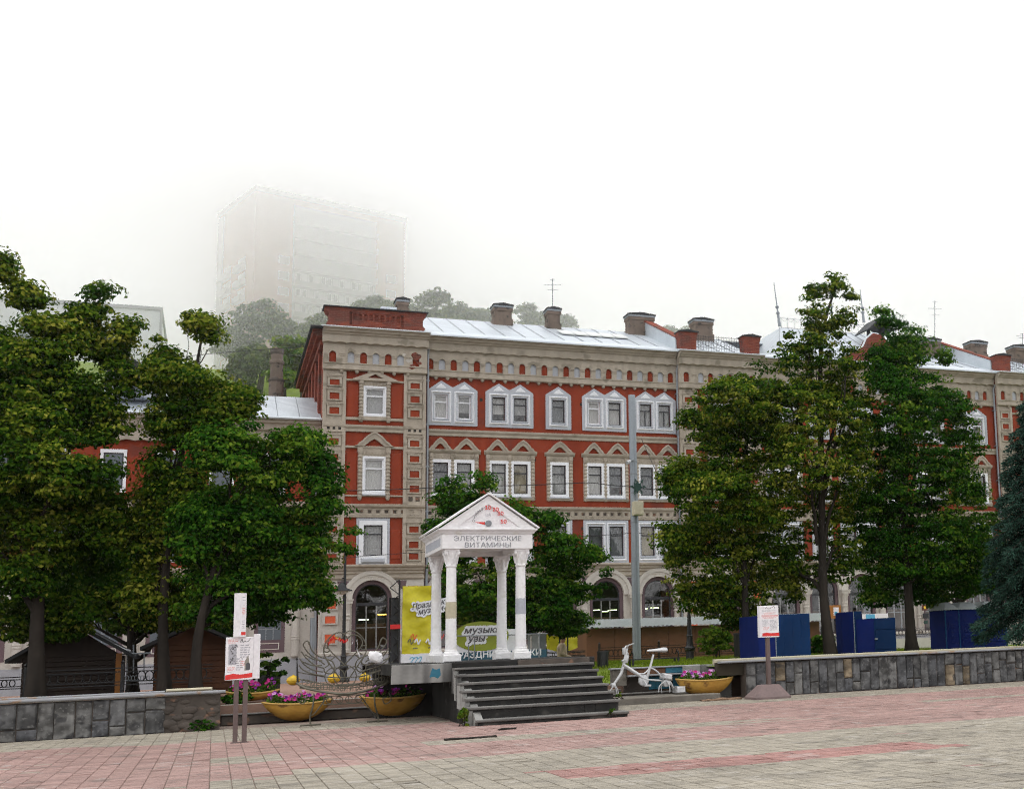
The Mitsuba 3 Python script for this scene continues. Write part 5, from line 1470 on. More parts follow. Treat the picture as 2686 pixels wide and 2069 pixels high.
for i, (x, y) in enumerate([(gx0 + .24, gy0 + .22), (gx1 - .24, gy0 + .22), (gx0 + .24, gy1 - .22), (gx1 - .24, gy1 - .22)]):
    z0 = 1.285
    prof = [(.165, z0 + .17), (.175, z0 + .19), (.165, z0 + .22), (.14, z0 + .235), (.145, z0 + .26), (.128, z0 + .28), (.122, z0 + .9), (.112, 3.42), (.11, 3.44), (.128, 3.46), (.13, 3.49), (.112, 3.51), (.115, 3.60), (.13, 3.68), (.165, 3.79), (.175, 3.81)]
    c = put('column', MB().lathe(prof, (x, y, 0), 24), 'gazebo', GZ, smooth=35)
    m = MB().box(x - .17, x + .17, y - .17, y + .17, 3.811, 3.859)
    for a in range(4):
        aa = PI / 4 + a * PI / 2
        q = [(x + math.cos(aa) * (.10 + .09 * t), y + math.sin(aa) * (.10 + .09 * t), 3.60 + .20 * t) for t in np.linspace(0, 1, 5)]
        q += [(x + math.cos(aa) * (.20 + .02 * math.sin(t)), y + math.sin(aa) * (.20 + .02 * math.sin(t)), 3.77 + .03 * math.cos(t)) for t in np.linspace(0, 4, 6)]
        m.tube(q, .028, 6)
        bb = a * PI / 2
        m.tube([(x + math.cos(bb) * (.11 + .06 * t ** 2), y + math.sin(bb) * (.11 + .06 * t ** 2), 3.52 + .24 * t) for t in np.linspace(0, 1, 5)], [.03, .04, .04, .035, .02], 6)
    put('capital', m, 'gazebo', c, smooth=40)
    put('plinth', MB().cbox(x - .20, x + .20, y - .20, y + .20, z0, z0 + .17, .02), 'gazebo', c)
    if i == 0:
        put('patch', MB().lathe([(.1205, 2.27), (.1255, 2.28), (.1235, 2.64), (.1185, 2.65)], (x, y, 0), 24), 'box_tan', c, smooth=35, label='peeled grey brown band on the shaft')
    if i == 1:
        put('patch', MB().lathe([(.1205, 2.33), (.1255, 2.34), (.1235, 2.69), (.1185, 2.70)], (x, y, 0), 24), 'greyblue', c, smooth=35, label='grey blue patch on the shaft')
put('side_plinth', MB().box(gx0 + .045, gx0 + .435, gy0 + .43, gy1 - .43, 1.285, 1.44), 'gazebo', GZ)

# ------------------------------------------------------------------ signboards
def lines(mb, x0, x1, z1, z0, n, y, r, h=.55):
    """Rows of small illegible print."""
    st = (z1 - z0) / n
    for k in range(n):
        z = z1 - k * st
        x = x0
        end = x1 - (x1 - x0) * (r.uniform(.0, .12) if k < n - 1 else r.uniform(.2, .5))
        while x < end - .01:
            w = min(r.uniform(.02, .07), end - x)
            mb.box(x, x + w, y - .0015, y, z - st * h, z)
            x += w + .012
    return mb


t = thing('signboard', 'white double sided information board on two brown posts with a white column box on top', 'sign')
sy = 25.86
pL, pR = P(616, 1948, sy), P(640, 1948, sy)
zt, zb_ = P(617, 1668, sy)[2], P(617, 1783, sy)[2]
xl, xm, xr = P(592, 1700, sy)[0], P(660, 1700, sy)[0], P(673, 1700, sy)[0]
for p in (pL, pR):
    put('post', MB().cbox(p[0] - .042, p[0] + .042, sy - .042, sy + .042, -.01, zb_ + .01, .008), 'post_brown', t)
    put('foot', MB().cbox(p[0] - .075, p[0] + .075, sy - .075, sy + .075, -.01, .012, .004), 'post_brown', t)
put('board', MB().cbox(xl, xm + .03, sy - .075, sy + .06, zb_, zt - .02, .008), 'board', t)
put('board_side', MB().cbox(xm + .032, xr + .06, sy - .07, sy + .06, zb_ + .01, zt + .03, .008), 'board', t)
r_ = random.Random(2)
yb = sy - .0755
W = xm - xl
m = MB(); lines(m, xl + .04, xl + W * .52, zt - .06, zt - .14, 3, yb, r_); lines(m, xl + W * .58, xm - .04, zt - .46, zt - .56, 3, yb, r_); lines(m, xl + .04, xl + W * .42, zb_ + .24, zb_ + .16, 3, yb, r_)
put('red_print', m, 'print_pale_red', t)
m = MB(); lines(m, xl + .04, xl + W * .5, zt - .20, zt - .25, 2, yb, r_); lines(m, xl + W * .56, xm - .02, zt - .16, zt - .42, 6, yb, r_); lines(m, xl + W * .42, xl + W * .68, zb_ + .40, zb_ + .16, 6, yb, r_); lines(m, xl + .04, xl + W * .36, zb_ + .15, zb_ + .13, 1, yb, r_)
put('grey_print', m, 'print_grey', t)
put('red_band', MB().xz(Polygon([(xl + .004, zb_ + .01), (xm + .02, zb_ + .04), (xm + .02, zb_ + .125), (xl + W * .6, zb_ + .10), (xl + W * .3, zb_ + .12), (xl + .004, zb_ + .095)]), yb - .003, yb), 'print_red', t)
put('picture', MB().box(xl + .05, xl + W * .42, yb - .003, yb, zb_ + .28, zb_ + .66), 'print_grey', t, label='grey engraved picture panel')
m = MB()
for k in range(30):
    x, z = r_.uniform(xl + .06, xl + W * .39), r_.uniform(zb_ + .30, zb_ + .64)
    m.box(x, x + r_.uniform(.01, .035), yb - .005, yb - .0031, z, z + r_.uniform(.01, .03))
put('picture_marks', m, 'print_dark', t, kind='stuff', label='dark strokes of the engraving')
m = MB().xz(Polygon([(xl + W * .74, zb_ + .17), (xm - .04, zb_ + .17), (xm - .04, zb_ + .36), (xl + W * .88, zb_ + .45), (xl + W * .74, zb_ + .34)]), yb - .003, yb)
put('picture', m, 'concrete', t, label='small brown picture of an arched gate')
put('picture_arch', MB().xz(arch_poly(xl + W * .87, .035, zb_ + .18, zb_ + .28), yb - .005, yb - .0031), 'print_dark', t)
put('script_mark', MB().tube(curve([(xl + W * .56, yb, zt - .12), (xl + W * .62, yb, zt - .06), (xl + W * .66, yb, zt - .12), (xl + W * .72, yb, zt - .09), (xl + W * .80, yb, zt - .11), (xl + W * .9, yb, zt - .08), (xm - .03, yb, zt - .04)], 40), .006, 5), 'print_dark', t)
bl, br = P(614, 1600, sy)[0], P(646, 1600, sy)[0]
zc0, zc1 = zt - .02, P(630, 1556, sy)[2]
k = put('column_box', MB().xy(Polygon([(bl, sy - .10), ((bl + br) / 2 - .0, sy - .19), (br, sy - .10), (br, sy + .12), (bl, sy + .12)]), zc0, zc1), 'board', t)
xm2 = (bl + br) / 2
def on_slant(u0, u1, z0, z1, e=.002):
    a, b = np.array([xm2, sy - .19]), np.array([br, sy - .10])
    p, q = a + (b - a) * u0, a + (b - a) * u1
    nrm = np.array([b[1] - a[1], -(b[0] - a[0])]); nrm /= np.linalg.norm(nrm)
    p, q = p + nrm * e, q + nrm * e
    return [(p[0], p[1], z0), (q[0], q[1], z0), (q[0], q[1], z1), (p[0], p[1], z1)]
m = MB()
for (u0, u1, z0, z1) in ((.3, .8, .64, .66), (.35, .75, .60, .62), (.25, .85, .56, .58), (.35, .75, .52, .54)):
    m.quad(*on_slant(u0, u1, zc0 + z0 * (zc1 - zc0), zc0 + z1 * (zc1 - zc0)))
put('red_print', m, 'print_pale_red', k)
m = MB()
for (u0, u1, z) in ((.25, .8, .90), (.3, .85, .83), (.45, .65, .72), (.3, .8, .36), (.3, .75, .32), (.3, .8, .28), (.35, .7, .24), (.3, .8, .20)):
    m.quad(*on_slant(u0, u1, zc0 + z * (zc1 - zc0), zc0 + (z + .014) * (zc1 - zc0)))
put('grey_print', m, 'print_grey', k)
put('red_block', MB().quad(*on_slant(.22, .95, zc0 + .04 * (zc1 - zc0), zc0 + .115 * (zc1 - zc0))), 'print_red', k)

t = thing('signboard', 'white information board on a single brown post with a heavy flared brown foot', 'sign')
sy = 30.3
p0 = P(2017, 1790, sy)
zt, zb_ = P(2015, 1588, sy)[2], P(2017, 1671, sy)[2]
xl, xr = P(1989, 1630, sy)[0], P(2040, 1630, sy)[0]
put('post', MB().cbox(p0[0] - .05, p0[0] + .05, sy - .05, sy + .05, .3, zb_ + .01, .008), 'post_brown', t)
hb = [(-.52, -.35), (.46, -.35), (.46, .45), (-.52, .45)]
ht = [(-.24, -.16), (.22, -.16), (.22, .2), (-.24, .2)]
v = [(p0[0] + a, sy + b, 0) for a, b in hb] + [(p0[0] + a, sy + b, .055) for a, b in hb] + [(p0[0] + a, sy + b, .36) for a, b in ht]
q = [[0, 3, 2, 1], [8, 9, 10, 11]] + [[i, (i + 1) % 4, (i + 1) % 4 + 4, i + 4] for i in range(4)] + [[i + 4, (i + 1) % 4 + 4, (i + 1) % 4 + 8, i + 8] for i in range(4)]
put('foot', MB().add(v, q), 'base_brown', t, label='heavy flared brown metal foot')
put('board', MB().cbox(xl, xr, sy - .075, sy + .055, zb_, zt, .008), 'board', t)
yb = sy - .0755
W, Hh = xr - xl, zt - zb_
m = MB(); lines(m, xl + .12, xr - .03, zt - .22 * Hh, zt - .28 * Hh, 2, yb, r_); m.box(xl + .06, xr - .02, yb - .002, yb, zt - .34 * Hh, zt - .30 * Hh); lines(m, xl + .09, xr - .05, zt - .36 * Hh, zt - .42 * Hh, 2, yb, r_); lines(m, xl + .10, xl + W * .5, zt - .68 * Hh, zt - .78 * Hh, 3, yb, r_)
put('red_print', m, 'print_pale_red', t)
m = MB(); lines(m, xl + .08, xr - .04, zt - .15 * Hh, zt - .20 * Hh, 2, yb, r_); lines(m, xl + .08, xl + W * .48, zt - .45 * Hh, zt - .66 * Hh, 6, yb, r_); lines(m, xl + W * .54, xr - .05, zt - .45 * Hh, zt - .80 * Hh, 9, yb, r_)
put('grey_print', m, 'print_grey', t)
put('red_band', MB().xz(Polygon([(xl + .07, zb_ + .03), (xr - .004, zb_ + .03), (xr - .004, zb_ + .14 * Hh), (xl + W * .6, zb_ + .13 * Hh), (xl + W * .35, zb_ + .15 * Hh), (xl + .07, zb_ + .13 * Hh)]), yb - .003, yb), 'print_red', t)
put('script_mark', MB().tube(curve([(xl + W * .3, yb, zt - .10 * Hh), (xl + W * .4, yb, zt - .06 * Hh), (xl + W * .5, yb, zt - .10 * Hh), (xl + W * .62, yb, zt - .07 * Hh), (xl + W * .78, yb, zt - .03 * Hh), (xl + W * .80, yb, zt - .11 * Hh)], 30), .006, 5), 'print_dark', t)


# ------------------------------------------------------------------ ochre boat planters with petunias
def planter(label, xa, xb, ytop, ybot, Y, seed, tilt=0.0, cols=('petal_pink', 'petal_violet', 'petal_pink', 'petal_pale'), height=.24, flat=False):
    t = thing('flower_planter', label, 'planter', None)
    a, b = P(xa, ytop, Y), P(xb, ytop, Y)
    zt = (a[2] + b[2]) / 2; cx = (a[0] + b[0]) / 2; hl = (b[0] - a[0]) / 2
    z0 = P((xa + xb) / 2, ybot, Y)[2]
    H = zt - z0
    m = MB(); n = 25
    S = np.linspace(-1, 1, n); A = np.linspace(0, PI, 13)
    v = []
    for s in S:
        e = max(0.0, 1 - abs(s) ** 2.6)
        wd = .42 * e ** .55 + .02; dp = H * (1 - abs(s) ** 2.2) ** .8 + .015
        rise = .06 * abs(s) ** 2
        for a_ in A:
            v.append((cx + hl * s, Y - wd * math.cos(a_), zt + rise - dp * math.sin(a_) ** .75))
    f = [[i * 13 + j, i * 13 + j + 1, (i + 1) * 13 + j + 1, (i + 1) * 13 + j] for i in range(n - 1) for j in range(12)]
    put('boat', m.add(v, f), 'ochre', t, smooth=50)
    rim = [(cx + hl * s, Y - (.42 * max(0, 1 - abs(s) ** 2.6) ** .55 + .02), zt + .06 * s * s) for s in S]
    rim2 = [(x, 2 * Y - y, z) for x, y, z in rim[::-1]]
    put('rim', MB().tube(rim + rim2 + rim[:1], .024, 6, cap=False), 'ochre_rim', t, smooth=True)
    put('soil', MB().xy(Polygon([(x, y) for x, y, _ in rim[1:-1]] + [(x, y) for x, y, _ in rim2[1:-1]]).buffer(-.07), zt - .06, zt - .02), 'soil', t)
    rr = np.random.default_rng(seed)
    n = int(900 * hl)
    px_ = cx + hl * .86 * rr.uniform(-1, 1, n)
    py_ = Y + rr.uniform(-.26, .26, n)
    hz = rr.random(n) ** .8 * height * (.6 + .4 * np.sin(px_ * 5 + seed) ** 2)
    pos = np.stack([px_, py_, zt - .02 + hz], 1)
    nor = rr.normal(size=(n, 3)) * .7 + [0, -.3, .8]; nor /= np.linalg.norm(nor, axis=1, keepdims=True)
    cc = np.array([.06, .13, .02]) * (.6 + .9 * rr.random((n, 1))) + np.array([.03, .03, 0]) * rr.random((n, 1))
    v, f, c = leaf_mesh(pos, nor, .075 * (.7 + .6 * rr.random(n)), cc, rr)
    P_ = thing('petunias', 'pink and violet petunias growing in the ' + label.replace(' with petunias', '').replace(' with pink petunias', ''), 'flowers')
    scene[P_ + '__leaves'] = mikit.ply((v, f), 'm_leaf', color=c)
    nb = int(80 * hl)
    for k in range(nb):
        bx = cx + hl * .82 * rr.uniform(-1, 1); by = Y + rr.uniform(-.30, .18)
        bz = zt + height * (.45 + .62 * rr.random()) * (.75 + .4 * math.sin(bx * 5 + seed) ** 2)
        R = rr.uniform(.035, .055)
        tn = rr.normal(size=3) * .45 + [0, -.9, .55]; tn /= np.linalg.norm(tn)
        u = np.cross(tn, [0.1, 0, 1]); u /= np.linalg.norm(u); w_ = np.cross(tn, u)
        ring = [np.array([bx, by, bz]) + R * (1 + .12 * math.cos(5 * q_)) * (math.cos(q_) * u + math.sin(q_) * w_) for q_ in np.linspace(0, 2 * PI, 11)[:-1]]
        cen = np.array([bx, by, bz]) - tn * R * .5
        put('blossom', MB().add(ring + [cen], [[i, (i + 1) % 10, 10] for i in range(10)]), cols[k % len(cols)], P_)
    return t


planter('ochre boat shaped planter with petunias left of the ornate bench', 688, 872, 1844, 1888, 33.0, 1)
planter('ochre boat shaped planter with petunias right of the ornate bench', 944, 1117, 1829, 1876, 32.4, 2, height=.26)
planter('ochre boat shaped planter with petunias beside the right stone wall', 1774, 1921, 1783, 1825, 32.3, 3, cols=('petal_pale', 'petal_violet', 'petal_pale', 'petal_pink'))
planter('long ochre trough with pink petunias behind the double signboard', 590, 732, 1817, 1836, 35.6, 4, height=.30, cols=('petal_pink', 'petal_pink', 'petal_violet'))

# ------------------------------------------------------------------ the ornate bench with two wire swans
OB = thing('ornate_bench', 'ornate bronze wire bench with two swans forming a heart above a boat shaped seat', 'bench')
by_ = 30.6
def bow(x, k=.42):
    s = (x - 905) / 130.0
    return by_ - k * max(0, 1 - s * s)
def W3(pts, k=0.0, yo=0.0):
    return np.array([P(x, y, (bow(x, k) if k else by_) + yo) for x, y in pts])
for rr_, pts, kk in ((.030, [(778, 1790), (800, 1803), (850, 1814), (905, 1819), (960, 1811), (1005, 1796), (1033, 1780)], .42), (.014, [(782, 1780), (850, 1793), (905, 1796), (960, 1789), (1030, 1765)], .36), (.012, [(780, 1762), (850, 1774), (905, 1776), (960, 1770), (1028, 1748)], .0)):
    put('rail', MB().tube(curve(W3(pts, kk), 48), rr_, 7), 'bronze', OB, smooth=True)
seat = []
for t_ in np.linspace(0, 1, 33):
    x = 786 + 240 * t_
    f0 = P(x, 1806 + 10 * math.sin(PI * t_) - 18 * t_, bow(x, .42)); b0 = P(x, 1798 - 14 * t_, by_ + .05)
    seat.append((f0, b0))
m = MB()
for i in range(3):
    u = (i + .5) / 3
    m.tube([a * (1 - u) + b * u for a, b in seat], .011, 5)
put('seat_slats', m, 'bronze', OB, smooth=True)
wave = []
s_ = 'СЕМЬИ ЛЮБВИ И ВЕРНОСТИ'
tm = meshkit.text_mesh(s_, .15, .008, True)
v = np.array(tm.vertices); L_ = v[:, 0].max()
cu = curve(W3([(790, 1797), (850, 1808), (905, 1812), (960, 1805), (1022, 1783)], .40), 64)
q = np.clip(v[:, 0] / L_, 0, 1) * (len(cu) - 1); i0 = np.minimum(q.astype(int), len(cu) - 2); fr = (q - i0)[:, None]
pp = cu[i0] * (1 - fr) + cu[i0 + 1] * fr
pp[:, 2] += v[:, 1]; pp[:, 1] -= v[:, 2] + .01
put('lettering', MB().add(pp, tm.faces), 'bronze', OB, label='curved bronze letters reading СЕМЬИ ЛЮБВИ И ВЕРНОСТИ')
sw_l = [[(900, 1790), (868, 1745), (850, 1715), (852, 1690), (868, 1668), (888, 1658), (905, 1664), (912, 1678)], [(905, 1745), (880, 1720), (862, 1700), (860, 1685), (872, 1672), (888, 1670), (898, 1678)],
        [(852, 1742), (832, 1728), (815, 1718), (800, 1700), (796, 1688), (806, 1680), (812, 1690)], [(850, 1752), (828, 1745), (806, 1728), (790, 1708)], [(848, 1762), (820, 1756), (798, 1742), (786, 1726)], [(850, 1772), (818, 1766), (795, 1756), (784, 1744)],
        [(810, 1682), (818, 1705), (835, 1720), (855, 1727), (872, 1735), (878, 1752), (868, 1766), (852, 1762), (850, 1752)], [(800, 1716), (822, 1728), (846, 1732)], [(792, 1734), (818, 1744), (845, 1744)], [(862, 1700), (852, 1698), (850, 1706), (858, 1710), (866, 1704)],
        [(856, 1728), (862, 1742), (852, 1750)], [(868, 1730), (878, 1722)], [(860, 1722), (868, 1716)]]
lw = MB(); rw_ = MB()
for c in sw_l:
    lw.tube(curve(W3(c, 0, -.02), 26), .015, 5)
    rw_.tube(curve(W3([(1815 - x - 5, y - .075 * (905 - x) * .5 - 4) for x, y in c], 0, .02), 26), .015, 5)
put('swan', lw, 'bronze', OB, smooth=True, label='left wire swan')
put('swan', rw_, 'bronze', OB, smooth=True, label='right wire swan')
m = MB()
for cx_, cy_, rx_ in ((878, 1775, 26), (905, 1772, 30), (930, 1772, 26)):
    m.tube(curve([P(cx_ + rx_ * math.cos(a), cy_ + rx_ * .95 * math.sin(a), by_ + .03) for a in np.linspace(0, 2 * PI, 13)], 40), .012, 5)
for k in range(9):
    x = 960 + k * 8
    m.tube(W3([(x, 1796 - (x - 960) * .2), (x + 3, 1758 - (x - 960) * .2)], 0, .0), .009, 4)
for y0 in (1745, 1757):
    m.tube(curve(W3([(940, y0 + 20), (980, y0 + 6), (1031, y0 - 10)]), 20), .010, 5)
put('back_scrolls', m, 'bronze', OB, smooth=True)
for x, yt, yb_ in ((779, 1728, 1795), (1024, 1712, 1782)):
    put('end_post', MB().tube(W3([(x, yt), (x + 1, (yt + yb_) / 2), (x + 2, yb_)]), [.008, .022, .026], 7).lathe([(.0, -.03), (.03, 0), (.0, .05)], P(x, yt, by_), 8), 'iron', OB)
for s, fx in ((-1, 815), (1, 990)):
    fy = 1903 if s < 0 else 1893
    yy = by_ - (.0 if s < 0 else .1)
    put('leg', MB().tube(curve([P(fx + s * 18 * -1 + 10 * s, 1818, by_ - .2), P(fx - s * 6, 1850, by_ - .2), P(fx + s * 2, 1880, by_ - .1), G(fx, fy)], 20), .020, 6).tube(curve([P(fx - s * 40, 1830, by_ - .2), P(fx - s * 14, 1866, by_ - .15), P(fx + s * 1, 1878, by_ - .1)], 16), .014, 6).tube(curve([P(fx + s * 30, 1815, by_), P(fx + s * 36, 1835, by_), P(fx + s * 20, 1845, by_), P(fx + s * 14, 1832, by_), P(fx + s * 24, 1828, by_)], 20), .013, 5), 'bronze', OB, smooth=True)
    g0 = G(fx, fy)
    put('foot', MB().tube([(g0[0] - .22, g0[1], .025), (g0[0] + .22, g0[1], .025)], .022, 6).tube([(g0[0], g0[1] - .25, .025), (g0[0], g0[1] + .25, .025)], .02, 6), 'bronze', OB)
m = MB()
for yy in (1826, 1848):
    m.tube(W3([(848, yy), (958, yy - 6)], 0, -.25), .012, 5)
for k in range(4):
    c = (865 + k * 25, 1836 - k * 1.4)
    m.tube([P(c[0] + 9 * math.cos(a), c[1] + 9 * math.sin(a), by_ - .25) for a in np.linspace(0, 2 * PI, 13)], .010, 5)
for k in range(6):
    m.tube(W3([(848 + k * 22, 1826 - k), (848 + k * 22, 1848 - k)], 0, -.25), .008, 4)
put('apron', m, 'bronze', OB, smooth=True)
def ribbon(label, m_, pts, w, seed):
    r9 = np.random.default_rng(seed)
    t = thing('ribbon', label, 'ribbon')
    mb = MB()
    p = curve(W3(pts, 0, -.05), 24)
    for k in range(2):
        o = r9.normal(size=3) * .01
        up = np.array([0, 0, w * (.6 + .4 * k)])
        v = []
        for i, c in enumerate(p):
            v += [c + o + up * math.sin(i * .9 + k), c + o - up * .7 + [0, .02 * math.sin(i * 1.7), 0]]
        mb.add(v, [[2 * i, 2 * i + 1, 2 * i + 3, 2 * i + 2] for i in range(len(p) - 1)])
    scene[t] = shape(mb.mesh(), m_)
ribbon('red ribbon tied to the neck of the left wire swan', 'ribbon_red', [(862, 1690), (868, 1678), (876, 1672), (884, 1676)], .05, 1)
ribbon('red and yellow ribbon between the heads of the wire swans', 'ribbon_yellow', [(880, 1672), (888, 1673), (894, 1676)], .04, 2)
ribbon('red ribbon on the right half of the heart', 'ribbon_red', [(886, 1674), (894, 1678), (904, 1682), (910, 1678)], .05, 3)
ribbon('white ribbon tied to the neck of the right wire swan', 'cloth_white', [(936, 1680), (938, 1690), (937, 1705), (943, 1720)], .05, 4)
ribbon('small white ribbon near the top of the heart', 'cloth_white', [(925, 1672), (926, 1680), (924, 1688)], .03, 5)
t = thing('plastic_bag', 'crumpled white plastic bag caught on the right end of the ornate bench', 'bag')
s = trimesh.creation.icosphere(3, .13); v = np.array(s.vertices) * [1.3, .7, 1.0]
v *= (1 + .55 * (meshkit.fbm(v * 9, 3, 4) - .5) * 2)[:, None]
v[:, 0] += .6 * np.maximum(0, -v[:, 2] - .02)
scene[t] = shape(MB().add(v + P(985, 1723, by_ - .05), s.faces).mesh(), 'cloth_white', 25)

# ------------------------------------------------------------------ silver bicycle statue on a slab
t = thing('concrete_slab', 'low weathered concrete slab under the silver bicycle', 'slab')
put('block', MB().cbox(8.02, 12.2, 31.5, 32.92, -.03, .16, .02), 'slab', t)
BK = thing('bicycle_sculpture', 'silver painted exercise bicycle without wheels standing on sprung legs', 'sculpture')
yb_ = 32.2
def K(pts, yo=0.0):
    return [P(x, y, yb_ + yo) for x, y in pts]
S_ = lambda px_: px_ * .0097
put('head_tube', MB().tube(K([(1645, 1690 + 10), (1637, 1738), (1630, 1765), (1617, 1785), (1607, 1797)]), [0.032, 0.040, 0.040, 0.036, 0.029], 10), 'silver', BK, smooth=True)
put('down_tube', MB().tube(K([(1634, 1743), (1655, 1756), (1672, 1767), (1683, 1776), (1700, 1783)]), [0.054, 0.050, 0.047, 0.050, 0.043], 10), 'silver', BK, smooth=True)
put('curved_tube', MB().tube(curve(K([(1676, 1766), (1688, 1766), (1697, 1760), (1705, 1748)]), 16), .020, 8), 'silver', BK, smooth=True)
put('seat_tube', MB().tube(K([(1714, 1716), (1708, 1740), (1702, 1760), (1696, 1782)]), [0.029, 0.032, 0.036, 0.032], 10), 'silver', BK, smooth=True)
put('seat_stay', MB().tube(curve(K([(1705, 1751), (1716, 1755), (1728, 1765), (1738, 1780), (1745, 1786)]), 18), .022, 8), 'silver', BK, smooth=True)
put('chain_stay', MB().tube(K([(1690, 1781), (1712, 1783), (1732, 1784), (1748, 1790)]), .024, 8), 'silver', BK, smooth=True)
sd = MB()
c = P(1720, 1709, yb_)
prof = [(-.30, .02, .03), (-.22, .05, .04), (-.10, .06, .05), (.02, .09, .06), (.14, .13, .08), (.22, .12, .08), (.26, .06, .05)]
v = []
for x, w_, h in prof:
    for a in np.linspace(0, 2 * PI, 13)[:-1]:
        v.append((c[0] + x + .06, yb_ + w_ * math.cos(a), c[2] + .03 + h * math.sin(a) * (.6 if math.sin(a) < 0 else 1)))
f = [[i * 12 + j, i * 12 + (j + 1) % 12, (i + 1) * 12 + (j + 1) % 12, (i + 1) * 12 + j] for i in range(6) for j in range(12)]
put('saddle', sd.add(v, f).add([v[i] for i in range(12)], [[0, i + 1, i] for i in range(1, 11)]).add([v[72 + i] for i in range(12)], [[0, i, i + 1] for i in range(1, 11)]), 'silver', BK, smooth=50)
hb_ = MB().tube(curve(K([(1648, 1718), (1645, 1708), (1646, 1698)]) + [P(1644, 1694, yb_ - .25), P(1640, 1697, yb_ - .36), P(1637, 1708, yb_ - .36), P(1639, 1716, yb_ - .34)], 24), .020, 8)
hb_.tube(curve([P(1646, 1698, yb_), P(1648, 1692, yb_ + .2), P(1654, 1690, yb_ + .35), P(1662, 1687, yb_ + .5)], 14), .016, 7)
put('handlebar', hb_, 'silver', BK, smooth=True)
put('grip', MB().tube([P(1636.5, 1698, yb_ - .38), P(1637, 1716, yb_ - .38)], .05, 8), 'silver', BK, smooth=True)
put('lever', MB().tube([P(1632, 1733, yb_ - .15), P(1641, 1728, yb_ + .1)], .025, 6).tube([P(1645, 1718, yb_), P(1641, 1738, yb_)], .06, 8), 'silver', BK, smooth=True)
put('crank', MB().lathe([(.02, -.04), (.13, -.03), (.15, 0), (.13, .03), (.02, .04)], (0, 0, 0), 18).move(lambda v: np.stack([v[:, 0], v[:, 2], v[:, 1]], 1) + P(1688, 1784, yb_)).tube([P(1688, 1784, yb_ - .1), P(1697, 1796, yb_ - .12)], .02, 6).box(*(lambda c: (c[0] - .08, c[0] + .08, c[1] - .08, c[1] + .06, c[2] - .02, c[2] + .02))(P(1698, 1797, yb_ - .15))), 'silver', BK, smooth=40)
put('rear_hub', MB().lathe([(.02, -.09), (.10, -.08), (.11, .08), (.02, .09)], (0, 0, 0), 14).move(lambda v: np.stack([v[:, 0], v[:, 2], v[:, 1]], 1) + P(1747, 1790, yb_)), 'silver', BK, smooth=40)
for k, (x, yb2) in enumerate(((1727, 1815), (1736, 1817), (1757, 1815), (1768, 1814))):
    put('rear_leg', MB().tube(curve(K([(1744 + k * 2, 1786), ((1744 + x) / 2 + (-5 if k < 2 else 5), 1798), (x, yb2)], (k % 2) * .24 - .12), 12), .016, 6), 'silver', BK, smooth=True)
for k, (x, yb2) in enumerate(((1600, 1812), (1618, 1822), (1624, 1825))):
    put('front_leg', MB().tube(curve(K([(1607, 1795), ((1607 + x) / 2 + 2, 1803), (x, yb2)], k * .16 - .16), 12), .018, 6), 'silver', BK, smooth=True)
put('front_hub', MB().lathe([(.02, -.08), (.06, -.07), (.06, .07), (.02, .08)], (0, 0, 0), 10).move(lambda v: np.stack([v[:, 0], v[:, 2], v[:, 1]], 1) + P(1608, 1796, yb_)), 'silver', BK, smooth=40)
c0, c1 = P(1735, 1767, yb_), P(1759, 1778, yb_)
put('rear_box', MB().cbox(c0[0], c1[0], yb_ - .16, yb_ + .16, c1[2], c0[2] + .03, .03).move(lambda v: np.stack([v[:, 0], v[:, 1], v[:, 2] - (v[:, 0] - c0[0]) * .22], 1)), 'silver', BK)
put('rear_fender', MB().tube(curve(K([(1742, 1784), (1752, 1782), (1760, 1790), (1766, 1803)]), 14), .022, 7), 'silver', BK, smooth=True)
c0, c1 = P(1769, 1800, yb_), P(1792, 1815, yb_)
put('grey_box', MB().cbox(c0[0], c1[0], yb_ - .2, yb_ + .15, max(c1[2], .165), c0[2], .02), 'silver', BK)

# ------------------------------------------------------------------ pole, wires, lamps
PL = thing('utility_pole', 'tall tapered grey steel pole in front of the facade with a tan box on it', 'pole')
py0 = 46.0
pb = P(1671, 1737, py0); pt = P(1675, 1040, py0)
w0, w1 = (P(1682, 1700, py0)[0] - P(1660, 1700, py0)[0]) / 2, (P(1683, 1060, py0)[0] - P(1664, 1060, py0)[0]) / 2
put('shaft', MB().tube([[pb[0], py0, .5], [(pb[0]), py0, (pb[2] + pt[2]) / 2], [pb[0] - .03, py0, pt[2]]], [w0 * .98, (w0 + w1) / 2 * .97, w1 * .94], 16), 'pole', PL, smooth=40)
put('cap', MB().lathe([(w1 * .94, 0), (w1 * .9, .04), (0, .07)], (pb[0] - .03, py0, pt[2]), 16), 'pole', PL)
put('base_collar', MB().lathe([(w0 * 1.35, 0), (w0 * 1.3, .16), (w0, .2)], (pb[0], py0, .55), 16), 'concrete', PL)
a, b = P(1661, 1315, py0 - .3), P(1686, 1351, py0 - .3)
put('box', MB().cbox(a[0], b[0], py0 - .34 - w0 * .6, py0 - w0 * .55, b[2], a[2], .02), 'box_tan', PL, label='tan equipment box')
for yy in (1213, 1246, 1295, 1372):
    z = P(1672, yy, py0)[2]
    put('band', MB().lathe([(w1 * 1.05, 0), (w1 * 1.08, .02), (w1 * 1.05, .05)], (pb[0] - .01, py0, z), 16), 'wire_grey', PL)
FL = thing('pole_ornament', 'dark green flower shaped light ornament fixed to the grey pole', 'ornament')
cc = P(1672, 1277, py0 - .36)
m = MB().xz(Polygon([(cc[0] + .21 * math.cos(a) * (1 if k % 2 == 0 else .62), cc[2] + .24 * math.sin(a) * (1 if k % 2 == 0 else .62)) for k, a in enumerate(np.linspace(0, 2 * PI, 17)[:-1])]), cc[1] - .03, cc[1] + .03)
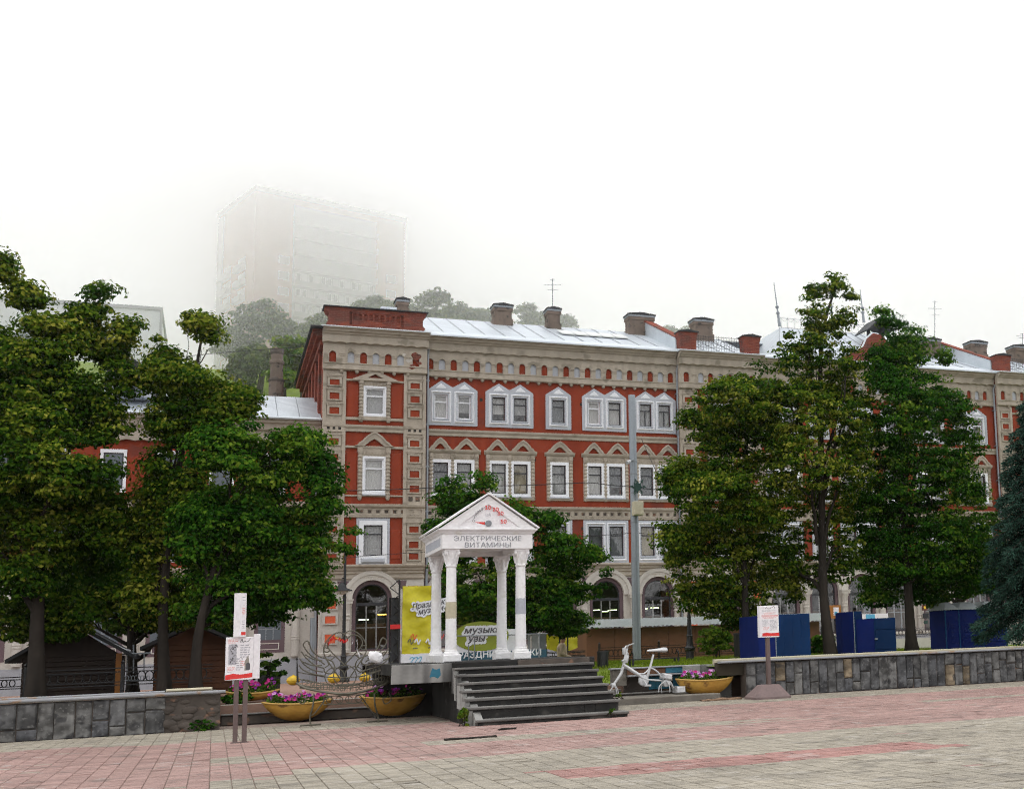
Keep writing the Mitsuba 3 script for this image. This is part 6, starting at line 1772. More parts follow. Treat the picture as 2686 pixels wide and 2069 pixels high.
put('centre', m, 'green_dark', FL)
for k, (dx, dy) in enumerate(((-5, -16), (11, -14), (17, 0), (10, 14), (-6, 14), (-14, -1))):
    q = P(1672 + dx, 1277 + dy, py0 - .36)
    ang = math.atan2(-dy, dx)
    pts = [(q[0] + .10 * math.cos(ang + a), q[2] + .10 * math.sin(ang + a)) for a in (0, 2.3, PI, -2.3)]
    put('petal', MB().xz(Polygon([pts[0], pts[1], ((q[0]), (q[2])), pts[3]]), cc[1] - .02, cc[1] + .02).tube([cc, [q[0], cc[1], q[2]]], .012, 4), 'green_dark', FL)
LM = P(1640, 1212, py0)
t = thing('floodlight', 'small pale floodlight on an arm left of the grey pole', 'lamp')
put('arm', MB().tube([[pb[0], py0 - .1, P(1665, 1206, py0)[2]], P(1652, 1209, py0 - .3)], .025, 6), 'wire_grey', t)
put('head', MB().tube([P(1653, 1208, py0 - .3), P(1645, 1214, py0 - .4)], [.05, .08], 8), 'far_white', t)


def wire(label, pts, r=.016, m_='cable'):
    t = thing('overhead_wire', label, 'wire')
    scene[t] = shape(MB().tube(curve([P(*p) for p in pts], 40), r, 5).mesh(), m_, True)


wire('long thin dark wire crossing the facade to the grey pole', [(860, 1287, 46), (1000, 1285, 46), (1200, 1276, 46), (1400, 1272, 46), (1535, 1266, 46), (1600, 1272, 46), (1668, 1278, 46)])
wire('thin dark wire from the grey pole to the right lime tree', [(1676, 1280, 46), (1760, 1287, 45), (1850, 1292, 44)])
wire('lower thin wire left of the grey pole', [(1500, 1408, 46), (1580, 1403, 46), (1668, 1397, 46)], .012)
wire('steep thin wire from the facade down past the right window pair', [(1682, 1150, 58), (1700, 1190, 56), (1722, 1240, 54), (1735, 1275, 52)], .014)
wire('lower thin wire right of the grey pole', [(1676, 1398, 46), (1730, 1402, 46), (1780, 1405, 45)], .012)
wire('thin wire crossing the tall bay low by the first floor', [(880, 1465, 50), (960, 1458, 50), (1060, 1451, 50), (1160, 1446, 50)], .010)
wire('thin wire over the low wing in front of the hill', [(280, 945, 64), (430, 940, 64), (620, 922, 64), (828, 908, 64)], .014)


def street_lamp(label, x, ybase, ytop, Y, shade_y, zb, head='bell'):
    t = thing('street_lamp', label, 'street lamp', 'black street lamps in the small park')
    b, tp = P(x, ybase, Y), P(x, ytop, Y)
    X = P(x, (ybase + ytop) / 2, Y)[0]
    H = tp[2] - zb
    put('post', MB().lathe([(.26, 0), (.26, .08), (.19, .16), (.15, .22), (.14, .5), (.20, .56), (.20, .62), (.13, .70), (.11, 1.0), (.13, 1.05), (.09, 1.12), (.075, 1.6), (.065, H * .62), (.085, H * .63), (.06, H * .65), (.045, H)], (X, Y, zb), 14), 'iron', t, smooth=40)
    sz = P(x, shade_y, Y)[2]
    if head == 'bell':
        for s in (-1,):
            c = X + s * .12
            put('arm', MB().tube(curve([(X, Y, sz + .5), (X - .1, Y - .06, sz + .55), (c, Y - .12, sz + .42), (c, Y - .12, sz + .28)], 12), .022, 6), 'iron', t)
            put('shade', MB().lathe([(.43, 0), (.42, .03), (.20, .12), (.16, .24), (.08, .30), (.05, .36)], (c, Y - .12, sz), 18), 'dark_metal', t, smooth=40)
            put('bowl', MB().lathe([(.05, -.16), (.2, -.10), (.27, -.01), (.05, .0)], (c, Y - .12, sz), 16), 'lamp_glass', t, smooth=40)
    else:
        put('neck', MB().lathe([(.05, 0), (.22, .05), (.26, .12), (.28, .30)], (X, Y, sz - .42), 16), 'iron', t, smooth=40)
        put('bowl', MB().lathe([(.28, -.10), (.34, .10), (.36, .22)], (X, Y, sz), 18), 'lamp_glass', t, smooth=40)
        put('lid', MB().lathe([(.40, .22), (.40, .27), (.25, .36), (.05, .40)], (X, Y, sz), 18), 'wire_grey', t, smooth=40)
    return t


street_lamp('black cast iron street lamp behind the ornate bench', 903, 1787, 1440, 56.5, 1550, .45)
street_lamp('black street lamp with a pale bowl seen between the temple columns', 1279, 1752, 1575, 44, 1572, .45, 'bowl')
street_lamp('thin black street lamp right of the silver bicycle', 1808, 1742, 1545, 44, 1560, .72, 'bell')
t = thing('sign_post', 'plain grey metal post at the left corner of the tall bay', 'post')
scene[t] = shape(MB().tube([[P(818, 1760, 58)[0], 58, .45], [P(820, 1620, 58)[0], 58, P(820, 1620, 58)[2]]], .10, 10).mesh(), 'pipe', 40)

# ------------------------------------------------------------------ banners of the small stage behind the temple
BN = thing('banner', 'tall yellow festival banner on a truss left of the temple columns', 'banner')
yB = 36.0
a, b = P(1056, 1535, yB), P(1128, 1738, yB)
xa, xb_ = a[0], P(1150, 1640, yB)[0]
zt, zb2 = P(1056, 1537, yB)[2], P(1054, 1716, yB)[2]
nx2, nz2 = 22, 34
gx2, gz2 = np.meshgrid(np.linspace(xa, xb_, nx2), np.linspace(zb2, zt, nz2), indexing='ij')
wv = .035 * np.sin(gx2 * 7 + gz2 * 5) + .03 * (meshkit.fbm(np.stack([gx2 * 2.2, gz2 * 2.6 - gx2 * 1.3, gx2 * 0], -1), 3) - .5) * 2
ii, jj = np.meshgrid(np.arange(nx2 - 1), np.arange(nz2 - 1), indexing='ij')
qq = np.stack([ii * nz2 + jj, (ii + 1) * nz2 + jj, (ii + 1) * nz2 + jj + 1, ii * nz2 + jj + 1], -1).reshape(-1, 4)
put('cloth', MB().add(np.stack([gx2, yB + wv, gz2], -1).reshape(-1, 3), qq), 'banner_yellow', BN, smooth=True)
put('white_foot', MB().box(xa - .02, xb_, yB - .02, yB, P(1055, 1741, yB)[2], zb2 + .01), 'banner_white', BN)
for k in range(3):
    put('foot_script', MB().tube(curve([(xa + .22 + .11 * k, yB - .03, zb2 - .25), (xa + .3 + .11 * k, yB - .03, zb2 - .12), (xa + .26 + .11 * k, yB - .03, zb2 - .08), (xa + .2 + .11 * k, yB - .03, zb2 - .14)], 14), .010, 4), 'print_blue', BN)
put('foot_mark', MB().box(xa + .66, xa + .71, yB - .03, yB - .021, zb2 - .16, zb2 - .11), 'print_dark', BN)
put('foot_mark', MB().box(xa + .80, xa + .86, yB - .03, yB - .021, zb2 - .16, zb2 - .11), 'print_red', BN)
zc = P(1090, 1602, yB)[2]
for s_, dz, w_, sl in (('Праздник', .0, .86, .18), ('музыки', -.17, .66, .18)):
    tx = text(s_, .15, xa + .24 + (.16 if dz else 0), yB - .062, zc + dz, .006, True, w_, sl)
    tx.move(lambda v: np.stack([v[:, 0], v[:, 1], v[:, 2] + (v[:, 0] - xa) * .16], 1))
    o = MB()
    vv = np.vstack(tx.v)
    poly = unary_union([Point(p[0], p[2]).buffer(.055, 4) for p in vv[::3]])
    put('script_outline', MB().xz(poly, yB - .060, yB - .05), 'banner_white', BN)
    put('script', tx, 'print_dark', BN, label='dark script reading ' + s_)
r9 = random.Random(6)
for k, (m_, z) in enumerate((('print_red', 1672), ('print_red', 1672), ('print_dark', 1684), ('banner_white', 1685), ('banner_white', 1686), ('print_blue', 1685), ('print_dark', 1700), ('print_dark', 1700))):
    zz = P(1090, z, yB)[2]; x = xa + [.22, .95, .14, .32, .62, .84, .28, .68][k]
    put('logo', MB().tube(curve([(x + .0, yB - .06, zz), (x + .06, yB - .06, zz + .10), (x + .10, yB - .06, zz - .05), (x + .16, yB - .06, zz + .08)] if k < 6 else [(x, yB - .06, zz), (x + .06, yB - .06, zz + .01), (x + .12, yB - .06, zz)], 12), .020 if k in (3, 4, 5) else .012, 5), m_, BN)
TS = thing('stage_truss', 'thin black steel truss carrying the yellow banner', 'truss')
xt = P(1047, 1640, yB)[0]
for dx, dy in ((0, 0), (-.22, .22), (.0, .4)):
    put('tube', MB().tube([(xt + dx, yB + dy, .43), (xt + dx, yB + dy, zt + (.15 if dy == 0 else -.3))], .028, 6), 'iron', TS)
m = MB()
for k in range(7):
    z = .6 + k * .42
    m.tube([(xt, yB, z), (xt - .22, yB + .22, z + .21)], .014, 5).tube([(xt - .22, yB + .22, z + .21), (xt, yB, z + .42)], .014, 5)
put('lacing', m, 'iron', TS)
put('mesh_side', MB().box(xt - .20, xt - .02, yB + .12, yB + .13, .5, zt - .3), 'dark_metal', TS)
put('red_tape', MB().box(xt - .24, xt + .03, yB - .035, yB - .03, P(1045, 1643, yB)[2] - .06, P(1045, 1643, yB)[2] + .06).box(xt - .02, xt + .03, yB - .036, yB - .031, .75, 1.1), 'ribbon_red', TS)

SG = thing('stage_sign', 'low festival sign with a green oval, white script and teal strip behind the temple', 'sign')
yS = 40.0
cx0, cz0 = P(1262, 1672, yS)[0], P(1262, 1668, yS)[2]
xa2, xb2 = P(1186, 1700, yS)[0], P(1432, 1700, yS)[0]
put('backing', MB().box(xa2, P(1370, 1660, yS)[0], yS - .02, yS + .03, P(1300, 1708, yS)[2], P(1300, 1650, yS)[2]), 'banner_white', SG)
el = Polygon([(cx0 + .85 * math.cos(a), cz0 + .46 * math.sin(a)) for a in np.linspace(0, 2 * PI, 49)[:-1]])
put('oval', MB().xz(el, yS - .05, yS - .021), 'olive', SG)
for s_, dz, h, dx in (('музыки', .10, .20, -.1), ('узы', -.16, .20, -.25)):
    tx = text(s_, h, cx0 - .55 + (dx if dz < 0 else 0) * 0 + (.12 if dz < 0 else 0), yS - .07, cz0 + dz, .008, True, 1.10 if dz > 0 else .5, .25)
    vv = np.vstack(tx.v)
    put('script_outline', MB().xz(unary_union([Point(p[0], p[2]).buffer(.08, 4) for p in vv[::3]]), yS - .066, yS - .051), 'banner_white', SG)
    put('script', tx, 'print_dark', SG)
put('strip', MB().box(xa2 - .05, xb2, yS - .09, yS - .05, P(1300, 1738, yS)[2] - .2, P(1300, 1707, yS)[2]), 'teal', SG, label='teal strip with white capitals')
put('capitals', text('ПРАЗДНИК МУЗЫКИ', .20, xa2 - .05, yS - .092, P(1300, 1722, yS)[2], .008, True, xb2 - xa2 - .15), 'banner_white', SG, label='white capitals reading ПРАЗДНИК МУЗЫКИ')
put('rail', MB().tube([P(1185, 1668, yS - .2), P(1330, 1665, yS - .2), P(1436, 1661, yS - .2)], .022, 6).tube([P(1245, 1668, yS - .2), P(1244, 1735, yS - .2)], .018, 6).tube([P(1229, 1690, yS - .2), P(1229, 1735, yS - .2)], .018, 6).tube([P(1414, 1662, yS - .2), P(1414, 1740, yS - .2)], .022, 6), 'wire_grey', SG)
t = thing('banner', 'yellow cloth banner hanging low under the young tree right of the temple', 'banner')
yC = 45.0
a, b = P(1434, 1662, yC), P(1516, 1698, yC)
X_, Z_ = np.meshgrid(np.linspace(a[0], b[0], 20), np.linspace(b[2], a[2], 10), indexing='ij')
Yw = yC + .05 * np.sin(X_ * 6 + Z_ * 3)
Z2 = Z_ - .12 * np.sin((X_ - a[0]) / (b[0] - a[0]) * PI)
ii, jj = np.meshgrid(np.arange(19), np.arange(9), indexing='ij')
q2 = np.stack([ii * 10 + jj, (ii + 1) * 10 + jj, (ii + 1) * 10 + jj + 1, ii * 10 + jj + 1], -1).reshape(-1, 4)
put('cloth', MB().add(np.stack([X_, Yw, Z2], -1).reshape(-1, 3), q2), 'banner_yellow', t, smooth=True)
for x in (1468, 1489):
    put('pole', MB().tube([P(x, 1655, yC - .1), P(x, 1745, yC - .1)], .025, 6), 'iron', t)
t = thing('barrier_sheet', 'pale grey fabric panels of the stage fence right of the temple', 'fence')
for k, (x0, x1) in enumerate(((1384, 1392), (1394, 1412), (1416, 1432))):
    q0, q1 = P(x0, 1662, 42), P(x1, 1720, 42)
    put('panel', MB().cbox(q0[0], q1[0], 42, 42.03, .45, q0[2], .005), 'far_white' if k < 2 else 'wire_grey', t)

# ------------------------------------------------------------------ a person walking behind the temple
PE = thing('person', 'person in a tan shirt and dark trousers walking behind the temple under the young tree', 'person')
Yp = 44.0
hx = P(1475, 1675, Yp)
pz = hx[2] - 1.62
def J(x, y, z):
    return np.array([hx[0] + x, Yp + y, pz + z])
import manifold3d as m3
def body(bones, le=.03):
    parts = []
    for (a, ra), (b, rb) in bones:
        s0 = m3.Manifold.sphere(ra, 16).translate(a.tolist()); s1 = m3.Manifold.sphere(rb, 16).translate(b.tolist())
        parts.append(m3.Manifold.batch_hull([s0, s1]))
    u = m3.Manifold.batch_boolean(parts, m3.OpType.Add).refine_to_length(le).to_mesh()
    t = trimesh.Trimesh(u.vert_properties[:, :3], u.tri_verts, process=True)
    trimesh.smoothing.filter_taubin(t, iterations=8)
    return t
hip, chest, neck, head = J(0, 0, .92), J(-.02, 0, 1.28), J(-.01, 0, 1.45), J(.03, 0, 1.60)
bones = [((hip, .15), (chest, .165)), ((chest, .15), (neck, .065)), ((neck, .06), (head, .08)), ((head + [0, 0, -.02], .085), (head + [0, 0, .05], .088))]
for s, kx, fx_, hxx in ((-1, .10, .22, .14), (1, -.02, -.22, .24)):
    h0 = hip + [0, s * .09, -.04]; kn = J(kx, s * .10, .50); an = J(fx_ - .02, s * .10, .09)
    bones += [((h0, .10), (kn, .065)), ((kn, .062), (an, .042)), ((an, .042), (an + [.16, 0, -.04], .035))]
    sh = chest + [0, s * .17, .10]; el = J(-.10 if s < 0 else .06, s * .24, 1.13); wr = J(hxx, s * .22, 1.0)
    bones += [((chest + [0, s * .1, .10], .09), (sh, .062)), ((sh, .058), (el, .045)), ((el, .042), (wr, .032)), ((wr, .032), (wr + [.07, 0, -.02], .036))]
    for q in range(4):
        k0 = wr + [.08, (q - 1.5) * .018, -.02]
        bones += [((k0, .012), (k0 + [.05, 0, -.02], .010)), ((k0 + [.05, 0, -.02], .010), (k0 + [.075, 0, -.045], .009))]
    bones += [((wr + [.03, -s * .03, 0], .012), (wr + [.07, -s * .05, .0], .010))]
bones += [((head + [.08, 0, 0], .018), (head + [.10, 0, -.015], .014))]
bt = body(bones, .03)
scene[PE + '__body'] = shape(bt, 'skin', True)
labels[PE + '__body'] = {'label': 'bare skin of the walker'}
fc = bt.triangles_center
tz = fc[:, 2] - pz
def clothes(mask, off, m_, name):
    sub = bt.submesh([np.nonzero(mask)[0]], append=True)
    v = np.array(sub.vertices) + np.array(sub.vertex_normals) * off
    scene[PE + '__' + name] = shape(trimesh.Trimesh(v, sub.faces, process=False), m_, True)
clothes((tz > .88) & (tz < 1.46), .018, 'shirt', 'shirt')
clothes((tz > .10) & (tz < .96) & (np.abs(fc[:, 1] - Yp) < .2), .012, 'trousers', 'trousers')
clothes((tz <= .11), .010, 'room', 'shoes')
clothes((tz > 1.60) & (fc[:, 0] - hx[0] < .07), .014, 'hair', 'hair')

# ------------------------------------------------------------------ brown kiosk, fences, bins, benches
KI = thing('kiosk', 'long low brown plywood kiosk with a white metal roof edge behind the grey pole', 'kiosk')
yk = 49.0
ka, kb = P(1538, 1680, yk)[0], P(2150, 1640, yk)[0]
kz0, kz1 = .5, P(1800, 1641, yk)[2]
n = 9
for k in range(n):
    a, b = ka + (kb - ka) * k / n, ka + (kb - ka) * (k + 1) / n
    put('wall_sheet', MB().cbox(a + .008, b - .008, yk, yk + .06, kz0, kz1, .006), 'kiosk_brown', KI)
put('body', MB().box(ka + .02, kb - .02, yk + .061, yk + 3.0, .4, kz1), 'kiosk_brown', KI)
pts = [(ka - .3, kz1 + .36), (kb + .3, kz1 + .36)] + [(kb + .3 - (kb - ka + .6) * i / 240, kz1 + .02 + .035 * abs(math.sin(PI * i / 4))) for i in range(241)]
put('roof_edge', MB().xz(Polygon(pts), yk - .42, yk - .37), 'kiosk_roof', KI)
put('roof', MB().add([(ka - .3, yk - .4, kz1 + .34), (kb + .3, yk - .4, kz1 + .34), (kb + .3, yk + 3.3, kz1 + .22), (ka - .3, yk + 3.3, kz1 + .22), (ka - .3, yk - .4, kz1 + .3), (kb + .3, yk - .4, kz1 + .3), (kb + .3, yk + 3.3, kz1 + .18), (ka - .3, yk + 3.3, kz1 + .18)], [[0, 1, 2, 3], [4, 7, 6, 5], [0, 4, 5, 1], [2, 6, 7, 3], [0, 3, 7, 4], [1, 5, 6, 2]]), 'kiosk_roof', KI)


def ring_fence(label, xa, xb, Y, z0, z1, m_, seed=0, panel=2.2):
    t = thing('ring_fence', label, 'fence')
    n = max(1, int(round((xb - xa) / panel)))
    for k in range(n):
        a, b = xa + (xb - xa) * k / n, xa + (xb - xa) * (k + 1) / n
        put('post', MB().box(a - .04, a + .04, Y - .04, Y + .04, z0 - .35, z1 + .12).lathe([(.02, 0), (.055, .04), (.0, .11)], (a, Y, z1 + .12), 8), m_, t)
        m = MB()
        H = z1 - z0
        for z in (z0, z0 + H * .18, z1 - H * .22, z1):
            m.box(a + .04, b - .04, Y - .015, Y + .015, z - .014, z + .014)
        nr = max(3, int((b - a - .3) / .19))
        r0 = (H * .6) / 2
        for q in range(nr):
            c = a + .18 + (b - a - .36) * (q + .5) / nr
            m.tube([(c + r0 * .72 * math.cos(u), Y, z0 + H * .48 + r0 * math.sin(u)) for u in np.linspace(0, 2 * PI, 13)], .014, 4, cap=False)
        put('rail_panel', m, m_, t)
    return t


zz = P(1700, 1705, 47.5)
ring_fence('brown ring pattern fence along the front of the brown kiosk', ka + .1, P(2160, 1690, 47.5)[0], 47.5, P(1700, 1722, 47.5)[2], P(1700, 1694, 47.5)[2], 'wood_dark')
ring_fence('black ring pattern iron fence along the street between the blue cabins', P(2155, 1660, 54)[0], P(2250, 1660, 54)[0], 54, P(2200, 1674, 54)[2], P(2200, 1652, 54)[2], 'iron')
ring_fence('black ring pattern iron fence along the street left of the portable toilets', P(2340, 1655, 54)[0], P(2488, 1655, 54)[0], 54, P(2420, 1667, 54)[2], P(2420, 1646, 54)[2], 'iron')
ring_fence('black ring pattern iron fence along the street right of the portable toilets', P(2632, 1640, 54)[0], P(2760, 1640, 54)[0], 54, P(2660, 1660, 54)[2], P(2660, 1640, 54)[2], 'iron')
ring_fence('black iron fence behind the temple by the walking person', P(1432, 1712, 46)[0], P(1538, 1712, 46)[0], 46, P(1480, 1722, 46)[2], P(1480, 1708, 46)[2], 'iron', panel=1.6)
ring_fence('dark iron ring pattern fence in front of the wooden huts under the left trees', P(66, 1790, 39)[0], P(560, 1790, 39)[0], 39, P(300, 1796, 39)[2], P(300, 1752, 39)[2], 'iron')
ring_fence('black iron fence at the far left under the trees', P(-40, 1790, 42)[0], P(62, 1790, 42)[0], 42, P(30, 1806, 42)[2], P(30, 1776, 42)[2], 'iron')
for k, (x0, x1) in enumerate(((2155, 2250), (2340, 2488), (2632, 2760))):
    t = thing('fence_base', ('pale kerb under the street fence between the blue cabins', 'pale kerb under the street fence left of the toilets', 'pale kerb under the street fence right of the toilets')[k], 'kerb')
    a = P(x0, 1670, 54)
    scene[t] = shape(MB().box(P(x0, 1670, 54)[0], P(x1, 1670, 54)[0], 53.9, 54.15, .4, P((x0 + x1) / 2, 1668 if k == 1 else (1678 if k == 0 else 1662), 54)[2] - .08).mesh(), 'cream_pale')

def bin_(label, x, ytop, Y, z0, w, h, m_='iron'):
    t = thing('litter_bin', label, 'bin')
    c = P(x, ytop, Y)
    put('drum', MB().lathe([(w * .92, 0), (w, .05), (w, h * .92), (w * .96, h)], (c[0], Y, z0), 16), m_, t, smooth=40)
    put('rim', MB().lathe([(w * 1.04, h * .94), (w * 1.06, h * .97), (w * 1.04, h), (w * .9, h * .985)], (c[0], Y, z0), 16), 'dark_metal', t)
bin_('black cylindrical litter bin on the lawn right of the steps', 1581, 1712, 40.5, .56, .185, .80)
bin_('dark litter bin beside the double signboard', 706, 1768, 37, .45, .28, .68)
bin_('dark litter bin by the trunk of the yellow green tree', 1942, 1680, 42, .8, .24, 1.0)
bin_('dark iron bin on the lawn between the blue cabins', 2215, 1690, 41, .84, .2, .75)

def park_bench(label, xa, xb, ys, Y, z0):
    t = thing('park_bench', label, 'bench')
    a, b = P(xa, ys, Y)[0], P(xb, ys, Y)[0]
    for k in range(4):
        put('slat', MB().cbox(a, b, Y - .2 + k * .11, Y - .11 + k * .11, z0 + .42, z0 + .455, .005), 'iron', t)
    for x in (a + .06, b - .06):
        put('leg', MB().box(x - .03, x + .03, Y - .2, Y - .15, z0 - .05, z0 + .42).box(x - .03, x + .03, Y + .15, Y + .2, z0 - .05, z0 + .42).tube(curve([(x, Y - .18, z0 + .42), (x, Y - .2, z0 + .62), (x, Y - .05, z0 + .66), (x, Y + .1, z0 + .56)], 12), .02, 5), 'iron', t)
park_bench('low black metal bench on the lawn in front of the grey pole', 1651, 1779, 1728, 38.5, .62)

for k, (x, y, s_, lab) in enumerate(((876, 1788, 1.0, 'round yellow plastic ball planter behind the left wire swan'), (769, 1790, 1.0, 'yellow plastic dome left of the ornate bench'), (957, 1778, .9, 'yellow plastic ball mostly hidden behind the right wire swan'))):
    t = thing('yellow_ball', lab, 'ball')
    c = P(x, y, 55)
    R = .24 * s_
    put('globe', MB().lathe([(R * math.sin(a) * 1.05, R * .8 * (1 - math.cos(a))) for a in np.linspace(.25, PI - .05, 12)], (c[0], 55, .44), 18), 'yellow_plastic', t, smooth=True)
    put('rim', MB().lathe([(R * 1.06, R * .74), (R * 1.14, R * .8), (R * 1.06, R * .86)], (c[0], 55, .44), 18), 'yellow_plastic', t)
    put('knob', MB().lathe([(R * .2, 0), (R * .22, R * .1), (R * .05, R * .2)], (c[0], 55, .44 + R * 1.55), 10), 'yellow_plastic', t)

# ------------------------------------------------------------------ blue cabins and portable toilets behind the right wall
def toilet(label, xa, xb, Y, z0, ztop, mm, group=None):
    t = thing('portable_toilet', label, 'portable toilet', group)
    a, b = P(xa, 1650, Y)[0], P(xb, 1650, Y)[0]
    h = ztop - z0
    put('cabin', MB().cbox(a + .012, b - .012, Y, Y + 1.1, z0, z0 + h, .02), mm, t)
    put('door', MB().cbox(a + .10, b - .10, Y - .025, Y, z0 + .10, z0 + h - .12, .012), mm, t)
    m = MB()
    for q in range(4):
        m.cbox(a + .18, b - .18, Y - .045, Y - .026, z0 + .30 + q * .19, z0 + .42 + q * .19, .012)
    m.xz(arch_poly((a + b) / 2, (b - a) * .30, z0 + h * .56, z0 + h * .74).difference(arch_poly((a + b) / 2, (b - a) * .30 - .04, z0 + h * .56 + .04, z0 + h * .74)), Y - .042, Y - .026)
    put('door_ribs', m, mm, t)
    for x in (a, b):
        put('corner_post', MB().tube([(x, Y + .0, z0), (x, Y + .0, z0 + h)], .022, 6), 'green_dark' if False else 'blue_mid', t)
    w = (b - a) / 2; cx = (a + b) / 2
    v = [(a - .03, Y - .06, ztop), (b + .03, Y - .06, ztop), (b + .03, Y + 1.16, ztop), (a - .03, Y + 1.16, ztop), (cx - w * .55, Y + .22, ztop + .20), (cx + w * .55, Y + .22, ztop + .20), (cx + w * .55, Y + .9, ztop + .20), (cx - w * .55, Y + .9, ztop + .20), (cx - w * .4, Y + .3, ztop + .27), (cx + w * .4, Y + .3, ztop + .27), (cx + w * .4, Y + .8, ztop + .27), (cx - w * .4, Y + .8, ztop + .27)]
    q = [[8, 9, 10, 11], [3, 2, 1, 0]] + [[i, (i + 1) % 4, (i + 1) % 4 + 4, i + 4] for i in range(4)] + [[i + 4, (i + 1) % 4 + 4, (i + 1) % 4 + 8, i + 8] for i in range(4)]
    put('roof', MB().add(v, q), 'grey_plastic', t)
    return t


tz_ = P(2560, 1597, 38.0)[2]
toilet('blue portable toilet with grey roof, left of the joined three', 2481, 2517, 38, .84, tz_, 'blue')
toilet('blue portable toilet with grey roof, middle of the joined three', 2517, 2578, 38, .84, tz_, 'blue')
toilet('blue portable toilet with grey roof, right of the joined three', 2578, 2640, 38, .84, tz_, 'blue')


def cabin(label, xa, xs, xb, ytop, Y, z0, mm, seams=(), handle=None, deep=1.1):
    t = thing('blue_cabin', label, 'cabin')
    a, s_, b = P(xa, ytop + 40, Y)[0], P(xs, ytop + 40, Y)[0], P(xb, ytop + 40, Y)[0]
    zt = P(xs, ytop, Y)[2]
    put('front', MB().cbox(s_, b, Y, Y + deep, z0, zt, .012), mm, t)
    put('side', MB().add([(a, Y + .45, z0), (s_ - .004, Y + .01, z0), (s_ - .004, Y + .01, zt), (a, Y + .45, zt - .02), (a, Y + deep, z0), (s_ - .004, Y + deep, z0), (s_ - .004, Y + deep, zt), (a, Y + deep, zt - .02)], [[0, 1, 2, 3], [4, 7, 6, 5], [3, 2, 6, 7], [0, 3, 7, 4]]), 'blue' if mm == 'blue_dark' else mm, t)
    put('edge_strip', MB().box(s_ - .012, s_ + .012, Y - .012, Y, z0, zt), 'pipe' if handle is None and not seams else mm, t)
    for k in range(3):
        x = s_ + (b - s_) * (k + 1) / 4
        put('rib', MB().box(x - .012, x + .012, Y - .010, Y, z0 + .1, zt - .1), mm, t)
    for z in seams:
        put('panel', MB().cbox(s_ + .03, b - .03, Y - .03, Y - .011, z0 + (zt - z0) * z[0], z0 + (zt - z0) * z[1], .01), mm, t)
    if handle:
        c = P(*handle, Y)
        put('handle', MB().box(c[0] - .05, c[0] + .05, Y - .06, Y - .03, c[2] - .03, c[2] + .03), 'pipe', t)
    return t


cabin('large dark blue steel cabin behind the single post signboard', 2003, 2034, 2125, 1611, 36, .8, 'blue_dark', deep=2.0)
cabin('tall narrow dark blue box between a tree trunk and the low blue cabin', 2224, 2240, 2262, 1603, 37.5, .8, 'blue_dark', deep=.9)
cabin('lower dark blue cabin with a handle and horizontal panels', 2264, 2294, 2350, 1621, 37.0, .8, 'blue_dark', seams=((.04, .18), (.20, .68), (.71, .97)), handle=(2297, 1675), deep=1.2)
t = thing('blue_box', 'small light blue box on the lawn beside the large blue cabin', 'box')
a, b = P(1979, 1704, 37), P(2003, 1735, 37)
scene[t] = shape(MB().cbox(a[0], b[0], 37, 37.5, .7, a[2], .015).mesh(), 'blue_mid')

# ------------------------------------------------------------------ wooden huts under the left trees
def hut(label, xa, xb, yeave, yridge, Y, z0, mm, post=None, planks=9, depth=2.4):
    t = thing('wooden_hut', label, 'hut')
    a, b = P(xa, yeave, Y)[0], P(xb, yeave, Y)[0]
    ze, zr = P((xa + xb) / 2, yeave, Y)[2], P((xa + xb) / 2, yridge, Y)[2]
    for k in range(planks):
        z = z0 + (ze - z0) * k / planks
        put('plank', MB().cbox(a, b, Y, Y + .05, z + .004, z + (ze - z0) / planks - .004, .01), mm, t)
    put('box', MB().box(a + .02, b - .02, Y + .051, Y + depth, z0, ze), mm, t)
    m = (a + b) / 2
    put('roof', MB().xz(Polygon([(a - .35, ze - .12), (m, zr), (b + .35, ze - .12), (b + .35, ze - .02), (m, zr + .10), (a - .35, ze - .02)]), Y - .35, Y + depth + .3), 'dark_metal', t)
    put('gable', MB().xz(Polygon([(a, ze), (b, ze), (m, zr - .02)]), Y + .01, Y + .06), mm, t)
    if post is not None:
        c = P(post, yeave + 40, Y - .2)
        put('corner_post', MB().box(c[0] - .07, c[0] + .07, Y - .2, Y - .06, z0, ze + .05), 'wood_orange', t)
    return t
hut('dark wooden hut with a pitched roof and an orange corner post under the left trees', 58, 318, 1722, 1640, 40, .6, 'wood_dark', post=310)
hut('brown wooden hut with a counter under the left trees beside the signboard', 405, 612, 1690, 1640, 41, .55, 'wood_brown')
t = thing('hut_frame', 'thin pale pipe frame with a chain fence between the two wooden huts', 'frame')
m = MB().tube([P(317, 1715, 40), P(395, 1712, 40)], .025, 6)
for x in (333, 350, 378):
    m.tube([P(x, 1690 if x == 350 else 1714, 40), P(x, 1765, 40)], .018, 5)
put('pipes', m, 'wire_grey', t)
put('rail', MB().tube([P(300, 1690, 40), P(335, 1706, 40)], .03, 6).tube([P(326, 1703, 39.9), P(342, 1707, 39.9)], .04, 6), 'far_white', t)
c = MB()
for k in range(9):
    x = 325 + k * 8
    c.tube([P(x + 4 * math.cos(u), 1778 + 7 * math.sin(u), 39.8) for u in np.linspace(0, 2 * PI, 11)], .010, 4)
put('rings', c, 'wire_grey', t)

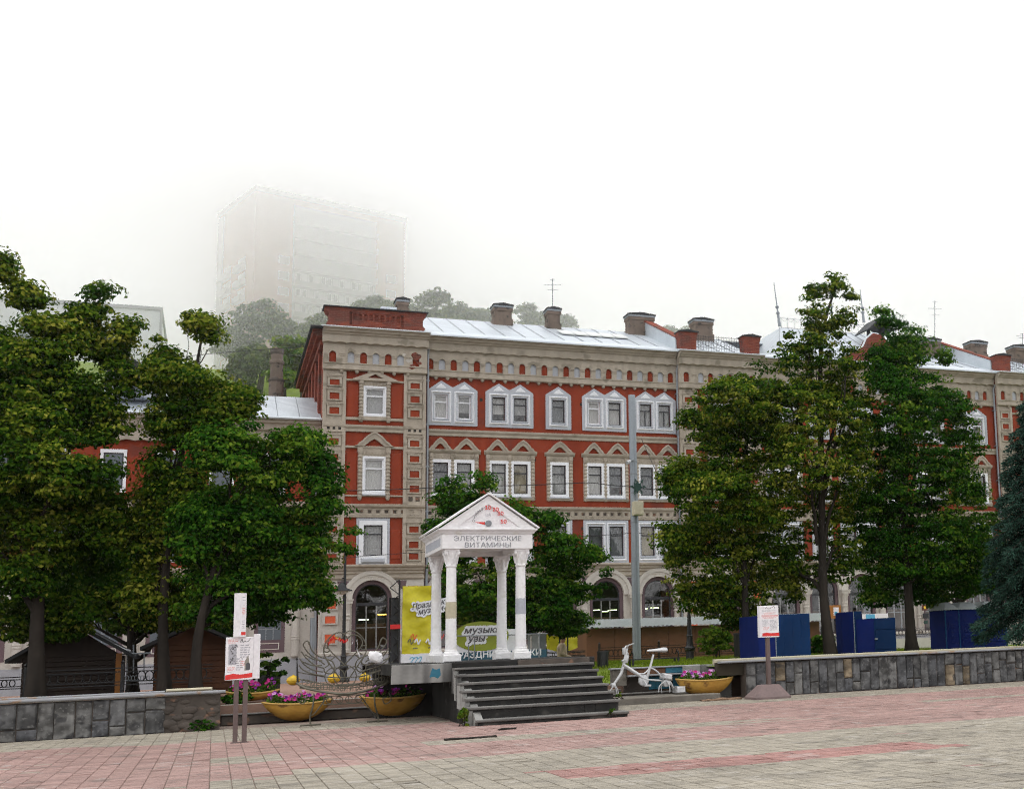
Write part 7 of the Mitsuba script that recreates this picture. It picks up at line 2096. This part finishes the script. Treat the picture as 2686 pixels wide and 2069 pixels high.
# ------------------------------------------------------------------ signs on the ground floor, seen through the leaves
def plate(name, label, cat, xa, xb, ya, yb, mm, Y=FY - .5, th=.05):
    t = thing(name, label, cat)
    a, b = P(xa, ya, Y), P(xb, yb, Y)
    put('plate', MB().cbox(a[0], b[0], Y, Y + th, b[2], a[2], .006), mm, t)
    return t, a, b
plate('wall_plaque', 'grey square plaque on the pilaster right of the arched shop window', 'plaque', 2268, 2283, 1590, 1605, 'wire_grey')
t, a, b = plate('shop_sign', 'white and blue shop sign above the low blue cabin', 'sign', 2262, 2330, 1610, 1626, 'board')
put('blue_part', MB().box(a[0] + .2, a[0] + .75, FY - .512, FY - .5, b[2] + .03, a[2] - .02), 'print_blue', t)
t, a, b = plate('wall_plaque', 'dark red plaque with a small emblem left of the portable toilets', 'plaque', 2419, 2432, 1586, 1600, 'brick')
put('emblem', MB().xz(Polygon([((a[0] + b[0]) / 2 + .07 * math.cos(q), (a[2] + b[2]) / 2 + .09 * math.sin(q)) for q in np.linspace(0, 2 * PI, 9)[:-1]]), FY - .512, FY - .5), 'ribbon_yellow', t)
plate('wall_plaque', 'dark grey plaque below the red emblem plaque', 'plaque', 2421, 2437, 1608, 1621, 'frame_dark')
plate('wall_plaque', 'small green plaque low on the wall left of the portable toilets', 'plaque', 2424, 2434, 1627, 1635, 'green_dark')
t, a, b = plate('awning_frame', 'small awning frame on the shop window left of the portable toilets', 'awning', 2452, 2484, 1594, 1603, 'cream_pale', FY - 1.2)
put('frame_tube', MB().tube([(a[0], FY - 1.2, a[2]), (a[0], FY - 1.2, 1.2)], .03, 6).tube(curve([(a[0], FY - 1.2, a[2]), (a[0] + .5, FY - 1.2, a[2] + .15), (b[0], FY - 1.2, a[2] + .16)], 10), .03, 6), 'pipe', t)
t, a, b = plate('poster', 'orange framed poster hanging in the arched shop window beside the dark trunk', 'poster', 2176, 2207, 1587, 1621, 'wood_orange', FY - .1)
put('sheet', MB().box(a[0] + .22, b[0] - .14, FY - .112, FY - .1, b[2] + .16, a[2] - .12), 'board', t)
put('figure', MB().box(a[0] + .26, a[0] + .44, FY - .118, FY - .112, b[2] + .18, b[2] + .36), 'print_blue', t)
scene['m_neon'] = {'type': 'diffuse', 'reflectance': {'type': 'rgb', 'value': [.05, .5, .25]}}
t = thing('neon_sign', 'green neon script sign in an arch behind the yellow green lime tree', 'sign')
c = P(1858, 1556, FY - .3)
tx = text('Сад', .80, c[0], FY - .3, c[2], .05, False, 2.0, .2)
scene[t + '__letters'] = mikit.ply(tx.mesh(), 'm_neon', emitter={'type': 'area', 'radiance': {'type': 'rgb', 'value': [.012, .20, .10]}})
put('bracket', MB().tube([(c[0] - .1, FY - .22, c[2] + .05), (c[0] + 2.1, FY - .22, c[2] + .05)], .02, 5), 'iron', t)

# ------------------------------------------------------------------ litter on the paving
for k, (x, y, w, d, lab) in enumerate(((1838, 1835, .9, .16, 'torn brown strip of cardboard lying by the right ochre planter'), (1890, 1836, 1.1, .22, 'crumpled brown cardboard lying by the flared sign foot'), (1235, 1937, .9, .07, 'thin dark stick lying on the paving before the steps'), (1330, 1913, .35, .06, 'small dark scrap before the lowest step'))):
    t = thing('cardboard' if k < 2 else 'twig', lab, 'litter')
    g = G(x, y)
    rr = np.random.default_rng(k)
    n = 9
    v = []
    for i in range(n):
        s_ = i / (n - 1) - .5
        zz_ = .02 + .035 * rr.random() * (1 if k < 2 else .3)
        v += [(g[0] + w * s_, g[1] - d / 2 + rr.normal() * d * .15, zz_), (g[0] + w * s_ + rr.normal() * .03, g[1] + d / 2 + rr.normal() * d * .2, zz_ + .02 * rr.random()), (g[0] + w * s_, g[1] - d / 2, .004), (g[0] + w * s_, g[1] + d / 2, .004)]
    f = []
    for i in range(n - 1):
        a = 4 * i; b = a + 4
        f += [[a, b, b + 1, a + 1], [a + 2, b + 2, b, a], [a + 1, b + 1, b + 3, a + 3]]
    scene[t] = shape(MB().add(v, f).mesh(), 'cardboard' if k < 2 else 'bark')

# ------------------------------------------------------------------ buildings in the fog
TW = thing('tower_block', 'tall brick tower block on the hill fading into the fog', 'building')
d1 = np.array([.9462, .3235, 0]); d2 = np.array([-.3235, .9462, 0])
C0 = P(672, 501, 225.0)
def hit(x, y, d):
    """how far along d from the corner the tower's edge stands at that place of the photo"""
    lo, hi = 0.0, 60.0
    for _ in range(50):
        t_ = (lo + hi) / 2
        p = C0 + d * t_ - EYE
        u = PX + F * (p @ RT) / (p @ _f)
        if (u < x) == (d is d1):
            lo = t_
        else:
            hi = t_
    return lo
LR, LL = hit(1062, 597, d1), hit(577, 560, d2)
zt_ = C0[2]; zb_t = 40.0
def TB(mb, u0, u1, w0, w1, z0, z1):
    """a box in the tower's own directions: u along the right face, w along the left face"""
    o = np.array([C0[0], C0[1], 0])
    v = [o + d1 * u + d2 * w + np.array([0, 0, z]) for u in (u0, u1) for w in (w0, w1) for z in (z0, z1)]
    return mb.add(v, [[0, 1, 3, 2], [4, 6, 7, 5], [0, 4, 5, 1], [2, 3, 7, 6], [0, 2, 6, 4], [1, 5, 7, 3]])
put('wall', TB(MB(), 0, LR, 0, LL, zb_t, zt_), 'tower_brick', TW)
put('roof_edge', TB(MB(), -.3, LR + .3, -.3, LL + .3, zt_, zt_ + .8), 'tower_grey', TW)
fh = 2.8
nf = int((zt_ - 2 - zb_t) / fh)
u0, u1 = LR * .24, LR * .79
put('balcony_zone', TB(MB(), u0, u1, -.4, 0, zb_t, zt_ - 1.2), 'tower_grey', TW)
for k in range(nf):
    z = zt_ - 1.8 - (k + 1) * fh
    put('balcony_band', TB(MB(), u0 - .1, u1 + .1, -1.0, -.401, z, z + 1.0), 'tower_grey', TW)
    if k > 3:
        n = 13
        for q in range(n):
            a = u0 + .3 + (u1 - u0 - .6) * q / n
            w_ = put('window', TB(MB(), a + .06, a + (u1 - u0 - .6) / n - .06, -.46, -.402, z + 1.05, z + 2.45), 'far_white', TW)
            if (q * 7 + k * 3) % 5 < 3:
                put('pane', TB(MB(), a + .25, a + (u1 - u0 - .6) / n - .25, -.50, -.461, z + 1.2, z + 2.35), 'tower_pane', w_)
    for a in (LR * .15, LR * .87) if k > 2 else ():
        w_ = put('window', TB(MB(), a, a + 1.9, -.06, -.001, z + .9, z + 2.4), 'far_white', TW)
        put('pane', TB(MB(), a + .2, a + 1.7, -.10, -.061, z + 1.05, z + 2.25), 'tower_pane', w_)
    for b_ in (LL * .22, LL * .62) if k > 2 else ():
        put('side_balcony', TB(MB(), -.9, -.001, b_, b_ + LL * .22, z, z + 1.05), 'tower_grey', TW)
        w_ = put('side_window', TB(MB(), -.06, -.001, b_ + .2, b_ + LL * .2, z + 1.1, z + 2.4), 'far_white', TW)
put('corner_strip', TB(MB(), -.25, .0, LL * .86, LL, zb_t, zt_ - .5), 'tower_grey', TW)
GB = thing('pale_block', 'pale grey flat roofed block on the hill at the far left in light fog', 'building')
gy_ = 108.0
a, b = P(422, 815, gy_), P(-60, 793, gy_)
put('wall', MB().box(b[0] - 14, a[0], gy_, gy_ + 12, a[2] - 14, a[2]), 'pale_wall', GB)
put('parapet', MB().box(b[0] - 14.1, a[0] + .12, gy_ - .12, gy_ + 12.1, a[2], a[2] + .25), 'tower_grey', GB)
put('corner', MB().box(a[0] - .05, a[0] + .15, gy_ - .15, gy_, a[2] - 14, a[2]), 'tower_grey', GB)
for r0 in range(4):
    for c0_ in range(8):
        x = a[0] - 4.2 - c0_ * 2.3
        z = a[2] - 2.9 - r0 * 2.75
        w_ = put('window', MB().box(x - .75, x + .75, gy_ - .05, gy_ - .001, z - .75, z + .75), 'wire_grey', GB)
        put('pane', MB().box(x - .62, x + .62, gy_ - .08, gy_ - .051, z - .62, z + .62), 'far_pane', w_)
m = MB()
for x in (P(180, 790, gy_)[0], P(355, 808, gy_)[0]):
    m.box(x - .5, x + .5, gy_ + 1, gy_ + 2, a[2] + .2, a[2] + .55)
put('roof_vent', m, 'tower_grey', GB)
t = thing('rooftop_aerial', 'thin aerial on the roof of the pale block', 'aerial')
q = P(230, 765, gy_ + 3)
scene[t] = shape(MB().tube([[q[0], gy_ + 3, a[2] + .2], [q[0], gy_ + 3, q[2]]], .03, 5).tube([[q[0] - .5, gy_ + 3, q[2] - .2], [q[0] + .5, gy_ + 3, q[2] - .2]], .02, 4).mesh(), 'wire_grey')
